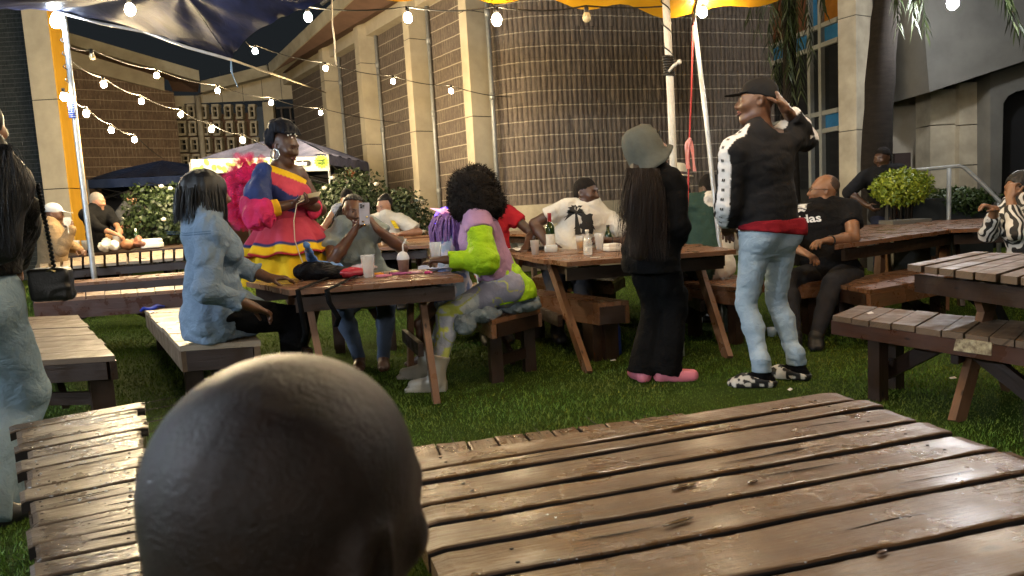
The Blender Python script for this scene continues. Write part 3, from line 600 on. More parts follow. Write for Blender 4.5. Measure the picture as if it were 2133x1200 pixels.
mb = MB(); a2, b2 = D(210, 388, 15.5), D(400, 385, 15.8); wall_strip(mb, [a2, b2], .55, zc - .1); tag(mb.build('tarpaulin', cloth('dark_backdrop', (.015, .017, .025), .8), None), 'dark cloth hung behind the stall under the small navy gazebo', 'backdrop')
y2 = 11.6; a = D(395, 332, y2); b = D(683, 328, y2); ap = D(600, 283, y2 + 1.6); zc2 = a[2] * .5 + b[2] * .5; c_ = D(768, 352, y2 + 2.2)
gz = gazebo('grey topped gazebo with a printed white banner behind the woman in the colourful dress', [(a[0], a[1]), (b[0], b[1]), (c_[0], c_[1]), (a[0] - .2, a[1] + 2.9)], zc2, (ap[0], ap[1], D(600, 282, y2 + 1.5)[2]), .16, M['slate_fab'], M['pole'])
# ================================================================== tables and benches
M['gap_shade'] = mat('shaded_board_edge', (.012, .008, .006), .8, .4, 30)  # near-black board sides paint the shade into the gaps between boards
M['nail'] = mat('rusty_nail', (.018, .010, .007), .6, .3, 200)
def bil(c, u, v): return (c[0] * (1 - u) + c[1] * u) * (1 - v) + (c[3] * (1 - u) + c[2] * u) * v
def planks(mb, c, n, axis, th=.032, gap=.012, widths=None, ragged=.012, bow=.0):
    # c: c00,c10,c11,c01 top corners; planks run along u ('u') or along v ('v')
    c = [np.asarray(p, float) for p in c]
    if axis == 'v': c = [c[0], c[3], c[2], c[1]]
    W_ = np.linalg.norm(c[3] - c[0]); L_ = np.linalg.norm(c[1] - c[0])
    widths = widths or [1 + rng.uniform(-.12, .12) for _ in range(n)]; e = np.concatenate([[0], np.cumsum(widths)]) / sum(widths)
    flip = np.cross(c[1] - c[0], c[3] - c[0])[2] < 0
    for i in range(n):
        gp = gap * rng.uniform(.6, 1.3) / W_ / 2; t0, t1 = e[i] + gp, e[i + 1] - gp; a0 = rng.uniform(-1, 1) * ragged / L_; a1 = 1 + rng.uniform(-1, 1) * ragged / L_
        dz = np.array([0, 0, rng.uniform(-.003, .003)]); q = [bil(c, a0, t0) + dz, bil(c, a1, t0 + rng.normal(0, .1) * gp) + dz, bil(c, a1, t1) + dz, bil(c, a0, t1) + dz]
        if flip: q = q[::-1]
        mb.hexa([p - np.array([0, 0, th]) for p in q] + q)
def wplanks(mb, c, n, axis, th=.035, gap=.016, widths=None, ragged=.012, nails=(.10, .90), seg=44):
    # worn boards: wavering edges, rounded arrises, slight cupping, nail heads and a split or two
    c = [np.asarray(p, float) for p in c]
    if axis == 'v': c = [c[0], c[3], c[2], c[1]]
    flip = np.cross(c[1] - c[0], c[3] - c[0])[2] < 0
    W_ = np.linalg.norm(c[3] - c[0]); L_ = np.linalg.norm(c[1] - c[0]); widths = widths or [1 + rng.uniform(-.15, .15) for _ in range(n)]; e = np.concatenate([[0], np.cumsum(widths)]) / sum(widths); up = np.array([0, 0, 1.])
    for i in range(n):
        gp = gap * rng.uniform(.6, 1.3) / W_ / 2; t0, t1 = e[i] + gp, e[i + 1] - gp; a0 = rng.uniform(-1, 1) * ragged / L_; a1 = 1 + rng.uniform(-1, 1) * ragged / L_; pw = (t1 - t0) * W_; o = rng.uniform(0, 40, 2); ph = rng.uniform(0, 6, 4); tilt = rng.uniform(-.003, .003); b = len(mb.v)
        prof = [(0, -th), (0, -.004), (.002, -.001), (.006, 0), (pw * .3, -.0008), (pw * .5, -.0012), (pw * .7, -.0008), (pw - .006, 0), (pw - .002, -.001), (pw, -.004), (pw, -th)]; m_ = len(prof)
        for k in range(seg + 1):
            s = k / seg; x = a0 + (a1 - a0) * s; l = x * L_
            w0 = .0016 * math.sin(l * 9 + ph[0]) + .0010 * math.sin(l * 31 + ph[1]) + rng.normal(0, .0006); w1 = .0016 * math.sin(l * 8 + ph[2]) + .0010 * math.sin(l * 27 + ph[3]) + rng.normal(0, .0006); hz = .0012 * math.sin(l * 5 + ph[1]) - (.004 if k in (0, seg) else 0)
            for (d, z) in prof:
                q = d / pw; dd = d + w0 * (1 - q) + w1 * q; mb.v.append(tuple(bil(c, x, t0 + dd / W_) + up * (z + hz + tilt * (q - .5))))
        for k in range(seg):
            for j in range(m_ - 1):
                f = [b + k * m_ + j, b + (k + 1) * m_ + j, b + (k + 1) * m_ + j + 1, b + k * m_ + j + 1]; l0, l1 = (k / seg) * L_ + o[0], ((k + 1) / seg) * L_ + o[0]; d0, d1 = prof[j][0] - prof[j][1] + o[1], prof[j + 1][0] - prof[j + 1][1] + o[1]; uv = [(l0, d0), (l1, d0), (l1, d1), (l0, d1)]
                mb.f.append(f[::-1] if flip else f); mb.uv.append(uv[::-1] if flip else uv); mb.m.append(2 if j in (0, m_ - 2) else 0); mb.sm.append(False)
        for k, rv in ((0, False), (seg, True)):
            f = [b + k * m_ + j for j in range(m_)]; uv = [(o[0], p[0] + o[1]) for p in prof]; mb.f.append(f[::-1] if rv != flip else f); mb.uv.append(uv); mb.m.append(0); mb.sm.append(False)
        for s in nails:
            for q in (.27, .73):
                p = bil(c, s + rng.normal(0, .006), t0 + (t1 - t0) * (q + rng.normal(0, .04))) + up * -.0004; mb.ball(p, (.0042, .0030, .0012), 8, 1, np.stack([unit(c[1] - c[0]), unit(np.cross(up, c[1] - c[0])), up]))
        for _ in range(2):
            s0 = rng.uniform(.02, .8); ln = rng.uniform(.05, .22) / L_; q = rng.uniform(.2, .8); pts = [bil(c, s0 + ln * r, t0 + (t1 - t0) * (q + .02 * math.sin(r * 5 + ph[0]))) + up * -.0005 for r in np.linspace(0, 1, 7)]; mb.tube(pts, [.0002, .0008, .0012, .0013, .0011, .0007, .0002], 5, 1)
GT = 'picnic tables in the courtyard'; GB = 'wooden benches in the courtyard'
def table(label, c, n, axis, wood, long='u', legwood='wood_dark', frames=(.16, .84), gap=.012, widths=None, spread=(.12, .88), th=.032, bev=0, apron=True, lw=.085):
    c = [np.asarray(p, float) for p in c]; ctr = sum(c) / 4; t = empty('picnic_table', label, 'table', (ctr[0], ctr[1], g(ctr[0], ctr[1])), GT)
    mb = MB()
    if bev: wplanks(mb, c, n, axis, th, gap, widths); mb.build('tabletop', [M[wood], M['nail'], M['gap_shade']], t)
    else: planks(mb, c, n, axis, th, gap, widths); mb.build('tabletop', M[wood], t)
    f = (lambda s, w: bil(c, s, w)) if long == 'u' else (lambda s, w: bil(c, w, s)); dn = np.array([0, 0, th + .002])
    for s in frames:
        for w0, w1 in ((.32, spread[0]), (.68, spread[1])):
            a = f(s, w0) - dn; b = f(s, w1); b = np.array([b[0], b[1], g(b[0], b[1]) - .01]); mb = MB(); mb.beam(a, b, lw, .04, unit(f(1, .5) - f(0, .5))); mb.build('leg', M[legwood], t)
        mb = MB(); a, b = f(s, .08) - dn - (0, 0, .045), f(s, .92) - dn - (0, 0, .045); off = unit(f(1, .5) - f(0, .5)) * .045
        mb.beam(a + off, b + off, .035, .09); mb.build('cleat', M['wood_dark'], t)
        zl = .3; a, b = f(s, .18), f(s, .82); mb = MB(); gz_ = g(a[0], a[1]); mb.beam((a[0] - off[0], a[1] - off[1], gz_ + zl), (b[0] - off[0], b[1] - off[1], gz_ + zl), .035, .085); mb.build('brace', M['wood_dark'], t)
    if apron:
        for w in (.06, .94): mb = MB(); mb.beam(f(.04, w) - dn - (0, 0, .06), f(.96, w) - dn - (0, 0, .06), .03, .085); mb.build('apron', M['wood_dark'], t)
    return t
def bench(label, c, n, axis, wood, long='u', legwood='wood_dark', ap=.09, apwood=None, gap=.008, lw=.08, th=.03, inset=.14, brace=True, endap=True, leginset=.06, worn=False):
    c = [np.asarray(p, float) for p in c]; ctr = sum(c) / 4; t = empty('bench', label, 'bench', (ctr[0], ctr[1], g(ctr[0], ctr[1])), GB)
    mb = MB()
    if worn: wplanks(mb, c, n, axis, th, gap, ragged=.008, nails=(.12, .88), seg=24); mb.build('seat', [M[wood], M['nail'], M['gap_shade']], t)
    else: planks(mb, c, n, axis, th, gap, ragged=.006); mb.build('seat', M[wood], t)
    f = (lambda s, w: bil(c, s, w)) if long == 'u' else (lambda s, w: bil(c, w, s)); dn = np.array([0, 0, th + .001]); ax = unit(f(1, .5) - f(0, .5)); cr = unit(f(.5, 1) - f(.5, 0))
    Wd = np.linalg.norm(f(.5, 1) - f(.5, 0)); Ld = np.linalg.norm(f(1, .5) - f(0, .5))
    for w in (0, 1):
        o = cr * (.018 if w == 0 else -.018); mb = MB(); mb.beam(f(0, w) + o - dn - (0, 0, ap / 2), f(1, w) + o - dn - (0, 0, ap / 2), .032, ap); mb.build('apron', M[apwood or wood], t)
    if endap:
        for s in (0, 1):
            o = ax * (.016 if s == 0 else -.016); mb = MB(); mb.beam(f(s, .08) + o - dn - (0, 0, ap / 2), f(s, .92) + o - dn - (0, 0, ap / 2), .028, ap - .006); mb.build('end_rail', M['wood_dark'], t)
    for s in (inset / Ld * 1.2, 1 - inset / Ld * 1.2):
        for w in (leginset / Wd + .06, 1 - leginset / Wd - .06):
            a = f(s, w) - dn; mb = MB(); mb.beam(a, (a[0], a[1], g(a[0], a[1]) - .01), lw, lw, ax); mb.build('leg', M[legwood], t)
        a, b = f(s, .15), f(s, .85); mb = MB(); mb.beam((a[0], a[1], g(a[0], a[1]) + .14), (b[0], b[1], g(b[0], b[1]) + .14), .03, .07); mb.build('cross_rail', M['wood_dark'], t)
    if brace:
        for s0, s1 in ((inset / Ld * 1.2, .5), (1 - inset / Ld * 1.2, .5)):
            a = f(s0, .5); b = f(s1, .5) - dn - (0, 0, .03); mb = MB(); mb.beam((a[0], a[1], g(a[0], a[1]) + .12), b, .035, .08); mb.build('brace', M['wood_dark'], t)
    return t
def Q(z, *px): return [P(u, v, z) for u, v in px]
# the big wet table in the foreground
t1c = Q(.60, (1040, 1440), (2600, 1103), (1740, 812), (812, 962))
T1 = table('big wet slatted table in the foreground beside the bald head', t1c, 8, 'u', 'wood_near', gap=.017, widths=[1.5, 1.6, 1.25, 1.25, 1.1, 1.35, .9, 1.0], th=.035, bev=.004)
fl, fr = P(640, 958, .42), P(1420, 858, .42); nrm = unit(np.cross(fr - fl, (0, 0, 1)))
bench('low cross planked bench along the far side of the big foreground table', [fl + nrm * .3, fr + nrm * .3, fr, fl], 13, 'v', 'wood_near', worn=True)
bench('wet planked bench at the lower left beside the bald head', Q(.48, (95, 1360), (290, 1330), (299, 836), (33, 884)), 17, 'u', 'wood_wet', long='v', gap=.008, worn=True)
bench('grey planked bench behind the jeans of the long haired woman', Q(.48, (20, 754), (240.5, 740), (161, 656), (-40, 664)), 10, 'u', 'wood_grey', long='v', ap=.10, apwood='wood_dark', lw=.11)
bench('pale topped bench under the woman in the denim shirt', Q(.47, (375, 721), (541, 710), (465, 634), (301, 644)), 12, 'u', 'wood_pale', long='v', apwood='wood_grey', ap=.12, lw=.1)
T2c = Q(.75, (605, 604), (962, 577), (915, 556), (509, 587))
T2 = table('table strewn with party things between the denim shirt and the lime sleeves', T2c, 6, 'u', 'wood_red', legwood='wood_leg', frames=(.17, .80), spread=(.03, .97))
bench('dark bench carrying the woman with lime sleeves', Q(.45, (1024, 667), (1126, 643), (990, 588), (890, 607)), 8, 'u', 'wood_red', long='v')
bench('dark bench under the woman holding up a phone', [D(655, 600, 5.6), D(850, 588, 5.75), D(845, 580, 6.05), D(650, 592, 5.9)], 4, 'u', 'wood_red')
T3c = Q(.76, (1178, 547), (1532, 521), (1372, 494), (1002, 521))
T3 = table('table with the wine bottle, beer and clear bottles', T3c, 6, 'u', 'wood_red', legwood='wood_leg', frames=(.10, .94), spread=(.0, 1.0))
bench('polished brown bench in front of the table with the wine bottle', Q(.44, (1050, 607), (1245, 631), (1311, 626), (1105, 600)), 4, 'u', 'wood_red', legwood='wood_dark', ap=.13, lw=.12)
bench('bench behind the trousers of the woman in the bucket hat', Q(.46, (1412, 590), (1560, 602), (1590, 576), (1440, 566)), 4, 'u', 'wood_red', ap=.1)
bench('bench under the seated man in the white palm print shirt', Q(.46, (1110, 577), (1275, 585), (1300, 572), (1140, 564)), 4, 'u', 'wood_red')
table('long bare table in front of the woman in the white and yellow shirt', Q(.82, (655, 523), (898, 511), (908, 495), (662, 504)), 6, 'u', 'wood_leg', frames=(.1, .9))
table('bare back table at which the woman in the white and yellow shirt reads', Q(.84, (740, 503), (897, 492), (888, 481), (745, 491)), 5, 'u', 'wood_leg')
table('bare table beside the plinth behind the man in the white shirt', Q(.80, (1045, 487), (1125, 489), (1112, 470), (1040, 472)), 5, 'u', 'wood_red')
lt = [D(80, 559.5, 7.8), D(430, 532, 7.8), D(430, 514, 9.2), D(80, 543, 9.2)]
table('table of pale cross planks under the left tent pole', lt, 15, 'v', 'wood_pale', gap=.03, apron=True, legwood='wood_red', frames=(.12, .5, .9))
table('dark table holding takeaway food and cups at the left', [D(100, 537, 9.45), D(400, 514, 9.45), D(400, 504, 10.7), D(100, 526, 10.7)], 5, 'u', 'wood_dark')
bench('dark sided bench close in front of the pale planked table', [D(70, 596, 7.1), D(400, 571.5, 7.1), D(400, 565, 7.4), D(70, 590, 7.4)], 3, 'u', 'wood_red', apwood='wood_dark', ap=.14)
bench('reddish bench with a patched front board, nearest of the two before the pale planked table', [D(70, 625, 6.2), D(400, 601.5, 6.2), D(400, 593, 6.5), D(70, 617, 6.5)], 9, 'v', 'wood_leg', apwood='wood_maroon', ap=.15)
table('reddish bare table behind the man in the black tee shirt', Q(.74, (1740, 511), (1987, 477), (1992, 458), (1790, 469)), 5, 'u', 'wood_red', legwood='wood_leg', frames=(.3, .9), spread=(0, 1))
table('reddish bare table before the railing and the shrubs', Q(.745, (1985, 478), (2180, 470), (2180, 449), (1900, 462)), 5, 'u', 'wood_red', legwood='wood_dark')
table('grey slatted table at the right edge with crossed legs', Q(.74, (1890, 551), (2025, 525), (2420, 530), (2300, 596)), 9, 'u', 'wood_grey', long='v', gap=.018, legwood='wood_leg', frames=(.28, .8), spread=(.9, .1), lw=.07)
bench('brown bench with its long side to the grey slatted table', Q(.44, (1812, 605), (1992, 572), (1905, 558), (1723, 587)), 4, 'u', 'wood_red', ap=.1)
bench('short bench under the seated man in the black tee shirt', Q(.44, (1650, 592), (1785, 578), (1765, 562), (1632, 572)), 4, 'u', 'wood_red')
rb = bench('weathered bench with a flaking patch on its side, lower right', Q(.44, (1733, 657), (2310, 737), (2330, 690), (1788, 635)), 11, 'v', 'wood_grey', apwood='wood_maroon', ap=.075, lw=.07, inset=.22)
a = onplane(1985, 718, Q(.44, (1733, 657))[0], unit(Q(.44, (2310, 737))[0] - Q(.44, (1733, 657))[0])); c0, c1 = Q(.44, (1733, 657), (2310, 737)); dr = unit(c1 - c0)
mb = MB(); nn = np.array([dr[1], -dr[0], 0]); q = [onplane(u, v, c0 + nn * .004, dr) for u, v in ((1986, 730), (2064, 741), (2066, 714), (1992, 704))]; quad_slab(mb, q, -nn * .01); o = mb.build('flaking_patch', mat('flaking_paint', (.5, .42, .25), .6, .5, 40, .5, 60, .5, col2=(.10, .06, .03)), rb)
# ================================================================== string lights, tents, poles
EM = 60.0
def bulbmat(name, col, s):
    m, nt, b, tc = newmat(name); b.inputs['Base Color'].default_value = (.9, .85, .7, 1); b.inputs['Emission Color'].default_value = (*col, 1); b.inputs['Emission Strength'].default_value = s; return m
M['bulb_warm'] = bulbmat('lit_bulb', (1, .80, .50), EM * 5.2); M['bulb_cool'] = bulbmat('lit_bulb_cool', (.80, .90, 1), EM * 2.2); M['bulb_fill'] = bulbmat('lit_bulb_fill', (1, .86, .66), EM * 4.5); M['bulb_hall'] = bulbmat('lit_bulb_hall', (.92, .93, .95), EM * 8); M['bulb_far'] = bulbmat('lit_bulb_far', (1, .76, .43), EM * 22); M['bulb_pier'] = bulbmat('lit_bulb_pier', (1, .76, .43), EM * 10); M['bulb_left'] = bulbmat('lit_bulb_left', (.74, .86, 1), EM * 30); M['bulb_fill_rear'] = bulbmat('lit_bulb_fill_rear', (1, .96, .90), EM * 7)
M['bulb_off'] = mat('unlit_bulb', (.62, .52, .32), .2, .3, 20, spec=.6)
M['socket'] = mat('bulb_socket', (.02, .02, .02), .5)
M['filament'] = mat('bulb_frost', (.8, .75, .6), .3)
GL = 'string light bulbs'
def bulb(label, p, kind='bulb_warm', r=.036):
    p = np.asarray(p, float); e = empty('light_bulb', label, 'light bulb', p, GL)
    mb = MB(); mb.lathe([(0, .0), (.016, 0), (.018, -.045), (.013, -.05), (0, -.05)], p, 8); mb.build('socket', M['socket'], e)
    k = r / .036; mb = MB(); mb.lathe([(0.014, -.048), (.024 * k, -.056 * k), (r * .88, -.072 * k), (r, -.092 * k), (r * .86, -.115 * k), (r * .5, -.129 * k), (0, -.133 * k)], p, 10); mb.build('glass', M[kind], e)
def wire(label, pts, sag=.05, r=.006, name='cable', cat='cable', m='cable'):
    out = []
    for a, b in zip(pts[:-1], pts[1:]):
        for i in range(8): t = i / 8; out.append(a + (b - a) * t - np.array([0, 0, sag * 4 * t * (1 - t)]))
    out.append(pts[-1]); mb = MB(); mb.tube(out, r, 5); tag(mb.build(name, M[m], None), label, cat, 'string light cables' if m == 'cable' else None)
ORD = ['first', 'second', 'third', 'fourth', 'fifth', 'sixth']
def string(label, px, bulbs, ends, desc, sag=.04):
    pts = [D(*q) for q in ends[:1]] + [D(*q) for q in px] + [D(*q) for q in ends[1:]]
    wire(label, pts, sag)
    i = 0
    for q, k in zip(px, bulbs):
        if k is None: continue
        bulb(('unlit' if k == 'bulb_off' else ORD[i] + ' lit') + ' bulb ' + desc, D(*q), k, {'bulb_off': .032, 'bulb_far': .031, 'bulb_pier': .031}.get(k, .034))
        if k != 'bulb_off': i += 1
string('black cable of the front string running under the yellow canopy', [(640, 14, 6.4), (848, 14, 5.9), (1033, 14, 5.0), (1221, 12, 5.4), (1463, 2, 5.75)], ['bulb_warm', 'bulb_warm', 'bulb_warm', 'bulb_off', 'bulb_warm'], [(430, -60, 6.6), (1700, -70, 5.5)], 'from the left on the front string along the top of the courtyard', .03)
string('cable of the lowest string from the left pole to the navy gazebo', [(178, 222, 8.1), (230, 258, 9.1), (279, 279, 10.0)], ['bulb_far'] * 3, [(140, 196, 7.75), (340, 330, 15.4)], 'from the pole on the lowest string towards the navy gazebo')
string('cable of the middle string from the left pole across the brick wing', [(214, 161, 8.3), (293, 198, 9.3), (375, 227, 10.3), (439, 257, 9.6), (504, 279, 9.3)], ['bulb_far'] * 5, [(138, 118, 7.75), (585, 310, 13.4)], 'from the pole on the middle string over the brick wing')
string('cable of the upper string from the left pole to the piers', [(190, 102, 8.1), (325, 144, 9.2), (452, 177, 10.2), (564, 203, 11.2), (667, 225, 12.2)], ['bulb_off', 'bulb_far', 'bulb_far', 'bulb_far', 'bulb_far'], [(132, 88, 7.75), (842, 256, 14.2)], 'from the pole on the upper string under the concrete fascia')
string('cable of the high string from the dark tarpaulin to the curved brick corner', [(530, 93, 9.2), (677, 130, 10.1), (818, 158, 10.5), (939, 178, 10.6)], ['bulb_pier'] * 4, [(512, 86, 9.0), (1066, 202, 11.75)], 'from the tarpaulin corner on the high string across the piers')
bulb('lit bulb at the top of the left tent pole under the tarpaulin corner', D(113, 16, 7.6), 'bulb_cool', .055)
bulb('lit bulb tied beside the blue knot on the left tent pole', D(131, 184, 7.6), 'bulb_warm', .034)
bulb('lit bulb under the dark tarpaulin near the top left', D(268, -6, 5.6), 'bulb_warm', .036)
bulb('lit lamp at the top right edge in front of the grey hall', D(1985, -24, 8.7), 'bulb_hall', .065)
# unseen bulbs above and beside the camera, added as fill light
for q, k, r, w in (((-2.6, 1.6, 2.75), 'bulb_cool', .036, 'near left bench'), ((.3, 2.2, 2.6), 'bulb_warm', .036, 'foreground table'), ((-.6, 3.2, 2.75), 'bulb_warm', .04, 'lawn before the party table')):
    bulb('added lit bulb beyond the frame, over the ' + w, q, k, r)
def row(label, pts, wh, k='bulb_warm', r=.045):      # unseen strings round the camera, added for fill light
    pts = [np.array(p, float) for p in pts]; wire(label, pts, .05)
    for i, p in enumerate(pts[1:-1]): bulb('%s lit bulb of the unseen %s' % (ORD[i], wh), p, k, r)
row('cable of the unseen string overhead across the lawn', [(-.4, 3.6, 3.0), (.1, 4.6, 3.2), (.5, 6.2, 3.5), (2.4, 7.4, 3.9), (4.4, 6.6, 3.8), (6.2, 5.4, 3.7)], 'string overhead across the lawn', 'bulb_fill')
row('cable of the unseen string under the yellow canopy', [(-.2, 3.3, 2.6), (.7, 3.4, 2.55), (1.8, 3.5, 2.55), (2.8, 4.0, 2.6), (3.8, 4.5, 2.75), (5, 5, 3)], 'string under the yellow canopy', 'bulb_fill', .04)
row('cable of the unseen string behind the camera', [(-5, -3.6, 2.7), (-3.2, -3.8, 2.6), (-1.5, -4, 2.55), (.9, -4, 2.55), (2.8, -3.8, 2.6), (5, -3.4, 2.7)], 'string behind the camera', 'bulb_fill_rear', .055)
row('cable of the unseen string beyond the left edge', [(-8.5, 5.2, 3.4), (-7.2, 3.2, 3.1), (-6.4, 1.2, 3.0), (-5.8, -1.2, 3.0), (-5.5, -3, 3.2)], 'string beyond the left edge', 'bulb_left', .055)  # stands in for a cool lamp out of view to the left

# ---- poles
def pole(label, px, r, m, name='tent_pole', base=True, group='tent poles'):
    pts = [D(*q) for q in px]; pts[-1][2] = g(pts[-1][0], pts[-1][1]) if base else pts[-1][2]
    e = empty(name, label, 'pole', pts[-1], group); mb = MB(); mb.tube(pts, r, 12); mb.build('shaft', M[m], e); return e, pts
e, pp = pole('galvanised tent pole with a blue knot standing at the pale planked table', [(122, -60, 7.7), (162, 300, 7.7), (194, 560, 7.7), (208, 660, 7.7)], .027, 'pole')
def wrap(mb, p0, p1, r, turns, th=.007):
    mb.tube([p0 + (p1 - p0) * (i / (turns * 10)) + np.array([math.cos(i * .628) * r, math.sin(i * .628) * r, 0]) for i in range(turns * 10 + 1)], th, 5)
mb = MB(); a, b = D(148, 205, 7.7), D(153, 246, 7.7); wrap(mb, a, b, .033, 9, .011); tag(mb.build('blue_tie', mat('blue_rope', (.07, .12, .5), .6, .3, 60), None), 'blue cord knotted round the left tent pole', 'cord')
mb = MB(); a, b = D(128, 40, 7.7), D(147, 205, 7.7); wrap(mb, a, b, .03, 6, .006); tag(mb.build('wound_cable', M['cable'], None), 'black cable wound up the top half of the left tent pole', 'cable', 'string light cables')
e, pp = pole('white painted tent pole rising between the two standing figures', [(1383, -80, 5.15), (1397, 200, 5.15), (1416, 640, 5.15)], .026, 'white_pole')
mb = MB(); wrap(mb, D(1391, 115, 5.15), D(1394, 158, 5.15), .033, 8, .009); tag(mb.build('tape_binding', M['cable'], None), 'dark tape bound round the white tent pole at head height', 'tape')
mb = MB(); wrap(mb, D(1385, -20, 5.15), D(1391, 118, 5.15), .029, 3, .005); tag(mb.build('wound_cable', M['cable'], None), 'black cable wound round the upper part of the white tent pole', 'cable', 'string light cables')
mb = MB(); mb.tube([D(1393, 150, 5.12), D(1402, 138, 5.1), D(1412, 130, 5.08)], .011, 6); mb.ball(D(1415, 129, 5.08), .017, 8); tag(mb.build('pole_toggle', M['white_pole'], None), 'small toggle sticking out from the taped white tent pole', 'toggle')
e, pp = pole('thin bare tent pole leaning beside the red cord', [(1445, 38, 5.95), (1470, 240, 5.95), (1500, 520, 5.9), (1513, 640, 5.85)], .0195, 'pole')
mb = MB(); mb.tube([D(1444, 45, 5.9), D(1440, 200, 5.88), D(1436, 290, 5.88), D(1433, 415, 5.88), D(1430, 470, 5.88)], .007, 6); tag(mb.build('red_cord', M['redrope'], None), 'thin red cord hanging from the yellow canopy corner', 'cord')
mb = MB()
def strip(pts, w):
    def fn(u, v): q = u * (len(pts) - 1); k = min(int(q), len(pts) - 2); p = pts[k] + (pts[k + 1] - pts[k]) * (q - k); return p + np.array([w * (v - .5), .012 * math.sin(9 * v + 7 * u), 0])
    mb.grid(fn, 14, 4)
strip([D(1437, 289, 5.86), D(1431, 300, 5.85), D(1431, 330, 5.85), D(1434, 352, 5.85)], .034); strip([D(1437, 289, 5.86), D(1441, 305, 5.87), D(1444, 330, 5.87), D(1447, 357, 5.87)], .026); mb.ball(D(1437, 290, 5.86), (.016, .014, .012), 8)
tag(mb.build('ribbon', M['ribbon'], None), 'pink and white ribbon tied on the red cord', 'ribbon')
mb = MB(); a = D(481, 124, 7.0); b = onplane(679, 193, A + RN * .38, RD); mb.tube([a, b], .011, 6); tag(mb.build('guy_rope', M['rope'], None), 'pale guy rope from the dark tarpaulin corner to a pier', 'rope')
mb = MB(); mb.tube([a, a + (.0, 0, -.13), a + (.02, 0, -.2), a + (.04, 0, -.26)], .006, 5); mb.tube([a, a + (-.01, 0, -.1), a + (.01, 0, -.17)], .007, 5); tag(mb.build('loose_cord', mat('blue_grey_cord', (.12, .2, .32), .6), None), 'blue cord end dangling from the dark tarpaulin corner', 'cord')
mb = MB(); mb.tube([D(691, -10, 6.2), D(692, 50, 6.2), D(697, 85, 6.2), D(698, 118, 6.2), D(701, 136, 6.2)], .008, 5); tag(mb.build('hanging_cord', M['rope'], None), 'grey cord hanging down before the piers at the top', 'cord')
# ---- dark tarpaulin
def pnoise(x, y): return math.sin(3.1 * x + 1.7 * math.sin(2.3 * y)) * .5 + math.sin(5.3 * y - 2.1 * x + 1.2) * .3 + math.sin(9.7 * x + 4.1 * y) * .2
def tarp():
    m, nt, b, tc = newmat('dark_tarpaulin'); co = tc.outputs['Object']
    nt.links.new(_mix(nt, _ramp(nt, _noise(nt, co, 2, 3), .4, .6), (.012, .014, .03), (.02, .026, .07)), b.inputs['Base Color']); b.inputs['Roughness'].default_value = .42; b.inputs['Specular IOR Level'].default_value = .5; b.inputs['IOR'].default_value = 1.05
    nt.links.new(_bump(nt, _noise(nt, co, 7, 5, .6, dist=1.2), .22, .03), b.inputs['Normal'])
    c = [D(118, 22, 7.6), D(481, 123, 7.0), D(720, -8, 5.3), D(900, -420, 3.4), D(-300, -500, 3.2), D(-320, 10, 6.6)]
    mid = D(380, -20, 6.0); mb = MB(); ctr = mid
    def edge(a, b, sag, droop):
        return lambda u: a + (b - a) * u + np.array([0, 0, 1]) * (sag * 4 * u * (1 - u)) + droop * (4 * u * (1 - u))
    inw = lambda a, b, k: unit(ctr - (a + b) / 2) * k
    for i in range(6):
        a, b_ = c[i], c[(i + 1) % 6]; ef = edge(a, b_, .0, inw(a, b_, .12 if i < 2 else 0))
        def fn(u, v, ef=ef, i=i):
            p = ef(u); q = p + (ctr - p) * v; f = v * (1 - v) * 4
            fold = .022 * math.sin(u * 15 + i * 2 + 2.5 * v) * (1 - v) * v * 2.2 + .018 * pnoise(q[0] * 1.3, q[1] * 1.3) * f
            hem = .008 * math.sin(u * 31 + 3 * math.sin(u * 9)) * max(0, 1 - v * 9)
            return q + np.array([0, 0, fold - hem])
        mb.grid(fn, 46, 26)
    o = mb.build('tarpaulin', m, None); tag(o, 'dark navy tarpaulin stretched overhead at the top left', 'tarpaulin')
    mb = MB()
    for (u, v, d), (u2, v2, d2) in (((118, 24, 7.58), (300, 62, 7.25)), ((300, 62, 7.25), (481, 124, 6.98))): mb.tube([D(u, v + (4 if u > 120 else 0), d), D((u + u2) / 2, (v + v2) / 2 + 6, (d + d2) / 2), D(u2, v2 + (4 if u2 < 480 else 0), d2)], .016, 6)
    h = mb.build('hem', mat('tarp_hem', (.45, .43, .42), .3, .3, 9), o)
tarp()
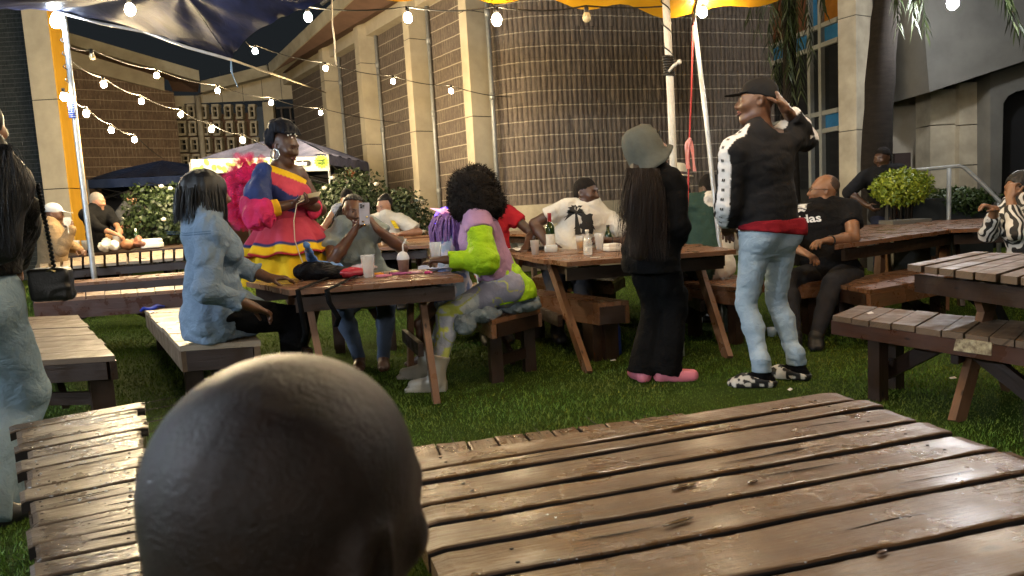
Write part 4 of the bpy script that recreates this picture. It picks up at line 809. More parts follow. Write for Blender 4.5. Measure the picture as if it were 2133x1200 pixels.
# ---- yellow canopy
def canopy():
    m, nt, b, tc = newmat('yellow_canopy'); co = tc.outputs['Object']
    nt.links.new(_mix(nt, _ramp(nt, _noise(nt, co, 3, 3), .35, .65), (.72, .36, .012), (.60, .27, .008)), b.inputs['Base Color']); b.inputs['Roughness'].default_value = .5
    tr = nt.nodes.new('ShaderNodeBsdfTranslucent'); tr.inputs[0].default_value = (.8, .42, .02, 1); ms = nt.nodes.new('ShaderNodeMixShader'); ms.inputs[0].default_value = .35
    out = nt.nodes['Material Output']; nt.links.new(b.outputs[0], ms.inputs[1]); nt.links.new(tr.outputs[0], ms.inputs[2]); nt.links.new(ms.outputs[0], out.inputs[0])
    nt.links.new(_bump(nt, _noise(nt, co, 9, 4, .6, dist=.8), .5, .03), b.inputs['Normal'])
    c0 = D(1442, 36, 5.9); L = D(850, 2, 5.05); R = D(1640, 1, 5.5); ctr = np.array([1.3, 3.4, 3.55]); L2 = c0 + (L - c0) * 1.25; R2 = c0 + (R - c0) * 4.2; N = L2 + (R2 - c0) + np.array([0, -1.2, 0]); c = [c0, R2, N, L2]; mb = MB()
    for i in range(4):
        a, b_ = c[i], c[(i + 1) % 4]
        def fn(u, v, a=a, b_=b_):
            p = a + (b_ - a) * u; q = p + (ctr - p) * v; return q + np.array([0, 0, .035 * math.sin(u * 26) * (1 - v) ** 2 - .12 * math.sin(math.pi * v) * 1 + .05 * math.sin(math.pi * u) * (1 - v)])
        mb.grid(fn, 40, 20)
    o = mb.build('canopy', m, None); tag(o, 'yellow tent canopy overhead with its corner on a thin pole', 'canopy')
    mb = MB()
    for q in c: mb.tube([q - np.array([0, 0, .05]), q + (ctr - q) * .5 - (0, 0, .16), ctr - (0, 0, .06)], .013, 6)
    mb.build('rib', M['cable'], o)
canopy()
# ================================================================== figures: one implicit surface per body or garment
_NT = np.random.default_rng(3).random((32, 32, 32)) * 2 - 1
def vnoise(p):
    i = np.floor(p).astype(int); f = p - i; f = f * f * (3 - 2 * f); r = 0
    for dx in (0, 1):
        wx = f[:, 0] if dx else 1 - f[:, 0]
        for dy in (0, 1):
            wy = f[:, 1] if dy else 1 - f[:, 1]
            for dz in (0, 1):
                wz = f[:, 2] if dz else 1 - f[:, 2]; r = r + wx * wy * wz * _NT[(i[:, 0] + dx) & 31, (i[:, 1] + dy) & 31, (i[:, 2] + dz) & 31]
    return r
def folds(p, amp, fr):
    q = p * np.asarray(fr); w = np.stack([vnoise(q * .5 + 7), vnoise(q * .5 + 13), vnoise(q * .5 + 29)], 1)
    return amp * ((1 - np.abs(vnoise(q + w * 1.3)) * 2.2) * .7 + .5 * vnoise(q * 2.1 + 5))
class Field:
    def __init__(s, h=.01): s.h = h; s.it = []
    def cone(s, a, b, ra, rb, k=.02, sq=None, cap=(0, 0), op='u', inf=0):
        s.it.append(('c', np.asarray(a, float), np.asarray(b, float), ra + inf, rb + inf, k, sq, cap, op)); return s
    def ell(s, c, r, R=None, k=.02, op='u', inf=0):
        s.it.append(('e', np.asarray(c, float), np.asarray(r, float) + inf, np.eye(3) if R is None else np.asarray(R, float), k, op)); return s
    def box(s, c, half, R=None, r=.01, k=.005, op='u'):
        s.it.append(('b', np.asarray(c, float), np.asarray(half, float), np.eye(3) if R is None else np.asarray(R, float), r, k, op)); return s
    def bounds(s, t):
        if t[0] == 'c':
            m = max(t[3], t[4]) * (max(1, t[6][1]) if t[6] else 1); return np.minimum(t[1], t[2]) - m, np.maximum(t[1], t[2]) + m
        if t[0] == 'e': m = np.abs(t[3].T) @ t[2]; return t[1] - m, t[1] + m
        m = np.abs(t[3].T) @ t[2] + t[4]; return t[1] - m, t[1] + m
    def dist(s, t, p):
        if t[0] == 'c':
            a, b = t[1], t[2]; ba = b - a; L2 = ba @ ba + 1e-12; q = p - a; tt = (q @ ba) / L2; tc = np.clip(tt, 0, 1); d = q - tc[:, None] * ba
            if t[6]: ax, f = t[6]; ax = np.asarray(ax, float); d = d + np.outer((d @ ax) * (1 / f - 1), ax)
            r = np.sqrt((d * d).sum(1)) - (t[3] + (t[4] - t[3]) * tc)
            L = math.sqrt(L2)
            if t[7][0]: r = np.maximum(r, -tt * L)
            if t[7][1]: r = np.maximum(r, (tt - 1) * L)
            return r
        if t[0] == 'e':
            q = (p - t[1]) @ t[3].T; k0 = np.sqrt(((q / t[2]) ** 2).sum(1)); k1 = np.sqrt(((q / t[2] ** 2) ** 2).sum(1)) + 1e-9; return k0 * (k0 - 1) / k1
        q = np.abs((p - t[1]) @ t[3].T) - t[2]; return np.sqrt((np.maximum(q, 0) ** 2).sum(1)) + np.minimum(q.max(1), 0) - t[4]
    def mesh(s, noise=None, clip=None):
        h = s.h; bs = [s.bounds(t) for t in s.it if t[-1] == 'u']; lo = np.min([b[0] for b in bs], 0) - 3 * h - .015; hi = np.max([b[1] for b in bs], 0) + 3 * h + .015
        n = np.ceil((hi - lo) / h).astype(int) + 1; f = np.full(n, .5, np.float32); ax = [lo[i] + h * np.arange(n[i]) for i in range(3)]
        for t in s.it:
            k = t[5] if t[0] == 'c' else (t[4] if t[0] == 'e' else t[5]); b0, b1 = s.bounds(t); pad = max(k, 0) + 3 * h
            i0 = np.clip(np.floor((b0 - pad - lo) / h).astype(int), 0, n); i1 = np.clip(np.ceil((b1 + pad - lo) / h).astype(int) + 1, 0, n)
            if (i1 <= i0).any(): continue
            g_ = np.meshgrid(*[ax[j][i0[j]:i1[j]] for j in range(3)], indexing='ij'); sh = g_[0].shape
            d = s.dist(t, np.stack([q.ravel() for q in g_], 1)).reshape(sh).astype(np.float32); sl = tuple(slice(i0[j], i1[j]) for j in range(3)); o = f[sl]
            if t[-1] == 'u':
                if k > 1e-4: hh = np.maximum(k - np.abs(o - d), 0) / k; f[sl] = np.minimum(o, d) - hh * hh * k * .25
                else: f[sl] = np.minimum(o, d)
            else:
                if k > 1e-4: hh = np.maximum(k - np.abs(o + d), 0) / k; f[sl] = np.maximum(o, -d) + hh * hh * k * .25
                else: f[sl] = np.maximum(o, -d)
        if noise is not None or clip is not None:
            m = np.argwhere(np.abs(f) < 4 * h); p = lo + m * h; v = f[m[:, 0], m[:, 1], m[:, 2]]
            if noise is not None: v = v + noise(p)
            f[m[:, 0], m[:, 1], m[:, 2]] = v
            if clip is not None:
                m = np.argwhere(f < 3 * h); p = lo + m * h; v = f[m[:, 0], m[:, 1], m[:, 2]]; f[m[:, 0], m[:, 1], m[:, 2]] = np.maximum(v, clip(p))
        return nets(f, lo, h)
_CO = np.array([(i, j, k) for i in (0, 1) for j in (0, 1) for k in (0, 1)])
_ED = [(a, b) for a in range(8) for b in range(a + 1, 8) if np.abs(_CO[a] - _CO[b]).sum() == 1]
def nets(f, lo, h):
    s = f < 0; c = np.zeros(np.array(f.shape) - 1, np.int8)
    for o in _CO: c += s[o[0]:o[0] + c.shape[0], o[1]:o[1] + c.shape[1], o[2]:o[2] + c.shape[2]]
    idx = np.argwhere((c > 0) & (c < 8)); v = np.stack([f[idx[:, 0] + o[0], idx[:, 1] + o[1], idx[:, 2] + o[2]] for o in _CO], 1)
    acc = np.zeros((len(idx), 3)); cn = np.zeros(len(idx))
    for a, b in _ED:
        m = (v[:, a] < 0) != (v[:, b] < 0); t = np.where(m, v[:, a] / np.where(m, v[:, a] - v[:, b], 1), 0)
        acc += np.where(m[:, None], _CO[a] + (_CO[b] - _CO[a]) * t[:, None], 0); cn += m
    V = lo + (idx + acc / cn[:, None]) * h; gid = np.full(c.shape, -1, np.int64); gid[idx[:, 0], idx[:, 1], idx[:, 2]] = np.arange(len(idx)); F = []
    for ax in range(3):
        u, w = [(1, 2), (2, 0), (0, 1)][ax]; sl0 = [slice(None)] * 3; sl1 = [slice(None)] * 3; sl0[ax] = slice(0, -1); sl1[ax] = slice(1, None)
        a, b = s[tuple(sl0)], s[tuple(sl1)]; e = np.argwhere(a != b); ok = (e[:, u] > 0) & (e[:, w] > 0) & (e[:, u] < c.shape[u]) & (e[:, w] < c.shape[w]); e = e[ok]
        eu = np.zeros(3, int); eu[u] = 1; ew = np.zeros(3, int); ew[w] = 1
        q = np.stack([gid[tuple((e - eu - ew).T)], gid[tuple((e - ew).T)], gid[tuple(e.T)], gid[tuple((e - eu).T)]], 1); fl = ~a[tuple(e.T)]; q[fl] = q[fl][:, ::-1]; F.append(q)
    return V, np.concatenate(F)
def vmesh(name, VF, m, parent, col=None, smooth=0):
    V, F = VF; V = V.copy(); F = F[(F >= 0).all(1)]
    for _ in range(smooth):
        acc = np.zeros_like(V); cn = np.zeros(len(V))
        for i in range(4): np.add.at(acc, F[:, i], V[F[:, (i + 1) % 4]]); np.add.at(cn, F[:, i], 1)
        V = .5 * V + .5 * acc / np.maximum(cn, 1)[:, None]
    me = bpy.data.meshes.new(name); L = V - wpos(parent) if parent is not None else V
    me.vertices.add(len(V)); me.vertices.foreach_set('co', L.ravel()); me.loops.add(F.size); me.loops.foreach_set('vertex_index', F.ravel().astype(np.int32)); me.polygons.add(len(F))
    me.polygons.foreach_set('loop_start', np.arange(0, F.size, 4, dtype=np.int32)); me.polygons.foreach_set('loop_total', np.full(len(F), 4, np.int32)); me.polygons.foreach_set('use_smooth', np.ones(len(F), bool))
    me.update(calc_edges=True); me.materials.append(m)
    if col is not None:
        c = np.ones((len(V), 4), np.float32); c[:, :3] = col(V); at_ = me.color_attributes.new('Col', 'FLOAT_COLOR', 'POINT'); at_.data.foreach_set('color', c.ravel())
    o = bpy.data.objects.new(name, me); COL.objects.link(o)
    if parent is not None: o.parent = parent
    return o
def perp(v, d): v = v - d * (v @ d); return v / (np.linalg.norm(v) + 1e-9)
def ik(a, c, l1, l2, pole):
    d = c - a; L = np.linalg.norm(d); u = d / L
    if L > (l1 + l2) * .995: c = a + u * (l1 + l2) * .995; L = (l1 + l2) * .995
    x = (l1 * l1 - l2 * l2 + L * L) / (2 * L); y = math.sqrt(max(l1 * l1 - x * x, 0)); return a + u * x + perp(np.asarray(pole, float), u) * y, c
def hd(yaw): return np.array([math.sin(rad(yaw)), math.cos(rad(yaw)), 0.])
class Fig:
    """yaw 0 faces away from the camera (+y), 90 faces right (+x). All targets are world points."""
    def __init__(s, h, pelvis, yaw, lean=0, side=0, twist=0, head=(None, 0, 0), lh=None, rh=None, le=None, re=None, lf=None, rf=None, lk=None, rk=None, w=1., fem=False, toe=None, curl=(.35, .35), hdir=(None, None), hn=(None, None), neck=0, shw=1., hp=None, ltoe=None, rtoe=None, belly=0, fit=True, els=None, drop=0.):
        s.h = h; k = s.s = h / 1.75; s.w = w; s.fem = fem; s.P = np.asarray(pelvis, float); s.yaw = yaw; s.F = hd(yaw); s.R = hd(yaw + 90); Z = np.array([0, 0, 1.]); s.belly = belly
        s.U = unit(Z * math.cos(rad(lean)) + s.F * math.sin(rad(lean)) + s.R * math.tan(rad(side)))
        hy = head[0] if head[0] is not None else yaw; p, r = rad(head[1]), rad(head[2]); f0, r0 = hd(hy), hd(hy + 90)
        s.hF = f0 * math.cos(p) + Z * math.sin(p); u0 = Z * math.cos(p) - f0 * math.sin(p); s.hU = u0 * math.cos(r) + r0 * math.sin(r); s.hR = r0 * math.cos(r) - u0 * math.sin(r)
        if hp is not None and fit:
            St = np.asarray(hp, float) - s.hU * .065 * k - s.F * (.02 + neck) * k - (s.U * .5 + Z * .5) * .145 * k - Z * drop; d = St - s.P; L = np.linalg.norm(d); s.U = unit(d); s.P = St - s.U * min(max(L, .46 * k), .545 * k)
        s.Fc = perp(s.F, s.U)
        ty = yaw + twist; Rs = perp(hd(ty + 90), s.U); s.Rs = Rs; s.Fs = perp(hd(ty), s.U)
        s.S = s.P + s.U * .51 * k; sw = (.165 if fem else .19) * k * shw; s.sh = {-1: s.S - Rs * sw, 1: s.S + Rs * sw}; s.sw = sw
        s.N = s.S + s.U * .045 * k; s.H = s.N + s.U * .10 * k + s.Fs * (.02 + neck) * k + s.hU * .065 * k if hp is None else np.asarray(hp, float)
        ua, fa = .30 * k, .265 * k; s.ua = ua; s.fa = fa; s.el = {}; s.wr = {}
        for sd, t, pl in ((-1, lh, le), (1, rh, re)):
            t = s.sh[sd] + np.array([0, 0, -.54 * k]) + Rs * sd * .10 * k if t is None else np.asarray(t, float); pl = (-s.F + Rs * sd * .6) if pl is None else np.asarray(pl, float)
            s.el[sd], s.wr[sd] = ik(s.sh[sd], t, ua, fa, pl)
        for sd, q in (els or {}).items(): s.el[sd] = np.asarray(q, float)
        for sd, t in ((-1, lh), (1, rh)):
            if els and sd in els and t is not None: s.wr[sd] = np.asarray(t, float)
        th, sn = .43 * k, .42 * k; s.hip = {-1: s.P - s.R * .088 * k * w, 1: s.P + s.R * .088 * k * w}; s.kn = {}; s.an = {}; s.toe = {}
        for sd, t, pl, td in ((-1, lf, lk, ltoe), (1, rf, rk, rtoe)):
            t = np.array([*(s.hip[sd] + s.R * sd * .02)[:2], g(*s.P[:2]) + .075]) if t is None else np.asarray(t, float); pl = s.F if pl is None else np.asarray(pl, float)
            s.kn[sd], s.an[sd] = ik(s.hip[sd], t, th, sn, pl); s.toe[sd] = unit(np.asarray(td if td is not None else (toe if toe is not None else s.F), float) * (1, 1, 0))
        s.curl = curl; s.hdir = hdir; s.hn = hn
    def hM(s): return np.stack([s.hR, s.hF, s.hU])
    def hclip(s, zc, yc, sl=0.):      # cut a head covering open over the face: gone below zc where y > yc
        k = s.s; return lambda p: np.minimum(zc * k + sl * ((p - s.H) @ s.hF) - (p - s.H) @ s.hU, (p - s.H) @ s.hF - yc * k)
    def hpt(s, x, y, z): return s.H + (s.hR * x + s.hF * y + s.hU * z) * s.s
    def body(s, f, parts, inf=0., kk=1.):
        k, w, U, F, R = s.s, s.w, s.U, s.Fc, s.R
        for p in parts:
            if p == 'hips':
                f.ell(s.P + U * .03 * k, (.168 * k * w, .118 * k * w, .115 * k), np.stack([R, F, U]), .04, inf=inf)
                for sd in (-1, 1): f.ell(s.hip[sd] - F * .045 * k + U * .0 * k, np.array((.088, .085, .095)) * k * w, np.stack([R, F, U]), .04, inf=inf)
            elif p == 'torso':
                wa, ch = (.118, .142) if s.fem else (.142, .168)
                f.cone(s.P + U * .05 * k, s.P + U * .20 * k, .152 * k * w, wa * k * w, .05, (F, .74), inf=inf); f.cone(s.P + U * .20 * k, s.P + U * .40 * k, wa * k * w, ch * k * (.5 + .5 * w), .05, (s.Fs, .70), inf=inf)
                f.cone(s.sh[-1] * .88 + s.S * .12 - U * .015, s.sh[1] * .88 + s.S * .12 - U * .015, .066 * k, .066 * k, .06, inf=inf); f.cone(s.S - U * .04 * k, s.S + U * .02 * k, .105 * k, .07 * k, .05, (s.Fs, .8), inf=inf)
                for sd in (-1, 1): f.cone(s.N + U * .03 * k, s.sh[sd] * .75 + s.S * .25 + U * .03 * k, .055 * k, .036 * k, .04, inf=inf)
                if s.belly: f.ell(s.P + U * .16 * k + F * .05 * k, np.array((.15, .12, .15)) * k * (w + s.belly), np.stack([R, F, U]), .06, inf=inf)
                if s.fem:
                    for sd in (-1, 1): f.ell(s.P + U * .37 * k + s.Fs * .085 * k + s.Rs * sd * .07 * k, np.array((.068, .062, .07)) * k, np.stack([s.Rs, s.Fs, U]), .04, inf=inf)
            elif p == 'neck': f.cone(s.S + U * .0, s.H - s.hU * .06 * k - s.hF * .015 * k, (.058 if s.fem else .066) * k, (.052 if s.fem else .062) * k, .03, inf=inf)
            elif p == 'uarm':
                for sd in (-1, 1): f.cone(s.sh[sd], s.el[sd], (.052 if s.fem else .06) * k * (.6 + .4 * w), (.041 if s.fem else .046) * k * (.6 + .4 * w), .03 * kk, inf=inf)
            elif p == 'farm':
                for sd in (-1, 1):
                    f.cone(s.el[sd], s.el[sd] * .65 + s.wr[sd] * .35, .042 * k, .044 * k * (.7 + .3 * w), .02, inf=inf); f.cone(s.el[sd] * .65 + s.wr[sd] * .35, s.wr[sd], .043 * k * (.7 + .3 * w), .028 * k, .02, inf=inf)
            elif p == 'thigh':
                for sd in (-1, 1): f.cone(s.hip[sd] - U * .02 * k * 0, s.kn[sd], .09 * k * w, .058 * k * (.5 + .5 * w), .035, inf=inf)
            elif p == 'shin':
                for sd in (-1, 1):
                    c = s.kn[sd] * .68 + s.an[sd] * .32; b = unit(np.cross(np.cross(s.an[sd] - s.kn[sd], s.toe[sd]), s.an[sd] - s.kn[sd]))
                    f.cone(s.kn[sd], c - s.toe[sd] * .012 * k, .056 * k, .058 * k * (.6 + .4 * w), .02, inf=inf); f.cone(c - s.toe[sd] * .012 * k, s.an[sd], .056 * k * (.6 + .4 * w), .036 * k, .02, inf=inf)
            elif p == 'foot':
                for sd in (-1, 1): s.foot(f, sd, inf)
        return f
    def foot(s, f, sd, inf=0., hgt=1.):
        k = s.s; a, t = s.an[sd], s.toe[sd]; z = np.array([0, 0, 1.]); r = np.cross(t, z); gz = a[2] - .075 * k
        b = np.array([a[0], a[1], gz]); f.cone(a, b + t * .0 - t * .03 * k + z * .035 * k, .038 * k, .034 * k, .02, inf=inf); f.cone(b - t * .03 * k + z * .032 * k, b + t * .10 * k + z * .03 * k, .032 * k, .036 * k, .03, inf=inf); f.cone(a - z * .01, b + t * .10 * k + z * .035 * k, .034 * k, .03 * k, .03, inf=inf)
        f.cone(b + t * .09 * k + z * .026 * k + r * .012, b + t * .165 * k + z * .02 * k + r * .012, .028 * k, .02 * k, .02, inf=inf); f.cone(b + t * .09 * k + z * .026 * k - r * .02, b + t * .145 * k + z * .02 * k - r * .024, .026 * k, .018 * k, .02, inf=inf)
    def head(s, f, kk=1., jaw=1., smile=0):
        k = s.s; M_ = s.hM(); e = lambda c, r, kx=.02, op='u': f.ell(s.hpt(*c), np.array(r) * k, M_, kx * k, op); c = lambda a, b, ra, rb, kx=.012, op='u': f.cone(s.hpt(*a), s.hpt(*b), ra * k, rb * k, kx * k, op=op)
        e((0, -.014, .036), (.073, .093, .083)); e((0, .022, -.032), (.058 * jaw, .066, .078), .04); e((0, .012, .0), (.064, .078, .07), .03)
        e((0, .064, -.098), (.024 * jaw, .022, .02), .03); c((-.047 * jaw, .0, -.072), (-.012, .062, -.10), .02, .018, .03); c((.047 * jaw, .0, -.072), (.012, .062, -.10), .02, .018, .03)
        c((-.036, .077, .024), (.036, .077, .024), .013, .013, .02)
        for sd in (-1, 1):
            e((sd * .031, .094, .004), (.017, .014, .011), .014, 's'); e((sd * .031, .077, .003), (.0145, .0125, .0115), .004); c((sd * .044, .07, -.025), (sd * .028, .08, -.03), .018, .014, .03)
            e((sd * .072, -.008, -.004), (.011, .02, .031), .008); e((sd * .079, .0, -.002), (.008, .010, .017), .006, 's'); e((sd * .014, .096, -.034), (.0105, .012, .009), .01)
            c((sd * .018, .088, .011), (sd * .046, .078, .010), .0045, .004, .006)
        c((0, .086, .015), (0, .108, -.026), .009, .0135, .014); e((0, .106, -.030), (.013, .013, .011), .01)
        lip = .008 * smile
        c((-.022 - lip, .080 - lip, -.060 + lip), (0, .0915, -.056), .006, .0085, .008); c((.022 + lip, .080 - lip, -.060 + lip), (0, .0915, -.056), .006, .0085, .008); c((-.018 - lip, .079 - lip, -.067 + lip), (0, .089, -.071), .006, .0095, .008); c((.018 + lip, .079 - lip, -.067 + lip), (0, .089, -.071), .006, .0095, .008)
        c((-.02 - lip, .094 - lip, -.0635 + lip), (.02 + lip, .094 - lip, -.0635 + lip), .0022, .0022, .003, 's')
    def hand(s, f, sd, curl=None, thumb=.5):
        k = s.s * (.92 if s.fem else 1); i = 0 if sd == -1 else 1; wr = s.wr[sd]; fd = unit(wr - s.el[sd]); d = fd if s.hdir[i] is None else unit(np.asarray(s.hdir[i], float))
        n = s.hn[i]; n = perp(np.asarray(n, float) if n is not None else (-s.Rs * sd if abs(d[2]) > .6 else np.array([0, 0, -1.])), d); t = np.cross(d, n) * sd; cu = s.curl[i] if curl is None else curl
        pt = lambda a, b, c: wr + (d * a + t * b + n * c) * k
        f.cone(pt(-.01, 0, 0), pt(.03, 0, 0), .027 * k, .033 * k, .02, (n, .7)); f.cone(pt(.03, .0, 0), pt(.078, .0, 0), .037 * k, .041 * k, .015, (n, .42)); f.cone(pt(.02, .026, .008), pt(.055, .034, .006), .016 * k, .012 * k, .012)
        for j, (o, L, r) in enumerate(((.030, .072, .0092), (.0105, .080, .0096), (-.0095, .075, .0092), (-.028, .058, .0082))):
            p = pt(.084 - abs(o) * .12, o, 0); ang = 0; q = unit(d + t * o * 1.5)
            for fr, dg in ((.44, 55), (.31, 85), (.25, 55)):
                ang += dg * (cu + .05 * (j - 1)); v = q * math.cos(rad(ang)) + n * math.sin(rad(ang)); e = p + v * L * fr * k; f.cone(p, e, r * k, r * .92 * k, .004); p = e
        b = pt(.022, .028, .008); v = unit(d * .62 + t * .72 + n * (.15 + .5 * thumb)); e = b + v * .042 * k; f.cone(b, e, .0125 * k, .011 * k, .012); v2 = unit(d * .85 + t * (.42 - .6 * thumb) + n * (.2 + .5 * thumb)); m_ = e + v2 * .030 * k; f.cone(e, m_, .0105 * k, .0098 * k, .005); v3 = unit(v2 + n * .2 - t * .1); f.cone(m_, m_ + v3 * .022 * k, .0098 * k, .008 * k, .004)
    def flesh(s, parent, m, h=.008, parts=('hips', 'torso', 'neck', 'uarm', 'farm', 'thigh', 'shin', 'foot'), hands=(-1, 1), name='body', face=True, smile=0, jaw=1., thumb=.5, inf=-.006, hs=1.):
        f = Field(h); s.body(f, [p for p in parts if p not in ('neck', 'farm', 'foot')], inf); s.body(f, [p for p in parts if p in ('neck', 'farm', 'foot')])
        if face:
            k0 = s.s; s.s = k0 * hs; s.head(f, smile=smile, jaw=jaw); s.s = k0
        for sd in hands: s.hand(f, sd, thumb=thumb)
        return vmesh(name, f.mesh(), m, parent)
    def wear(s, name, parent, m, parts, inf=.012, h=.011, extra=None, fold=.006, fr=(9, 9, 12), col=None, clip=None, kk=1., smooth=0):
        f = Field(h); s.body(f, parts, inf, kk)
        if extra: extra(f)
        return vmesh(name, f.mesh((lambda p: folds(p, fold, fr)) if fold else None, clip), m, parent, col, smooth)
def eyes(s, parent, brow=True, open_=.8):
    k = s.s
    for sd in (-1, 1):
        mb = MB(); c = s.hpt(sd * .031, .0785, .0025); R_ = s.hM(); mb.ball(c, .0122 * k, 12, 0, np.stack([s.hR, s.hU, s.hF])); mb.ball(c + s.hF * .0075 * k, .0062 * k, 10, 1); e = mb.build('eye', [M['eye_white'], M['eye_dark']], parent)
M['eye_white'] = mat('eye_white', (.62, .58, .52), .25, .1); M['eye_dark'] = mat('eye_iris', (.012, .008, .006), .1, .1)
M['teeth'] = mat('teeth', (.75, .72, .65), .25, .05)
def marks(s, parent, m=None, smile=0, brow=True, lips=None):
    m = m or M['hair']
    for sd in (-1, 1):
        if brow: mb = MB(); mb.tube([s.hpt(sd * .014, .094, .021), s.hpt(sd * .030, .0915, .0265), s.hpt(sd * .047, .080, .021)], [.003 * s.s, .0038 * s.s, .002 * s.s], 6); mb.build('eyebrow', m, parent)
        mb = MB(); mb.tube([s.hpt(sd * .018, .0885, .0045), s.hpt(sd * .031, .0915, .0095), s.hpt(sd * .046, .080, .0045)], .0024 * s.s, 5); mb.build('eyelash', m, parent)
    if lips:
        l = .007 * smile
        for z0, dz in ((-.0565, .004), (-.0705, -.003)):
            mb = MB(); mb.tube([s.hpt(-.023 - l, .085 - l, -.0635 + l), s.hpt(-.011, .0975, z0), s.hpt(0, .1005, z0 - .001), s.hpt(.011, .0975, z0), s.hpt(.023 + l, .085 - l, -.0635 + l)], [.003, .0062, .0066, .0062, .003], 6); mb.build('lip', lips, parent)
M['lips'] = mat('dark_lips', (.12, .035, .028), .4, .2); M['lips_pink'] = mat('pink_lips', (.30, .08, .07), .4, .2)
def person(label, base, group=None): return empty('person', label, 'person', (base[0], base[1], g(base[0], base[1])), group)
def strands(mb, roots, ends, w=.004, sag=.0, n=4, jit=.01):
    for a, b in zip(roots, ends):
        a = np.asarray(a, float); b = np.asarray(b, float); s = unit(np.cross(b - a, rng.normal(size=3))) * w; prev = a; off = rng.normal(0, jit, 3)
        for i in range(1, n + 1):
            t = i / n; p = a + (b - a) * t + off * math.sin(math.pi * t); q = s * (1 - .6 * t); q0 = s * (1 - .6 * (t - 1 / n)); mb.face([prev - q0, prev + q0, p + q, p - q], None, 0, True); prev = p
M['sk_dark'] = skin('deep_brown_skin', (.075, .034, .019)); M['sk_brown'] = skin('brown_skin', (.115, .053, .029)); M['sk_mid'] = skin('mid_brown_skin', (.25, .125, .068)); M['sk_light'] = skin('light_skin', (.40, .21, .13)); M['sk_tan'] = skin('tan_skin', (.25, .12, .065))
M['hair'] = mat('black_hair', (.008, .007, .007), .5, .3, 60, .5, 150, .4, sc3=(1, 1, .15)); M['hair_soft'] = mat('soft_black_hair', (.010, .008, .007), .85, .3, 60, .6, 120, .15)
# ================================================================== the people
def hairfield(F_, h=.007): return Field(h)
def short_hair(F_, parent, m, th=.004, h=.006, name='hair', back=0.):
    f = Field(h); M_ = F_.hM(); k = F_.s
    f.ell(F_.hpt(0, -.016, .038), np.array((.0745, .0945, .0845)) * k + th, M_); f.ell(F_.hpt(0, -.045, -.01), np.array((.066, .06, .06)) * k + th, M_, .03)
    f.ell(F_.hpt(0, .098, -.018), np.array((.075, .075, .082)) * k, M_, .01, 's'); f.ell(F_.hpt(0, .02, -.10), np.array((.10, .09, .075)) * k, M_, .01, 's')
    return vmesh(name, f.mesh(lambda p: .0025 * vnoise(p * 120)), m, parent)
def nearest(V, pts):
    d = np.full(len(V), 9.); t = np.zeros(len(V)); L = 0
    for a, b in zip(pts[:-1], pts[1:]):
        a = np.asarray(a, float); b = np.asarray(b, float); ba = b - a; l = np.linalg.norm(ba); q = np.clip(((V - a) @ ba) / (ba @ ba), 0, 1); e = np.linalg.norm(V - a - q[:, None] * ba, axis=1); m = e < d; d[m] = e[m]; t[m] = L + q[m] * l; L += l
    return d, t
def textmesh(txt, size, font_shear=0, bold=0.0):
    cu = bpy.data.curves.new('lettering', 'FONT'); cu.body = txt; cu.size = size; cu.shear = font_shear; cu.offset = bold; cu.align_x = 'CENTER'; cu.align_y = 'CENTER'; cu.resolution_u = 3
    o = bpy.data.objects.new('lettering', cu); COL.objects.link(o); dg = bpy.context.evaluated_depsgraph_get(); me = bpy.data.meshes.new_from_object(o.evaluated_get(dg)); bpy.data.objects.remove(o)
    bm = bmesh.new(); bm.from_mesh(me); bmesh.ops.triangulate(bm, faces=bm.faces); V = np.array([v.co[:] for v in bm.verts]); Fs = [[v.index for v in f.verts] for f in bm.faces]; bm.free(); bpy.data.meshes.remove(me); return V, Fs
def subdiv(V, Fs, n=1):
    for _ in range(n):
        V = list(map(tuple, V)); ed = {}; out = []
        def mid(a, b):
            k = (min(a, b), max(a, b))
            if k not in ed: ed[k] = len(V); V.append(tuple((np.array(V[a]) + np.array(V[b])) / 2))
            return ed[k]
        for a, b, c in Fs: x, y, z = mid(a, b), mid(b, c), mid(c, a); out += [[a, x, z], [x, b, y], [z, y, c], [x, y, z]]
        V = np.array(V); Fs = out
    return np.asarray(V), Fs
def decal(name, shapes, origin, ux, uy, target, m, parent, off=.004, rayd=None):
    """flat shapes (V,F) in a local frame pressed onto the cloth of target"""
    bpy.context.view_layer.update(); me = target.data; W_ = wpos(target); bv = BVHTree.FromPolygons([tuple(np.array(v.co) + W_) for v in me.vertices], [p.vertices[:] for p in me.polygons])
    nz = np.cross(ux, uy) if rayd is None else -np.asarray(rayd); nz = nz / np.linalg.norm(nz); mb = MB()
    for V, Fs in shapes:
        P3 = []
        for v in V:
            q = np.asarray(origin) + ux * v[0] + uy * v[1] + nz * .5; hit = bv.ray_cast(Vector(q), Vector(-nz)); P3.append(np.array(hit[0]) + nz * off if hit[0] is not None else q - nz * .5)
        mb.raw(P3, Fs, 0, True)
    return mb.build(name, m, parent)
def foot_rest(x, y, k=1.): return np.array([x, y, g(x, y) + .075 * k])
def gz(p, k=1.): p = np.asarray(p, float).copy(); p[2] = g(p[0], p[1]) + .075 * k; return p
M['print_white'] = mat('white_print', (.8, .8, .8), .7, .05); M['print_black'] = mat('black_print', (.015, .015, .015), .8)
V1 = vcloth('patterned_cloth', .85, .4); V2 = vcloth('patterned_shoe', .5, .2)
M['blue_jean'] = cloth('pale_jeans', (.36, .45, .53), .9, .6, 700, col2=(.26, .34, .42)); M['lens'] = mat('spectacle_frame', (.02, .018, .015), .3)

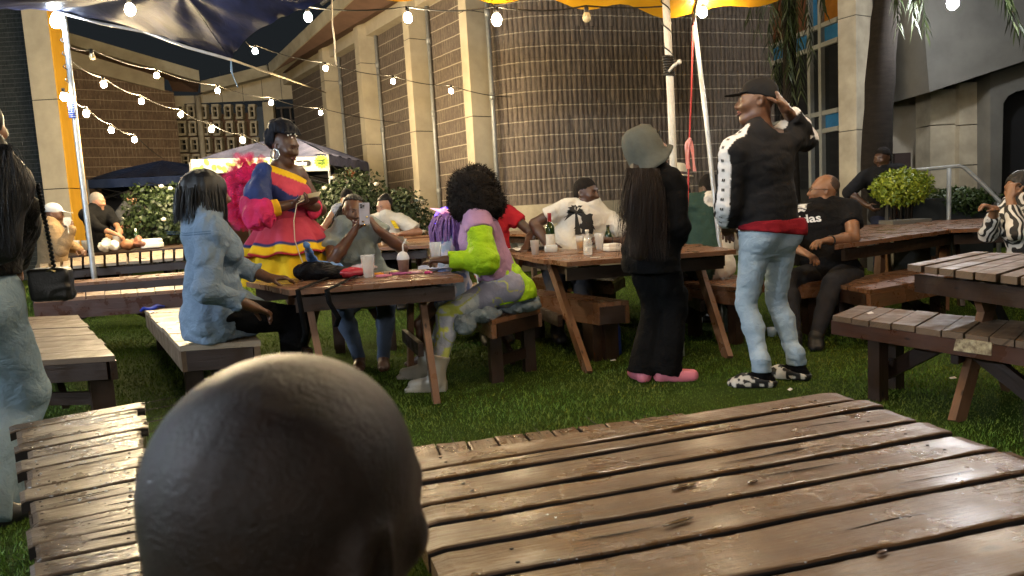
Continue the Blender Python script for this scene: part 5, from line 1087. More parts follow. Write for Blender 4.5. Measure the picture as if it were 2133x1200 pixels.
# ---- 1 man in the track jacket
def track_man():
    b = D(1610, 800, 4.25); e = person('standing man in black track jacket, cap and pale jeans with a hand behind his head', b)
    F_ = Fig(1.78, D(1603, 487, 4.27), -22, lean=1, twist=0, head=(-78, 4, 0), lh=D(1516, 470, 4.40), rh=D(1634, 224, 4.14), els={1: D(1678, 290, 4.45)}, le=(-.35, -1, 0), re=(.55, 1, -.25), lf=gz(D(1588, 790, 4.17)), rf=gz(D(1660, 775, 4.30)), ltoe=(-1, .25, 0), rtoe=(-.75, .55, 0), hp=D(1577, 212, 4.2), curl=(.5, .45), hdir=(None, unit((-.45, .15, .85))), hn=(None, (-.9, .3, 0)), w=1.04)
    F_.flesh(e, M['sk_brown'], .007)
    eyes(F_, e); marks(F_, e, lips=M['lips'])
    stripe = {sd: [F_.N + F_.Rs * sd * .07 + F_.U * .05, F_.sh[sd] + F_.Rs * sd * .045 + F_.U * .07 - F_.Fs * .01, F_.sh[sd] * .6 + F_.el[sd] * .4 + F_.Rs * sd * .075 - F_.Fs * .025, F_.el[sd] + F_.Rs * sd * .07 - F_.Fs * .03, F_.wr[sd] * .9 + F_.el[sd] * .1 + (F_.Rs * sd * .06 - F_.Fs * .03 if sd < 0 else F_.Rs * sd * .05)] for sd in (-1, 1)}
    def col(V):
        c = np.tile(np.array((.012, .012, .014)), (len(V), 1))
        for sd in (-1, 1): d, t = nearest(V, stripe[sd]); c[d < (.042 if sd < 0 else .03)] = (.78, .78, .78)
        return c
    def ex(f):
        f.cone(F_.S + F_.U * .02, F_.N + F_.U * .035, .088, .072, .03, (F_.Fs, .9)); f.cone(F_.P + F_.U * .0, F_.P + F_.U * .14, .172, .178, .05, (F_.Fc, .74), cap=(1, 0))
    zc = F_.P[2] + .03
    jk = F_.wear('jacket', e, vcloth('track_jacket', .9, .35), ('torso', 'uarm', 'farm'), .026, .010, ex, .008, (8, 8, 15), col, clip=lambda p: np.maximum(zc - p[:, 2] - .03 * (p[:, 0] - F_.P[0]), ((p - F_.wr[1]) @ unit(F_.el[1] - F_.wr[1]) < .10) * (np.linalg.norm(p - F_.wr[1], axis=1) < .14) * .05 - .01))
    mb = MB(); bpy.context.view_layer.update(); me = jk.data; W_ = wpos(jk); bv = BVHTree.FromPolygons([tuple(np.array(v.co) + W_) for v in me.vertices], [p.vertices[:] for p in me.polygons])
    pts = stripe[-1]; n = 13
    for i in range(n):
        q = (i + 1) / (n + .5) * (len(pts) - 1); k = min(int(q), len(pts) - 2); p = pts[k] + (pts[k + 1] - pts[k]) * (q - k); h = bv.find_nearest(Vector(p)); N_ = np.array(h[1]); p = np.array(h[0]) + N_ * .003; t = perp(pts[k + 1] - pts[k], N_); s = np.cross(N_, t)
        for o in (-.0055, .0055): mb.face([p + s * o + t * .007 - s * .0045, p + s * o + t * .007 + s * .0045, p + s * o - t * .004 + s * .0035, p + s * o - t * .007, p + s * o - t * .004 - s * .0035])
        mb.face([p + t * .0085 - s * .011, p + t * .0085 + s * .011, p + t * .011 + s * .011, p + t * .011 - s * .011])
    mb.build('sleeve_emblem', M['print_black'], e)
    F_.wear('tee_shirt', e, cloth('dark_red_tee', (.22, .012, .02), .9, .5), ('hips',), .026, .011, lambda f: f.cone(F_.P - F_.U * .02, F_.P + F_.U * .1, .176, .178, .04, (F_.Fc, .74)), .007, (8, 8, 14), clip=lambda p: np.maximum(zc - .028 - (p[:, 0] - F_.P[0]) * .14 - p[:, 2], p[:, 2] - zc - .05))
    F_.wear('jeans', e, M['blue_jean'], ('hips', 'thigh', 'shin'), .004, .009, lambda f: (f.cone(F_.P + F_.U * .0, F_.P + F_.U * .10, .160, .155, .04, (F_.Fc, .74)), [f.cone(F_.an[s] + F_.U * .10, F_.an[s] + F_.U * .01, .056, .060, .02, cap=(0, 1)) for s in (-1, 1)]), .005, (7, 7, 22), clip=lambda p: np.maximum(p[:, 2] - F_.P[2] - .02, .095 - p[:, 2]))
    for sd in (-1, 1):
        f = Field(.008); F_.foot(f, sd, .004); f.cone(F_.an[sd] + (0, 0, .08), F_.an[sd], .042, .044, .02); vmesh('sock', f.mesh(), M['black'], e)
        f = Field(.008); F_.foot(f, sd, .014); a, t = F_.an[sd], F_.toe[sd]; zt = a[2] - .012
        f.cone((a[0], a[1], .02), np.array([a[0], a[1], .02]) + t * .13, .045, .042, .02)
        vmesh('clog', f.mesh(None, lambda p: np.maximum(p[:, 2] - zt - .25 * np.maximum((p - a) @ t - .02, -.2), .004 - p[:, 2])), V2, e, lambda V: np.where((vnoise(V * 42) > .05)[:, None], (.62, .58, .5), (.02, .02, .02)))
    f = Field(.007); M_ = F_.hM(); f.ell(F_.hpt(0, -.012, .052), (.083, .102, .083), M_); f.ell(F_.hpt(0, -.045, .01), (.078, .07, .06), M_, .03)
    f.cone(F_.hpt(0, .06, .048), F_.hpt(0, .135, .036), .068, .056, .01, (F_.hU, .10)); f.cone(F_.hpt(0, -.012, .13), F_.hpt(0, -.012, .138), .007, .007, .004)
    hU, hF = F_.hU, F_.hF; H = F_.H
    vmesh('cap', f.mesh(None, lambda p: (-(p - H) @ hU + .030 + .25 * np.minimum(0, (p - H) @ hF + .0))), cloth('black_cap', (.014, .014, .015), .8, .2), e)
track_man()
# ---- 2 woman in the bucket hat
def hat_woman():
    e = person('standing woman in grey felt bucket hat, black hoodie and flared black trousers', D(1360, 795, 4.45))
    F_ = Fig(1.57, D(1358, 528, 4.45), 52, lean=-1, head=(72, 10, 0), lh=D(1398, 492, 4.78), rh=D(1412, 500, 4.50), le=(-.6, .9, -.2), re=(-.1, -1, -.3), lf=gz(D(1338, 788, 4.48)), rf=gz(D(1386, 788, 4.44)), ltoe=(-.15, 1, 0), rtoe=(1, -.12, 0), hp=D(1360, 318, 4.42), fem=True, w=.98, shw=.92, drop=.03)
    F_.flesh(e, M['sk_mid'], .008); eyes(F_, e)
    z0 = D(1360, 566, 4.45)[2]
    F_.wear('hoodie', e, M['black'], ('torso', 'uarm', 'farm', 'hips'), .028, .011, lambda f: (f.cone(F_.P - F_.U * .14, F_.P + F_.U * .22, .185, .165, .06, (F_.Fc, .82)), f.cone(F_.S, F_.N + F_.U * .03, .095, .08, .03), f.ell(F_.N - F_.Fs * .09 - F_.U * .07, (.12, .05, .08), np.stack([F_.Rs, F_.Fs, F_.U]), .04), f.cone(F_.P - F_.U * .13, F_.P - F_.U * .08, .188, .192, .01, (F_.Fc, .84))), .012, (7, 7, 10), clip=lambda p: z0 - p[:, 2])
    def pants(f):
        for s in (-1, 1): f.cone(F_.kn[s] + F_.U * .1, F_.an[s] - F_.U * .03, .068, .100, .02, cap=(0, 1)); f.cone(F_.hip[s], F_.kn[s], .100, .072, .03)
    F_.wear('trousers', e, cloth('black_trousers', (.006, .006, .0065), .9, .6), ('hips', 'thigh'), .014, .011, pants, .008, (9, 9, 9), clip=lambda p: .012 - p[:, 2])
    for s in (-1, 1):
        f = Field(.008); F_.foot(f, s, .012); a, t = F_.an[s], F_.toe[s]; f.cone((a[0] + t[0] * .06, a[1] + t[1] * .06, .035), np.array([a[0], a[1], .033]) + t * .165, .046, .040, .03)
        vmesh('clog', f.mesh(None, lambda p: np.maximum(p[:, 2] - a[2] + .005, .004 - p[:, 2])), mat('pink_clog', (.75, .22, .28), .5, .1), e)
    ax = unit((-.36, .05, .92)); c = D(1342, 314, 4.42); mb = MB()
    pr = [(.150, -.105), (.158, -.10), (.146, -.08), (.124, -.035), (.120, -.015), (.121, .03), (.114, .09), (.092, .138), (.055, .16), (.0, .163)]
    mb.lathe(pr, c - ax * .01, 28, ax); v = mb.v
    hb = mb.build('bucket_hat', mat('grey_felt', (.085, .092, .082), .95, .25, 30, .4, 150, .15), e)
    for vv in hb.data.vertices:      # the brim curls up over the forehead
        p = np.array(vv.co) + wpos(e) - (c - ax * .01); hgt = p @ ax; fr = p @ unit((.95, .2, .25))
        if hgt < -.03: vv.co = Vector(np.array(vv.co) + (ax * max(0, fr - .03) * .55 * min(1, (-.03 - hgt) / .05) - ax * max(0, -fr) * .18 + np.array((.01, 0, 0))))
    mb = MB(); mb.tube([D(1368, 275, 4.38), D(1374, 273, 4.38), D(1376, 284, 4.38), D(1374, 296, 4.38)], .006, 6); mb.build('hat_curl', M['socket'], hb)
    f = Field(.009); T = F_.N
    f.ell(F_.hpt(0, -.03, .0), (.088, .098, .10), F_.hM()); f.cone(F_.hpt(0, -.07, -.04), D(1338, 430, 4.30), .085, .10, .04, ((0, 1, 0), .7)); f.cone(D(1338, 430, 4.30), D(1330, 525, 4.24), .10, .055, .04, ((0, 1, 0), .5)); f.ell(F_.hpt(0, .11, -.02), (.07, .075, .13), F_.hM(), .01, 's')
    hm = mat('brown_long_hair', (.020, .011, .007), .55, .5, 30, .5, 90, .3, sc3=(1, 1, .12), col2=(.009, .006, .005)); hr = vmesh('hair', f.mesh(lambda p: .007 * vnoise(p * np.array((70, 70, 5.)))), hm, e)
    mb = MB(); R_ = rng.uniform(0, 1, 1100); strands(mb, [D(1305 + 70 * t, 350, 4.30 - .1 * math.sin(3.14 * t)) for t in R_], [D(1284 + 105 * t + rng.normal(0, 4), 500 + rng.uniform(-60, 45), 4.215 - .03 * math.sin(3.14 * t)) for t in R_], .0011, jit=.02); mb.build('hair_strand', hm, hr)
hat_woman()
# ---- 3 woman with lime sleeves
def lime_woman():
    e = person('woman with big afro hair in lilac knit over lime green shirt at the party table', D(1040, 760, 4.75))
    F_ = Fig(1.64, D(1046, 595, 4.72), -92, lean=17, head=(-50, -5, 0), lh=D(928, 541, 4.42), rh=D(915, 560, 4.85), le=(.9, -.5, -.7), re=(.7, .6, -.6), lf=gz(D(911, 795, 4.50), 1.3), rf=gz(D(889, 770, 4.86), 1.3), lk=(-.5, 0, 1), rk=(-.5, 0, 1), hp=D(981, 408, 4.68), fem=True, w=1.14, toe=(-1, .12, 0), curl=(.5, .4), hn=((0, .3, -1), None))
    F_.flesh(e, M['sk_dark'], .0075, parts=('hips', 'torso', 'neck', 'uarm', 'farm', 'thigh', 'shin'))
    lime = cloth('lime_satin', (.36, .62, .02), .55, .8)
    def lm(f):
        f.cone(F_.P - F_.U * .02, F_.P + F_.U * .16, .175, .165, .05, (F_.Fc, .78)); f.cone(F_.P + F_.F * (-.03) - F_.U * .01, F_.P - F_.F * .10 - np.array([0, 0, .05]), .165, .13, .05); f.ell(F_.P + F_.F * .02 - np.array([0, .10, .03]), (.10, .08, .09), None, .05)
        for s in (-1, 1): f.cone(F_.sh[s] * .8 + F_.el[s] * .2, F_.el[s], .075, .088, .04); f.cone(F_.el[s], F_.wr[s] * .9 + F_.el[s] * .1, .082, .05, .04, cap=(0, 1))
        f.cone(F_.S, F_.N + F_.U * .03, .085, .07, .03)
    F_.wear('lime_shirt', e, lime, ('uarm',), .016, .009, lm, .009, (13, 13, 15), clip=lambda p: (p - F_.P) @ (unit(-F_.F * .1 + np.array([0, 0, -1.]))) - .10)
    F_.wear('knit_top', e, cloth('lilac_knit', (.42, .25, .40), .95, .5, 160), ('torso',), .034, .011, lambda f: [f.cone(F_.sh[s], F_.sh[s] * .74 + F_.el[s] * .26, .082, .09, .04, cap=(0, 1)) for s in (-1, 1)], .009, (9, 9, 9), clip=lambda p: -((p - F_.P) @ F_.U) + .085)
    pal = np.array([(.42, .47, .53), (.54, .58, .60), (.27, .28, .40), (.42, .44, .54), (.55, .60, .16)])
    def lc(V):
        q = V * np.array((7., 7, 5.)); a = vnoise(q + 3) + .35 * vnoise(q * 3); i = np.digitize(a, [-.28, 0, .16, .40]); c = pal[np.clip([2, 0, 1, 3, 4], 0, 4)][i]; c[(np.abs(vnoise(V * 11 + 40)) < .03)] = (.48, .52, .1); return c
    F_.wear('leggings', e, V1, ('hips', 'thigh', 'shin'), .010, .0095, lambda f: f.cone(F_.P, F_.P + F_.U * .08, .155, .15, .04, (F_.Fc, .78)), .004, (10, 10, 10), lc)
    for s in (-1, 1):
        f = Field(.008); a, t, k = F_.an[s], F_.toe[s], F_.s; a = np.array([a[0], a[1], a[2]]); zg = g(a[0], a[1]); top = F_.an[s] * .66 + F_.kn[s] * .34; z = np.array([0, 0, 1.])
        f.cone(top, a + z * .03, .068, .052, .03, cap=(1, 0)); f.cone(a + z * .03, np.array([a[0], a[1], zg + .065]) - t * .01, .05, .046, .03); f.cone(np.array([a[0], a[1], zg + .06]), np.array([a[0], a[1], zg + .045]) + t * .16, .047, .034, .03); f.box(np.array([a[0], a[1], zg + .03]) - t * .02, (.035, .032, .03), np.stack([t, np.cross(z, t), z]), .004, .004); f.box(np.array([a[0], a[1], zg + .016]) + t * .12, (.085, .034, .012), np.stack([t, np.cross(z, t), z]), .004, .01)
        vmesh('boot', f.mesh(None, lambda p: -(np.linalg.norm(p - top, axis=1) - .0) * 0 + (zg + .002 - p[:, 2])), mat('taupe_boot', (.40, .37, .31), .3, .15, 10, 0, 40, .5), e)
    f = Field(.012); c = F_.hpt(0, -.03, .0); f.ell(c + np.array([.0, 0, .02]), (.165, .17, .165)); f.ell(c + np.array([.02, -.02, -.07]), (.175, .165, .12), None, .06); f.ell(F_.hpt(0, .15, -.03), (.08, .09, .11), F_.hM(), .02, 's')
    hr = vmesh('hair', f.mesh(lambda p: .012 * vnoise(p * 22) + .008 * vnoise(p * 55)), M['hair_soft'], e); mb = MB(); me = hr.data; W_ = wpos(hr); n = len(me.vertices)
    for i in rng.integers(0, n, 5200):
        v = me.vertices[int(i)]; p = np.array(v.co) + W_; N_ = np.array(v.normal); l = rng.uniform(.012, .035); d = unit(N_ + rng.normal(0, .8, 3)); s = unit(np.cross(d, rng.normal(size=3))) * .0016; q = p + d * l * .5; r = q + unit(d + rng.normal(0, .9, 3)) * l * .5; mb.face([p - s, p + s, q + s, q - s]); mb.face([q - s, q + s, r + s * .4, r - s * .4])
    mb.build('hair_curl', M['hair_soft'], hr)
lime_woman()
# ---- 4 child with violet braids and lit headband
def violet_child():
    e = person('child with violet braids and glowing headband sitting before the woman with lime sleeves', D(935, 760, 5.0))
    F_ = Fig(1.22, D(940, 585, 5.0), -70, lean=6, head=(-30, -4, 0), hp=D(935, 472, 4.93), lf=gz(D(880, 735, 4.95)), rf=gz(D(872, 725, 5.15)), lk=(-1, 0, .6), rk=(-1, 0, .6), lh=D(905, 545, 4.85), rh=D(903, 545, 5.1), fem=True)
    F_.flesh(e, M['sk_brown'], .008)
    F_.wear('dress', e, V1, ('torso', 'hips', 'uarm'), .02, .010, lambda f: f.cone(F_.P - F_.U * .05, F_.P + F_.U * .1, .16, .13, .05), .009, (12, 12, 12), lambda V: np.array([(.35, .45, .62), (.62, .60, .72), (.18, .25, .50)])[np.digitize(vnoise(V * 20), [-.15, .2])])
    f = Field(.008); c = F_.hpt(0, -.02, .02); f.ell(c, (.095, .108, .10), F_.hM()); f.cone(c, c + np.array([-.02, -.05, -.17]), .085, .085, .05); f.ell(F_.hpt(0, .12, -.02), (.07, .075, .09), F_.hM(), .01, 's')
    hm = mat('violet_braids', (.30, .17, .42), .6, .5, 40, .6, 70, .4, col2=(.12, .05, .22)); hr = vmesh('hair', f.mesh(lambda p: .006 * vnoise(p * np.array((90., 90, 14)))), hm, e); mb = MB()
    for i in range(70):
        a = rng.uniform(0, 2 * math.pi); q = c + np.array([.075 * math.cos(a), -.03 + .075 * math.sin(a), rng.uniform(.02, .07)]); w = c + np.array([.105 * math.cos(a) - .02, -.05 + .085 * math.sin(a), rng.uniform(-.25, -.16)]); m_ = (q + w) / 2 + np.array([.035 * math.cos(a), .03 * math.sin(a) - .01, .05]); mb.tube([q, q * .6 + m_ * .4 + (0, 0, .02), m_, w], [.0065, .007, .0065, .004], 5)
    mb.build('braid', hm, hr)
    hb = empty('headband', 'glowing unicorn headband with blue lights on the child with violet braids', 'headband', c); mb = MB(); mb.tube([c + F_.hR * .105 * math.cos(a) + F_.hU * .11 * math.sin(a) + F_.hF * .02 for a in np.linspace(.1, 3.04, 16)], .012, 6); mb.build('band', mat('led_band', (.1, .06, .5), .4, .3, emit=(.12, .06, 1), estr=2.6), hb)
    mb = MB(); mb.lathe([(.015, 0), (.012, .03), (.007, .07), (0, .10)], D(925, 441, 4.86), 10, unit(D(893, 433, 4.84) - D(925, 441, 4.86))); mb.build('horn', mat('led_horn', (.8, .45, .55), .4, .1, emit=(1, .45, .6), estr=.7), hb)
    for p in ((921, 441), (927, 437), (934, 440)): mb = MB(); mb.ball(D(*p, 4.84), .014, 8); mb.build('flower', mat('led_flower', (.8, .4, .5), .4, .1, emit=(1, .4, .55), estr=.5), hb)
    for p in ((958, 486), (963, 478)): mb = MB(); mb.ball(D(*p, 4.83), .011, 8); mb.build('light', mat('led_spot', (.2, .3, 1), .4, .1, emit=(.1, .3, 1), estr=5), hb)
violet_child()
# ---- 5 woman taking a picture with her phone
def phone_woman():
    e = person('smiling woman with braids in grey tee shirt taking a picture with her phone', D(760, 720, 5.5))
    F_ = Fig(1.70, D(768, 578, 5.45), 172, lean=-4, side=-9, head=(152, -8, -10), hp=D(736, 441, 5.33), rh=D(737, 483, 5.12), lh=D(785, 476, 5.16), re=(-.8, -.2, -1), le=(1, -.1, -.8), lf=gz(D(795, 700, 5.2)), rf=gz(D(745, 705, 5.2)), lk=(.2, -1, .3), rk=(-.2, -1, .3), fem=True, w=1.12, curl=(.75, .75), hdir=(unit((-.45, .1, .8)), unit((.45, .1, .8))), hn=(unit((-.8, .2, -.4)), unit((.8, .2, -.4))))
    F_.flesh(e, M['sk_brown'], .0065, smile=1.4); eyes(F_, e); marks(F_, e, None, 1.4, lips=M['lips'])
    mb = MB(); c = lambda x, z: F_.hpt(x, .1015 - abs(x) * .42, -.0635 + abs(x) * .22 + z); n = 8
    for i in range(n): x0, x1 = -.025 + .05 * i / n, -.025 + .05 * (i + 1) / n; mb.face([c(x0, -.006), c(x1, -.006), c(x1, .006), c(x0, .006)])
    mb.build('teeth', M['teeth'], e)
    F_.wear('tee_shirt', e, cloth('grey_green_tee', (.26, .31, .30), .9, .6), ('torso', 'hips'), .018, .0105, lambda f: [f.cone(F_.sh[s], F_.sh[s] * .55 + F_.el[s] * .45, .072, .078, .03, cap=(0, 1)) for s in (-1, 1)], .010, (9, 9, 12))
    F_.wear('trousers', e, cloth('blue_trousers', (.10, .13, .19), .9), ('hips', 'thigh', 'shin'), .010, .011)
    f = Field(.007); f.ell(F_.hpt(0, -.022, .04), (.082, .10, .09), F_.hM()); f.ell(F_.hpt(0, .085, -.02), (.072, .062, .088), F_.hM(), .01, 's'); f.ell(F_.hpt(0, .02, -.12), (.1, .09, .08), F_.hM(), .01, 's')
    hr = vmesh('hair', f.mesh(lambda p: .004 * np.sin(((p - F_.H) @ F_.hR) * 260), F_.hclip(.082, -.03, .2)), M['hair'], e); mb = MB()
    for i in range(30):
        a = -.6 - 2.3 * rng.random() if i < 24 else rng.uniform(-.8, 0); q = F_.hpt(.080 * math.cos(a * .9 + 2.2) * (1 if i % 3 else .8), -.05 + rng.uniform(-.04, .03), rng.uniform(-.02, .03)); sx = rng.uniform(-.1, .02); w = q + np.array([sx, rng.uniform(-.02, .02), rng.uniform(-.30, -.16)])
        mb.tube([q, (q + w) / 2 + np.array([-.02, -.01, .02]), w], [.0075, .007, .004], 5)
    mb.build('braid', M['hair'], hr)
    ph = empty('phone', 'grey phone held up by the smiling woman in the grey tee shirt', 'phone', D(759, 446, 5.05)); c_ = D(759, 445, 5.06); ux = unit(np.array([1, .25, -.02])); uz = unit(np.array([.03, .1, 1.])); uy = np.cross(uz, ux); mb = MB(); mb.box(c_, (.037, .005, .076), (ux, uy, uz)); mb.build('case', mat('phone_back', (.26, .25, .30), .25, .1, spec=.6), ph, bevel=.003)
    fr = -uy if uy[1] > 0 else uy; mb = MB(); mb.box(c_ + fr * .006 + uz * .052 - ux * .013, (.018, .002, .019), (ux, uy, uz)); mb.build('camera_bump', mat('phone_bump', (.2, .2, .24), .3), ph)
    mb = MB()
    for a, b in ((-.021, .060), (-.021, .045), (-.006, .053)): mb.lathe([(.0068, 0), (.0068, .003), (0, .003)], c_ + fr * .008 + ux * a + uz * b, 10, fr)
    mb.build('lens', M['glass_dark'], ph)
    for p in ((764, 452), (756, 462), (758, 469)): mb = MB(); mb.ball(D(p[0], p[1], 5.04), (.010, .006, .006), 8); mb.build('ring', mat('gold_ring', (.6, .45, .12), .25, .1, metal=1), e)
phone_woman()
# ---- 6 woman in the traditional dress
def dress_woman():
    b = D(600, 700, 5.25); e = person('woman in a ruffled pink, blue and yellow dress and black head wrap, phone in hand', b)
    F_ = Fig(1.78, D(603, 515, 5.25), 118, lean=2, head=(108, -17, 0), hp=D(592, 305, 5.17), rh=D(612, 424, 4.98), lh=D(630, 422, 5.12), re=(-.55, -.75, -.8), le=(.5, .5, -1), fem=True, w=1.12, curl=(.6, .6), hdir=(unit((.85, .1, .2)), unit((.8, -.1, .1))), hn=(unit((.1, .6, .6)), unit((0, -.2, 1))), lf=gz(D(625, 715, 5.35)), rf=gz(D(590, 722, 5.15)))
    F_.flesh(e, M['sk_dark'], .0065); eyes(F_, e); marks(F_, e, lips=M['lips'])
    P0, U, Fw, R_ = F_.P, F_.U, F_.F, F_.R; pink, navy, yel, red = np.array((.52, .055, .10)), np.array((.025, .035, .14)), np.array((.78, .50, .012)), np.array((.35, .02, .03)); neckr = F_.S + F_.Rs * .17 + U * .055; neckl = F_.S - F_.Rs * .02 + F_.Fs * .10 - U * .015
    nn = unit(np.cross(F_.Rs * 1.0 + U * .0, F_.Fs)); npl = unit(U * 1.0 - F_.Rs * .42 + F_.Fs * .1); nd = (F_.S + U * .03) @ npl
    def bc(V):
        c = np.tile(pink, (len(V), 1)); q = V @ npl - nd; c[q > -.045] = yel; w = (V - P0) @ U; c[(w < .225)] = pink * .9
        dia = (V - F_.sh[1]) @ unit(U * .75 + F_.Fs * .6 - F_.Rs * .1); c[(np.abs(dia + .05) < .06) & (((V - F_.S) @ F_.Rs) > .02) & (q < -.045)] = navy; return c
    F_.wear('bodice', e, V1, ('torso',), .017, .0095, lambda f: f.cone(P0 + U * .05, P0 + U * .3, .15, .15, .04, (F_.Fc, .8)), .005, (9, 9, 9), bc, clip=lambda p: p @ npl - nd)
    # blue shoulder drape and pink tulle sleeves
    f = Field(.011); s = F_.sh[1]; e1 = F_.el[1]; f.cone(s + U * .035, s * .5 + e1 * .5 + F_.Rs * .02, .066, .082, .04); f.cone(s * .5 + e1 * .5 + F_.Rs * .02, e1 * .7 + F_.wr[1] * .3 + F_.Fs * .03, .080, .045, .05)
    vmesh('shoulder_drape', f.mesh(lambda p: folds(p, .012, (17, 17, 7))), cloth('navy_satin', (.03, .05, .16), .5, .5), e)
    def puff(name, cs, m, amp=.026):
        f = Field(.011)
        for c, r in cs: f.ell(c, r, None, .05)
        return vmesh(name, f.mesh(lambda p: folds(p, amp, (12, 12, 6))), m, e)
    tul = cloth('pink_tulle', (.78, .03, .16), .8, .9, 500, col2=(.45, .015, .08)); tul2 = cloth('pink_puff', (.60, .03, .13), .7, .9, 500, col2=(.30, .02, .06))
    tr = puff('tulle_frill', [(D(522, 372, 5.28), (.12, .10, .10)), (D(503, 400, 5.30), (.09, .09, .16)), (D(520, 430, 5.25), (.12, .10, .10))], tul, .034); mb = MB()
    for i in range(900):
        u = unit(rng.normal(size=3)); a = [D(520, 368, 5.25), D(503, 400, 5.28), D(515, 432, 5.22)][i % 3] + u * np.array((.10, .09, .12)); d = unit(u + rng.normal(0, .5, 3)) * rng.uniform(.03, .08); w = unit(np.cross(d, rng.normal(size=3))) * .018; mb.face([a - w, a + w, a + d + w * 1.6, a + d - w * 1.2])
    m, nt, bs, tc = newmat('tulle_net'); bs.inputs['Base Color'].default_value = (.80, .04, .18, 1); bs.inputs['Alpha'].default_value = .28; bs.inputs['Roughness'].default_value = .8; mb.build('net', m, tr)
    puff('puff_sleeve', [(F_.el[1] * .75 + s * .25 + np.array([-.02, .03, 0]), (.11, .10, .10)), (F_.el[1] + np.array([.03, -.02, -.02]), (.11, .10, .10)), (F_.el[1] * .75 + F_.wr[1] * .25, (.09, .09, .085))], tul2); puff('puff_sleeve', [(D(652, 436, 5.30), (.065, .07, .075)), (D(640, 440, 5.34), (.07, .08, .08))], cloth('coral_puff', (.70, .05, .13), .7, .7))
    f = Field(.009); a = F_.el[1] * .48 + F_.wr[1] * .52; d = unit(F_.wr[1] - F_.el[1]); f.cone(a - d * .045, a + d * .03, .062, .056, .01, cap=(1, 1)); vmesh('cuff', f.mesh(), cloth('yellow_cuff', (.75, .42, .02), .7), e)
    # peplum with bands, then the yellow skirt
    def ring(name, z0, z1, r0, r1, cols, m, wav, amp, flat=.8, nz=26):
        mb = MB(); n = 150; vs = []; cc = []
        for i in range(nz + 1):
            t = i / nz; z = z0 + (z1 - z0) * t; r = r0 + (r1 - r0) * t ** .8
            for j in range(n):
                a = 2 * math.pi * j / n; rr = r * (1 + amp * t * (math.sin(a * wav) + .45 * math.sin(a * (wav * 2 - 3) + 1))); p = P0 + R_ * rr * math.cos(a) * 1.0 + Fw * rr * math.sin(a) * flat; vs.append((p[0], p[1], z + .012 * t * math.sin(a * wav + 1))); cc.append(cols(t))
        mb.raw(vs, [[i * n + j, i * n + (j + 1) % n, (i + 1) * n + (j + 1) % n, (i + 1) * n + j] for i in range(nz) for j in range(n)]); o = mb.build(name, m, e); at_ = o.data.color_attributes.new('Col', 'FLOAT_COLOR', 'POINT'); at_.data.foreach_set('color', np.array([(*c, 1) for c in cc], np.float32).ravel())
        md = o.modifiers.new('thickness', 'SOLIDIFY'); md.thickness = .006; return o
    zw = D(600, 452, 5.25)[2]; zp = D(600, 527, 5.25)[2]
    ring('peplum', zw, zp, .165, .37, lambda t: pink * .9 if t < .66 else (navy if t < .76 else (yel if t < .93 else red)), V1, 10, .10)
    ring('skirt', zp + .06, P0[2] - .24, .27, .36, lambda t: yel * .9, V1, 9, .09)
    for sd in (-1, 1): f = Field(.008); F_.foot(f, sd, .006); vmesh('shoe', f.mesh(), M['socket'], e)
    f = Field(.0075); c = F_.hpt(0, -.03, .075); f.ell(F_.hpt(0, -.02, .055), (.090, .108, .085), F_.hM()); f.ell(F_.hpt(.0, -.035, .12), (.098, .105, .07), F_.hM(), .04); f.ell(F_.hpt(0, -.10, .03), (.075, .055, .075), F_.hM(), .03); f.cone(F_.hpt(-.07, .05, .075), F_.hpt(.07, .05, .085), .03, .03, .03); f.ell(F_.hpt(0, .10, -.03), (.09, .08, .085), F_.hM(), .008, 's')
    hw = vmesh('head_wrap', f.mesh(lambda p: folds(p, .008, (26, 26, 16)), F_.hclip(.086, -.035, .12)), cloth('black_wrap', (.010, .011, .016), .6, .5), e); mb = MB()
    for x, z in ((-.03, .09), (.035, .095), (.02, .075), (.055, .085), (.0, .10)): mb.ball(F_.hpt(x + .02, .082 - abs(x) * .25, z), .0065, 8)
    for x, z in ((-.03, .09), (.035, .095), (.02, .075), (.055, .085), (.0, .10)): pass
    mb.build('pearl', mat('pearl', (.8, .78, .72), .2, .05, spec=.6), hw)
    mb = MB(); c = F_.hpt(.082, -.005, -.062); mb.tube([c + F_.hU * .036 * math.sin(a) + F_.hF * .036 * math.cos(a) for a in np.linspace(0, 2 * math.pi, 20)], .0045, 6, caps=False); mb.build('hoop_earring', mat('silver', (.6, .6, .62), .2, .1, metal=1), e)
    ph = empty('phone', 'phone with a charging cable held by the woman in the ruffled dress', 'phone', D(645, 408, 5.0)); mb = MB(); a = D(646, 408, 5.0); mb.box(a, (.07, .036, .005), (unit((.97, 0, .14)), unit((0, .9, .43)), unit((-.14, -.4, .9)))); mb.build('case', mat('gold_phone', (.4, .33, .2), .25, .1), ph, bevel=.003)
    q = D(618, 425, 4.9); mb = MB(); mb.tube([D(634, 416, 4.93), q, D(612, 460, 4.88), D(614, 500, 4.86), D(624, 530, 4.85), D(634, 556, 4.84)], .0035, 5); mb.build('charging_cable', M['rope'], ph)
dress_woman()
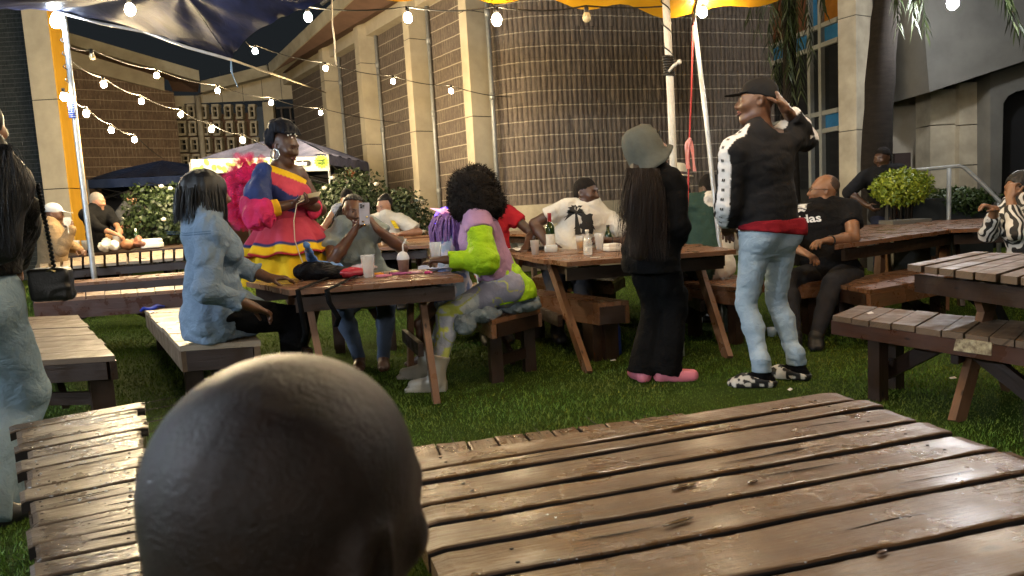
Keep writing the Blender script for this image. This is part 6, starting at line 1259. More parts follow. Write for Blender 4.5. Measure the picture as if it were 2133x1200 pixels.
# ---- 7 woman in the denim shirt
def denim_woman():
    e = person('woman with black bob hair in a pale blue denim shirt, seated with her back turned', D(445, 800, 4.25))
    F_ = Fig(1.84, D(452, 652, 4.22), 58, lean=2, head=(58, -4, 0), hp=D(432, 405, 4.12), rh=D(528, 640, 4.02), lh=np.array([*D(560, 574, 4.35)[:2], .80]), re=(-.5, -.6, -.6), le=(-.4, .6, -.6), lf=gz(D(640, 790, 4.75)), rf=gz(D(600, 830, 4.35)), lk=(1, .4, .5), rk=(1, .4, .5), fem=True, w=1.10, curl=(.2, .4), hdir=(unit((1, .15, -.05)), None), hn=((0, 0, -1), None))
    F_.flesh(e, M['sk_brown'], .008)
    den = cloth('pale_denim', (.19, .255, .335), .9, .8, 700, col2=(.14, .19, .26))
    def ds(f):
        for s in (-1, 1): f.cone(F_.sh[s], F_.el[s], .078, .072, .04); f.cone(F_.el[s], F_.wr[s] * .72 + F_.el[s] * .28, .070, .058, .03, cap=(0, 1)); f.cone(F_.wr[s] * .62 + F_.el[s] * .38, F_.wr[s] * .72 + F_.el[s] * .28, .066, .068, .006, cap=(1, 1))
        f.cone(F_.P - np.array([0, 0, .13]) - F_.F * .03, F_.P + F_.U * .2, .205, .17, .06, (F_.Fc, .86), cap=(1, 0)); f.cone(F_.S, F_.N + F_.U * .045, .10, .078, .03); f.ell(F_.P + F_.F * .12 - np.array([0, 0, .03]), (.17, .17, .13), np.stack([F_.R, F_.F, F_.U]), .06)
    z0 = D(445, 722, 4.2)[2]
    def hemc(p):
        q = (p - F_.P) @ F_.R; w = (p - F_.P) @ F_.F; a = np.arctan2(q, w); return z0 + .055 * np.abs(np.sin(a * 1.0 + .5)) + .008 * vnoise(p * 60) - p[:, 2]
    sh = F_.wear('denim_shirt', e, den, ('torso', 'hips'), .030, .0105, ds, .014, (8, 8, 10), clip=hemc)
    F_.wear('trousers', e, M['black'], ('hips', 'thigh', 'shin'), .014, .011, None, .006)
    for sd in (-1, 1): f = Field(.009); F_.foot(f, sd, .008); vmesh('shoe', f.mesh(), M['socket'], e)
    def seam(pts, w=.004):
        out = []
        for a, b in zip(pts[:-1], pts[1:]):
            a = np.array([*a, 0.]); b = np.array([*b, 0.]); n = max(2, int(np.linalg.norm(b - a) / .02)); d = unit(b - a); s_ = np.array([-d[1], d[0], 0]) * w
            for k in range(n): p, q = a + (b - a) * k / n, a + (b - a) * (k + 1) / n; out.append((np.array([p - s_, q - s_, q + s_, p + s_]), [[0, 1, 2], [0, 2, 3]]))
        return out
    sm = cloth('denim_seam', (.10, .16, .24), .9)
    for pts, w in (([(-.20, .17), (-.05, .155), (.14, .16)], .0026), ([(-.20, .182), (-.05, .167), (.14, .172)], .0022)):
        decal('seam', seam(pts, w), D(430, 545, 4.1), unit((.93, .1, 0)), np.array([0, 0, 1.]), sh, sm, e, .002, rayd=(0, 1, 0))
    f = Field(.009); c = F_.hpt(0, -.02, .0); f.ell(F_.hpt(0, -.015, .035), (.118, .122, .108), F_.hM()); f.cone(F_.hpt(0, -.03, .0), F_.hpt(0, -.03, -.105), .128, .137, .05, (F_.hF, .92), cap=(0, 1)); f.ell(F_.hpt(0, .14, -.04), (.075, .085, .14), F_.hM(), .01, 's')
    hr = vmesh('hair', f.mesh(lambda p: .006 * vnoise(p * np.array((75, 75, 4.))) + .012 * vnoise(p * np.array((14, 14, 2.)))), M['hair'], e); mb = MB()
    A_ = rng.uniform(-math.pi, math.pi, 700); A_ = A_[np.abs(A_ - math.pi / 2) > .55]; ro = [F_.hpt(.128 * math.cos(a), -.03 + .122 * math.sin(a), rng.uniform(-.06, .05)) for a in A_]; en = [F_.hpt(.146 * math.cos(a), -.03 + .138 * math.sin(a), rng.uniform(-.165, -.12)) for a in A_]; strands(mb, ro, en, .003, jit=.006); mb.build('hair_strand', M['hair'], hr)
denim_woman()
# ---- 8 man in the white palm print shirt
def white_man():
    e = person('seated man in a white tee shirt with a black palm print', D(1195, 620, 6.05))
    F_ = Fig(1.92, D(1192, 538, 6.55), 178, lean=-2, head=(128, -4, 0), hp=D(1221, 402, 6.45), rh=D(1142, 512, 6.3), lh=D(1262, 500, 6.25), re=(-1, .3, -.3), le=(1, .2, -.3), lf=gz(D(1215, 660, 5.6)), rf=gz(D(1160, 660, 5.6)), w=1.2, belly=.1)
    F_.flesh(e, M['sk_dark'], .0085); eyes(F_, e); marks(F_, e, lips=M['lips']); short_hair(F_, e, M['hair_soft'])
    t = F_.wear('tee_shirt', e, cloth('white_tee', (.66, .64, .58), .9, .6), ('torso', 'hips'), .020, .0105, lambda f: [f.cone(F_.sh[s], F_.sh[s] * .38 + F_.el[s] * .62, .080, .088, .03, cap=(0, 1)) for s in (-1, 1)], .012, (8, 8, 10))
    F_.wear('trousers', e, cloth('grey_trousers', (.09, .09, .10), .9), ('hips', 'thigh', 'shin'), .012, .012)
    for sd in (-1, 1): f = Field(.01); F_.foot(f, sd, .01); vmesh('shoe', f.mesh(), M['socket'], e)
    sh = []
    def leafs(cx, cy, n, L, w):
        for i in range(n):
            a = -0.4 + i * (math.pi + .8) / (n - 1) + rng.uniform(-.1, .1); l = L * rng.uniform(.7, 1.1); d = np.array([math.cos(a), math.sin(a), 0]); s = np.array([-d[1], d[0], 0]); c = np.array([cx, cy, 0]); m_ = c + d * l * .55 + (0, .01, 0); t_ = c + d * l + (0, -.25 * l, 0); V = [c, m_ + s * w, t_, m_ - s * w]; sh.append((np.array(V), [[0, 1, 2], [0, 2, 3]]))
    leafs(-.045, .10, 13, .10, .010); leafs(.07, -.02, 9, .06, .007)
    V, Fs = subdiv(np.array([(-.005, -.09, 0), (.10, -.09, 0), (.10, .085, 0), (.005, .085, 0)]), [[0, 1, 2], [0, 2, 3]], 3); V = V + np.stack([.006 * np.sin(V[:, 1] * 90), .005 * np.sin(V[:, 0] * 110), 0 * V[:, 0]], 1); sh.append((V, Fs)); V, Fs = subdiv(np.array([(-.06, -.09, 0), (-.005, -.09, 0), (-.035, .10, 0), (-.05, .10, 0)]), [[0, 1, 2], [0, 2, 3]], 2); sh.append((V, Fs))
    leafs(-.02, -.03, 9, .05, .006)
    decal('palm_print', sh, D(1212, 467, 6.3), np.array([1., 0, 0]), np.array([0, 0, 1.]), t, M['print_black'], e, .005, rayd=(0, 1, 0))
    mb = MB(); d = unit(F_.wr[-1] - F_.el[-1]); mb.tube([F_.wr[-1] - d * .05 + perp(np.array([1., 0, 0]), d) * .034 * math.cos(a) + np.cross(d, perp(np.array([1., 0, 0]), d)) * .034 * math.sin(a) for a in np.linspace(0, 6.283, 14)], .008, 5); mb.build('wristband', M['socket'], e)
white_man()
def seated(label, h, P0, yaw, skin_, shirt, parts, hp, head, tint, sleeve=.5, trousers=M['black'], w=1., fem=False, hairm='hair_soft', hair=True, inf=.020, lean=0, legs=True, hh=.0095, **kw):
    e = person(label, P0); d = P0[1]; F_ = Fig(h, P0, yaw, lean=lean, head=head, hp=hp, w=w, fem=fem, **kw)
    F_.flesh(e, skin_, hh); eyes(F_, e); marks(F_, e, lips=M['lips_pink'])
    if hair: short_hair(F_, e, M[hairm])
    F_.wear('shirt', e, shirt, parts, inf, .011, (lambda f: [f.cone(F_.sh[s], F_.sh[s] * (1 - sleeve) + F_.el[s] * sleeve, .076, .082, .03, cap=(0, 1)) for s in (-1, 1)]) if sleeve else None, .010, (9, 9, 11))
    F_.wear('trousers', e, trousers, ('hips', 'thigh', 'shin'), .012, .012)
    for sd in (-1, 1): f = Field(.011); F_.foot(f, sd, .01); vmesh('shoe', f.mesh(), M['socket'], e)
    return e, F_
# ---- 9 man in red behind the afro
P0 = D(1030, 555, 6.7); e, F_ = seated('man in a red tee shirt and cap half hidden behind the big afro hair', 1.76, P0, 170, M['sk_dark'], cloth('red_tee', (.40, .02, .03), .9, .5), ('torso', 'hips'), D(1016, 412, 6.6), (95, -5, 0), None, lh=D(1096, 514, 6.35), le=(1, .3, -.6), rh=D(1000, 530, 6.0), lf=gz(D(1050, 650, 6.0)), rf=gz(D(1010, 650, 6.0)), trousers=M['blue_jean'])
f = Field(.008); f.ell(F_.hpt(0, -.01, .052), (.082, .10, .08), F_.hM()); f.cone(F_.hpt(0, .07, .045), F_.hpt(0, .16, .035), .062, .05, .01, (F_.hU, .12)); H_ = F_.H; U_ = F_.hU; vmesh('cap', f.mesh(None, lambda p: -(p - H_) @ U_ + .02), mat('grey_cap', (.12, .10, .09), .8), e)
# ---- 10 woman reading, and the bare armed woman beside her
P0 = D(824, 520, 8.3); cw = cloth('cream_shirt', (.68, .64, .54), .9, .5)
e, F_ = seated('dark haired woman in a white and yellow shirt looking down', 1.62, P0, 190, M['sk_light'], cw, ('torso', 'hips'), D(801, 430, 8.05), (212, -16, 0), None, sleeve=.85, fem=True, lh=D(838, 487, 7.75), rh=D(806, 489, 7.75), le=(1, 0, -.5), re=(-1, 0, -.5), lf=gz(D(840, 600, 7.9)), rf=gz(D(815, 600, 7.9)), hair=False)
mb = MB(); mb.grid(lambda u, v: D(813 + 14 * u + 9 * (v - .5), 452 + 24 * u, 7.98 - .05 * math.sin(u * 2) + .01 * math.sin(u * 30)), 16, 3); mb.build('yellow_frill', cloth('yellow_frill', (.72, .52, .03), .8), e)
f = Field(.008); f.ell(F_.hpt(0, -.06, .11), (.04, .04, .035), F_.hM()); f.ell(F_.hpt(0, -.025, .045), (.08, .10, .085), F_.hM()); f.ell(F_.hpt(0, .09, -.02), (.075, .072, .085), F_.hM(), .01, 's'); vmesh('hair_bun', f.mesh(lambda p: .003 * vnoise(p * 90), F_.hclip(.075, -.02, .2)), M['hair'], e)
P0 = D(706, 520, 8.1); e, F_ = seated('bare armed woman in a patterned top behind the smiling woman with the phone', 1.62, P0, 165, M['sk_tan'], mat('patterned_top', (.35, .36, .40), .9, .3, 45, col2=(.08, .09, .12)), ('torso', 'hips'), D(724, 416, 8.0), (165, -20, 0), None, sleeve=0, fem=True, lh=D(735, 492, 7.7), rh=D(688, 497, 7.7), lf=gz(D(730, 600, 7.8)), rf=gz(D(705, 600, 7.8)), w=1.15)
# ---- 11 hat man, 12 person in the varsity jacket
P0 = D(1398, 520, 6.9); e, F_ = seated('man in a white brimmed hat seated behind the tent pole', 1.74, P0, 120, M['sk_brown'], M['black'], ('torso', 'hips', 'uarm', 'farm'), D(1411, 376, 6.7), (100, -4, 0), None, sleeve=0, lh=D(1440, 498, 6.5), rh=D(1400, 505, 6.4), lf=gz(D(1440, 620, 6.4)), rf=gz(D(1410, 625, 6.4)))
ht = empty('hat', 'white brimmed hat with a dark band on the man behind the tent pole', 'hat', F_.hpt(0, 0, .05)); c = F_.hpt(0, -.01, .055); ax = unit(F_.hU * 1.0 + F_.hF * .06); mb = MB(); mb.lathe([(.140, -.015), (.155, -.008), (.150, -.002), (.095, .0), (.092, .02), (.086, .08), (.06, .105), (0, .10)], c, 24, ax); o = mb.build('crown', mat('white_straw', (.70, .66, .52), .8, .15, 30), ht)
mb = MB(); mb.lathe([(.0945, .004), (.0955, .008), (.0945, .026), (.0925, .028)], c, 24, ax); mb.build('band', mat('hat_band', (.10, .07, .08), .8), ht)
P0 = D(1474, 545, 6.0); vj = vcloth('varsity_jacket', .85, .5)
e = person('person in a dark green and white hooded jacket seated between the two standing figures', P0); F_ = Fig(1.72, P0, 5, lean=12, head=(-30, -25, 0), hp=D(1478, 393, 6.15), lh=D(1452, 500, 6.3), rh=D(1500, 500, 6.35), lf=gz(D(1450, 640, 6.3)), rf=gz(D(1500, 645, 6.3)), w=1.1)
F_.flesh(e, M['sk_dark'], .0095); short_hair(F_, e, M['hair_soft']); F_.wear('jacket', e, vj, ('torso', 'hips', 'uarm', 'farm'), .030, .0105, lambda f: f.ell(F_.N - F_.Fs * .07 + F_.U * .0, (.13, .08, .06), np.stack([F_.Rs, F_.Fs, F_.U]), .03), .010, (9, 9, 11), lambda V: np.where(((((V - F_.S) @ F_.Rs) > .05) & (((V - F_.S) @ F_.U) < .02))[:, None] | (np.linalg.norm((V - (F_.N - F_.Fs * .07)) / np.array((1, 1, .8)), axis=1) < .12)[:, None], (.68, .66, .60), (.02, .05, .04)))
F_.wear('trousers', e, cloth('pale_trousers', (.40, .40, .42), .9), ('hips', 'thigh', 'shin'), .012, .012)
for sd in (-1, 1): f = Field(.011); F_.foot(f, sd, .01); vmesh('shoe', f.mesh(), mat('white_trainer', (.55, .55, .53), .6), e)
# ---- 13 seated man with the printed black tee
P0 = D(1728, 560, 5.75); e, F_ = seated('seated man with shaved head in a black tee shirt with white lettering', 1.82, P0, 205, M['sk_mid'], cloth('black_tee', (.012, .012, .013), .9, .6), ('torso', 'hips'), D(1717, 397, 5.72), (-72, 4, 0), None, hair=False, lh=D(1724, 502, 5.32), rh=D(1672, 525, 5.45), le=(1, .2, -.4), re=(-1, 0, -.4), lf=gz(D(1700, 690, 5.2)), rf=gz(D(1655, 690, 5.3)), lk=(-.5, -.8, .4), rk=(-.8, -.5, .4), w=1.22, sleeve=.55, lean=-8, hh=.0085, trousers=cloth('dark_trousers', (.03, .03, .034), .8))
V, Fs = textmesh('adidas', .088, 0, .002); sh = [subdiv(V, Fs, 1)]
for a in (-.55, 0, .55):
    d = np.array([math.sin(a), math.cos(a), 0]); s = np.array([d[1], -d[0], 0]); c = np.array([0, .055, 0])
    for k in range(3):
        y0 = .012 + k * .024; y1 = y0 + .016; w0 = .020 * math.sin(min(3.1, .5 + y0 * 26)); w1 = .020 * math.sin(min(3.1, .5 + y1 * 26)); Vq = np.array([c + d * y0 - s * w0, c + d * y0 + s * w0, c + d * y1 + s * w1, c + d * y1 - s * w1]); sh.append((Vq, [[0, 1, 2], [0, 2, 3]]))
tee = [c for c in e.children if c.name.startswith('shirt')][0]
decal('lettering', sh, D(1694, 458, 5.5), unit((.98, -.12, .08)), unit((-.1, 0, 1.)), tee, M['print_white'], e, .006, rayd=(0, 1, 0))
f = Field(.0065); f.ell(F_.hpt(0, -.016, .036), (.0755, .0955, .0855), F_.hM()); f.ell(F_.hpt(0, .11, -.02), (.075, .085, .09), F_.hM(), .01, 's'); f.ell(F_.hpt(0, .02, -.085), (.11, .1, .08), F_.hM(), .01, 's'); vmesh('hair', f.mesh(), mat('shaved_hair', (.05, .03, .02), .8, .4, 60), e)
gl = empty('spectacles', 'thin framed spectacles on the seated man in the black tee shirt', 'glasses', F_.hpt(0, .1, 0))
for sd in (-1, 1):
    mb = MB(); mb.tube([F_.hpt(sd * .033 + .022 * math.cos(a), .103, .004 + .017 * math.sin(a)) for a in np.linspace(0, 6.283, 14)], .0022, 5); mb.tube([F_.hpt(sd * .055, .103, .008), F_.hpt(sd * .078, .06, .010), F_.hpt(sd * .08, -.02, .008)], .0022, 5); mb.build('rim', M['lens'], gl)
mb = MB(); d = unit(F_.wr[-1] - F_.el[-1]); x = perp(np.array([1., 0, 0.2]), d); mb.tube([F_.wr[-1] - d * .035 + x * .036 * math.cos(a) + np.cross(d, x) * .036 * math.sin(a) for a in np.linspace(0, 6.283, 14)], .007, 5); mb.build('bracelet', M['socket'], e)
# ---- 14 dark man by the palm
P0 = D(1848, 448, 8.7); e = person('dark figure leaning by the palm trunk behind the bright green shrub', P0); F_ = Fig(1.76, P0, 200, lean=12, head=(-120, -8, 0), hp=D(1838, 329, 8.55), lh=D(1870, 440, 8.45), rh=D(1806, 428, 8.4), re=(-1, .2, 0))
F_.flesh(e, M['sk_dark'], .011); short_hair(F_, e, M['hair_soft']); F_.wear('jacket', e, cloth('dark_jacket', (.016, .016, .018), .9), ('torso', 'hips', 'uarm'), .028, .012); F_.wear('trousers', e, cloth('navy_trousers', (.02, .025, .05), .9), ('hips', 'thigh', 'shin'), .014, .012)
for sd in (-1, 1): f = Field(.011); F_.foot(f, sd, .01); vmesh('shoe', f.mesh(), M['socket'], e)
# ---- 15 woman in the zebra blouse
P0 = D(2140, 540, 5.25); e = person('woman in a black and white zebra blouse eating at the right edge', P0); F_ = Fig(1.66, P0, -80, lean=4, head=(-95, -8, 0), hp=D(2124, 392, 5.22), lh=D(2104, 412, 5.02), rh=D(2072, 436, 5.15), le=(-.3, -.5, -1), re=(0, .6, -1), lf=gz(D(2090, 640, 5.2)), rf=gz(D(2080, 640, 5.4)), fem=True, w=1.12, curl=(.6, .5), hdir=(unit((.15, .1, 1)), unit((-.9, 0, .4))), hn=(unit((.9, .2, 0)), None))
F_.flesh(e, M['sk_mid'], .0075); eyes(F_, e)
def zebra():
    m, nt, b, tc = newmat('zebra_print'); wv = nt.nodes.new('ShaderNodeTexWave'); wv.inputs['Scale'].default_value = 9; wv.inputs['Distortion'].default_value = 9; wv.inputs['Detail'].default_value = 1.2; wv.inputs['Detail Scale'].default_value = 1.1; nt.links.new(tc.outputs['Object'], wv.inputs['Vector'])
    nt.links.new(_mix(nt, _ramp(nt, wv.outputs['Fac'], .46, .54), (.015, .015, .016), (.66, .65, .62)), b.inputs['Base Color']); b.inputs['Roughness'].default_value = .7; nt.links.new(_bump(nt, _noise(nt, tc.outputs['Object'], 14, 3), .4, .03), b.inputs['Normal']); return m
F_.wear('blouse', e, zebra(), ('torso', 'hips', 'uarm'), .024, .010, lambda f: [f.cone(F_.el[s], F_.el[s] * .25 + F_.wr[s] * .75, .062, .05, .03, cap=(0, 1)) for s in (-1, 1)], .010)
F_.wear('trousers', e, M['black'], ('hips', 'thigh', 'shin'), .014, .012); f = Field(.008); f.ell(F_.hpt(0, -.025, .03), (.095, .11, .10), F_.hM()); f.cone(F_.hpt(.0, -.07, 0), F_.hpt(0, -.09, -.22), .08, .09, .05); f.ell(F_.hpt(0, .10, -.02), (.075, .075, .09), F_.hM(), .01, 's'); vmesh('hair', f.mesh(lambda p: .005 * vnoise(p * np.array((70, 70, 6.)))), M['hair'], e)
# ---- 16, 17 the two men at the stall, 18 the seated guest at the left
P0 = D(207, 505, 9.95); e = person('grey haired man in black standing beside the left tent pole', P0); F_ = Fig(1.70, P0, 105, lean=6, head=(95, -10, 0), hp=D(203, 420, 9.9), lh=D(248, 478, 9.7), rh=D(240, 488, 9.6), le=(0, 1, -.6), re=(-.3, -1, -.6))
F_.flesh(e, M['sk_tan'], .010); short_hair(F_, e, mat('grey_hair', (.16, .14, .12), .8, .3, 60), .005); F_.wear('shirt', e, M['black'], ('torso', 'hips', 'uarm'), .026, .012, lambda f: [f.cone(F_.el[s], F_.el[s] * .5 + F_.wr[s] * .5, .058, .052, .03, cap=(0, 1)) for s in (-1, 1)]); F_.wear('trousers', e, M['black'], ('hips', 'thigh', 'shin'), .014, .012)
P0 = D(247, 492, 11.3); e = person('man in a dark grey tee shirt bending over the stall under the navy gazebo', P0); F_ = Fig(1.74, P0, 80, lean=26, head=(85, -28, 0), hp=D(270, 416, 11.15), lh=D(295, 472, 11.1), rh=D(291, 470, 10.95), le=(-.3, .6, -.4), re=(-.3, -.6, -.4))
F_.flesh(e, M['sk_tan'], .010); short_hair(F_, e, M['hair_soft']); F_.wear('tee_shirt', e, cloth('charcoal_tee', (.05, .052, .055), .9), ('torso', 'hips'), .024, .012, lambda f: [f.cone(F_.sh[s], F_.sh[s] * .4 + F_.el[s] * .6, .075, .08, .03, cap=(0, 1)) for s in (-1, 1)]); F_.wear('trousers', e, cloth('grey_jeans', (.20, .22, .25), .9), ('hips', 'thigh', 'shin'), .014, .012)
P0 = D(112, 565, 8.75); e = person('seated guest in a beige top and pale cap raising a glass at the left', P0); F_ = Fig(1.76, P0, 50, lean=14, head=(70, -10, 0), hp=D(112, 446, 8.75), rh=D(148, 478, 8.5), lh=D(165, 520, 8.9), re=(.8, -.5, -.8), le=(0, .6, -.5), rf=gz(D(150, 660, 9.0)), lf=gz(D(140, 660, 9.2)), w=1.25, hdir=(None, unit((-.1, 0, 1))), curl=(.4, .7))
F_.flesh(e, M['sk_brown'], .0095); F_.wear('top', e, cloth('beige_top', (.24, .165, .09), .9, .6), ('torso', 'hips', 'uarm', 'farm'), .026, .0115); F_.wear('trousers', e, M['black'], ('hips', 'thigh', 'shin'), .014, .012); f = Field(.009); f.ell(F_.hpt(0, -.012, .05), (.085, .104, .085), F_.hM()); f.cone(F_.hpt(0, .07, .045), F_.hpt(0, .16, .035), .062, .05, .01, (F_.hU, .12)); H2 = F_.H; U2 = F_.hU; vmesh('cap', f.mesh(None, lambda p: -(p - H2) @ U2 + .018), mat('pale_cap', (.36, .38, .40), .8), e)
gs = empty('wine_glass', 'stemmed glass raised by the guest in the beige top', 'glass', D(141, 480, 8.4)); mb = MB(); c = D(143, 486, 8.42); mb.lathe([(.03, 0), (.004, .004), (.004, .08), (.03, .10), (.042, .14), (.036, .185)], c, 14); 
def glassmat(name, col=(.9, .95, .95), al=.28, rough=.08):
    m, nt, b, tc = newmat(name); b.inputs['Base Color'].default_value = (*col, 1); b.inputs['Alpha'].default_value = al; b.inputs['Roughness'].default_value = rough; b.inputs['Specular IOR Level'].default_value = .8; return m
M['clear'] = glassmat('clear_glass'); mb.build('bowl', M['clear'], gs)
# ---- 19 long haired woman standing at the left edge
def long_hair_woman():
    e = person('standing woman with long black hair, black top and pale wide jeans at the left edge', D(-30, 1080, 2.62))
    F_ = Fig(1.70, D(-46, 583, 2.66), 38, lean=-1, head=(5, 0, 0), hp=D(-52, 262, 2.64), rh=D(30, 560, 2.95), lh=D(-130, 560, 2.7), re=(1, -.5, -.3), lf=gz(D(-50, 1150, 2.52)), rf=gz(D(-26, 1090, 2.72)), fem=True, w=1.08, rk=(.3, .9, 0), lk=(0, 1, 0))
    F_.flesh(e, M['sk_mid'], .008)
    den = cloth('wide_pale_jeans', (.27, .36, .43), .9, .6, 700, col2=(.17, .24, .30))
    def jw(f):
        for s in (-1, 1): f.cone(F_.kn[s], F_.an[s] - (0, 0, .04), .095, .125, .04, cap=(0, 1)); f.cone(F_.hip[s], F_.kn[s], .108, .094, .04)
    F_.wear('jeans', e, den, ('hips', 'thigh'), .018, .011, lambda f: (jw(f), f.cone(F_.P, F_.P + F_.U * .12, .158, .142, .04, (F_.Fc, .78))), .012, (6, 6, 7), clip=lambda p: p[:, 2] - F_.P[2] - .125)
    F_.wear('top', e, cloth('black_top', (.010, .010, .011), .6, .9), ('torso', 'uarm', 'farm'), .032, .011, lambda f: (f.ell(F_.el[1] + (0, 0, .04), (.10, .11, .15), None, .06), f.ell(F_.sh[1] - F_.U * .06, (.10, .11, .14), None, .06)), .016, (8, 8, 8), clip=lambda p: F_.P[2] + .10 - p[:, 2])
    for sd in (-1, 1): f = Field(.01); F_.foot(f, sd, .01); vmesh('shoe', f.mesh(), M['socket'], e)
    f = Field(.009); f.ell(F_.hpt(0, -.02, .03), (.09, .11, .10), F_.hM()); f.cone(F_.hpt(.0, -.06, 0), D(-8, 390, 2.48), .085, .115, .05, ((0, 1, 0), .7)); f.cone(D(-8, 390, 2.48), D(-8, 500, 2.44), .11, .085, .04, ((0, 1, 0), .5))
    hr = vmesh('hair', f.mesh(lambda p: .006 * vnoise(p * np.array((60, 60, 4.)))), M['hair'], e); mb = MB(); T = rng.uniform(0, 1, 1000)
    strands(mb, [D(-35 + 55 * t + rng.normal(0, 3), 300, 2.44) for t in T], [D(-40 + 72 * t + rng.normal(0, 4), 480 + rng.uniform(-60, 60), 2.40) for t in T], .0009, jit=.03); mb.build('hair_strand', M['hair'], hr)
    hb = empty('handbag', 'black handbag on a woven chain strap hanging from the woman with long hair', 'handbag', D(110, 600, 2.72)); f = Field(.007); f.box(D(108, 592, 2.74), (.05, .03, .045), np.stack([unit((1, .3, 0)), unit((-.3, 1, 0)), (0, 0, 1)]), .02); f.cone(D(92, 575, 2.72), D(124, 575, 2.76), .02, .02, .02)
    vmesh('bag', f.mesh(lambda p: folds(p, .004, (20, 20, 20))), mat('black_leather', (.012, .012, .012), .4, .2, 30, .5, 120), hb); mb = MB(); pts = [D(78, 385, 2.6), D(90, 440, 2.66), D(102, 500, 2.7), (D(114, 566, 2.72))]
    for i in range(46): t = i / 45 * 3; k = min(int(t), 2); p = pts[k] + (pts[k + 1] - pts[k]) * (t - k); mb.ball(p + (.003 * (-1) ** i, 0, 0), (.008, .005, .008), 6)
    mb.build('chain_strap', mat('woven_chain', (.05, .05, .055), .3, .4, 60, metal=.7), hb); mb = MB(); mb.tube([D(96, 566, 2.7), D(104, 562, 2.69), D(116, 566, 2.7)], .004, 5); mb.build('buckle', mat('brass', (.5, .4, .2), .3, .2, metal=1), hb)
long_hair_woman()
# ---- 20 bald head in the foreground
def bald():
    e = person('person with a bald head seated close in front of the camera, seen from behind', D(600, 1190, .42)); hp = D(638, 1086, .425)
    F_ = Fig(1.45, hp - np.array([.0, .0, .60]), 52, lean=4, head=(36, -4, 2), hp=hp, lf=gz(hp + (.3, .25, 0)), rf=gz(hp + (.3, .05, 0)), lk=(.8, .5, .6), rk=(.8, .3, .6), lh=hp + (.35, .18, -.42), rh=hp + (.36, .06, -.42), neck=.0)
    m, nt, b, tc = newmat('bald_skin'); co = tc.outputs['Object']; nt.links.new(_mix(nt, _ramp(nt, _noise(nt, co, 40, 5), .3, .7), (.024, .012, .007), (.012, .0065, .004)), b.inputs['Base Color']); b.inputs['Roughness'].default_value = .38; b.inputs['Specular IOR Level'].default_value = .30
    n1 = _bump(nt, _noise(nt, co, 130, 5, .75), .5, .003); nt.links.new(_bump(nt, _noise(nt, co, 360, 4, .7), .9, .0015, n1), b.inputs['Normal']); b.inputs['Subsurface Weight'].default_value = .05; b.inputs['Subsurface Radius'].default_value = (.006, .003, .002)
    hx = F_.head
    def head2(f, smile=0, jaw=1.):      # a long round skull over a full nape
        hx(f, smile=smile, jaw=jaw); f.ell(F_.hpt(0, -.014, .046), np.array((.088, .100, .092)) * F_.s, F_.hM(), .02); f.cone(F_.hpt(-.012, -.030, .03), F_.hpt(-.012, -.040, -.11), .084 * F_.s, .078 * F_.s, .03); f.ell(F_.hpt(.092, -.016, -.010), np.array((.012, .024, .037)) * F_.s, F_.hM(), .008); f.ell(F_.hpt(.103, -.010, -.008), np.array((.009, .014, .025)) * F_.s, F_.hM(), .006, 's')
    F_.head = head2
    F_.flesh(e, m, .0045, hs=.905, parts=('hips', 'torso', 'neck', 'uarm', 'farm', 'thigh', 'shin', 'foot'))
    F_.wear('shirt', e, cloth('dark_blue_shirt', (.05, .075, .12), .9, .5), ('torso', 'uarm', 'hips'), .014, .009, None, .006); F_.wear('trousers', e, M['black'], ('hips', 'thigh', 'shin'), .012, .011)
bald()
# ================================================================== things on the tables and the ground
def TZ(c, u, v): return c
white = mat('white_foam', (.70, .69, .66), .6, .08, 20, .1, 60); plast = glassmat('clear_plastic', (.85, .88, .9), .33, .15); frost = glassmat('frosted_plastic', (.8, .82, .84), .6, .3)
def lathe_thing(name, label, cat, p, parts, group=None, axis=(0, 0, 1)):
    e = empty(name, label, cat, p, group)
    for nm, prof, m in parts: mb = MB(); mb.lathe(prof, p, 18, axis); mb.build(nm, m, e)
    return e
Z2, Z3 = .752, .762
def on2(u, v): return P(u, v, Z2)
def on3(u, v): return P(u, v + 3, Z3)
CUP = [(.0, .001), (.026, 0), (.036, .115), (.038, .117), (.034, .113), (.025, .006), (0, .006)]
def cup(label, p, m=None, s=1.): return lathe_thing('cup', label, 'cup', p, [('wall', [(a * s, b * s) for a, b in CUP], m or white)], 'cups on the tables')
def bottle(label, p, prof, gm, cap, lab=None, liquid=None):
    parts = [('glass', prof, gm), ('cap', cap[0], cap[1])]
    if lab: parts.append(('label', lab[0], lab[1]))
    if liquid: parts.append(('liquid', liquid[0], liquid[1]))
    return lathe_thing('bottle', label, 'bottle', p, parts, 'bottles on the tables')
WINE = [(0, 0), (.037, .001), (.038, .01), (.038, .19), (.034, .215), (.018, .24), (.0145, .255), (.0145, .32), (0, .32)]
gg = mat('green_glass', (.012, .03, .008), .08, .2, spec=.7); lab = mat('paper_label', (.62, .60, .54), .7, .15, 40)
bottle('dark green wine bottle with a red capsule and white label', on3(1148, 521), WINE, gg, ([(.0152, .25), (.0162, .252), (.0162, .318), (.0155, .323), (0, .323)], mat('red_capsule', (.28, .015, .02), .45)), ([(.0385, .05), (.039, .052), (.039, .145), (.0385, .147)], lab))
CLEARB = [(0, 0), (.032, .001), (.034, .01), (.034, .09), (.027, .12), (.014, .145), (.0135, .185), (0, .185)]
bottle('clear bottle half full of water beside the beer cup', on3(1225, 529), CLEARB, M['clear'], ([(.0140, .175), (.0145, .176), (.0145, .19), (0, .19)], white), None, ([(0, .004), (.030, .004), (.031, .06), (0, .06)], glassmat('water', (.8, .86, .88), .25)))
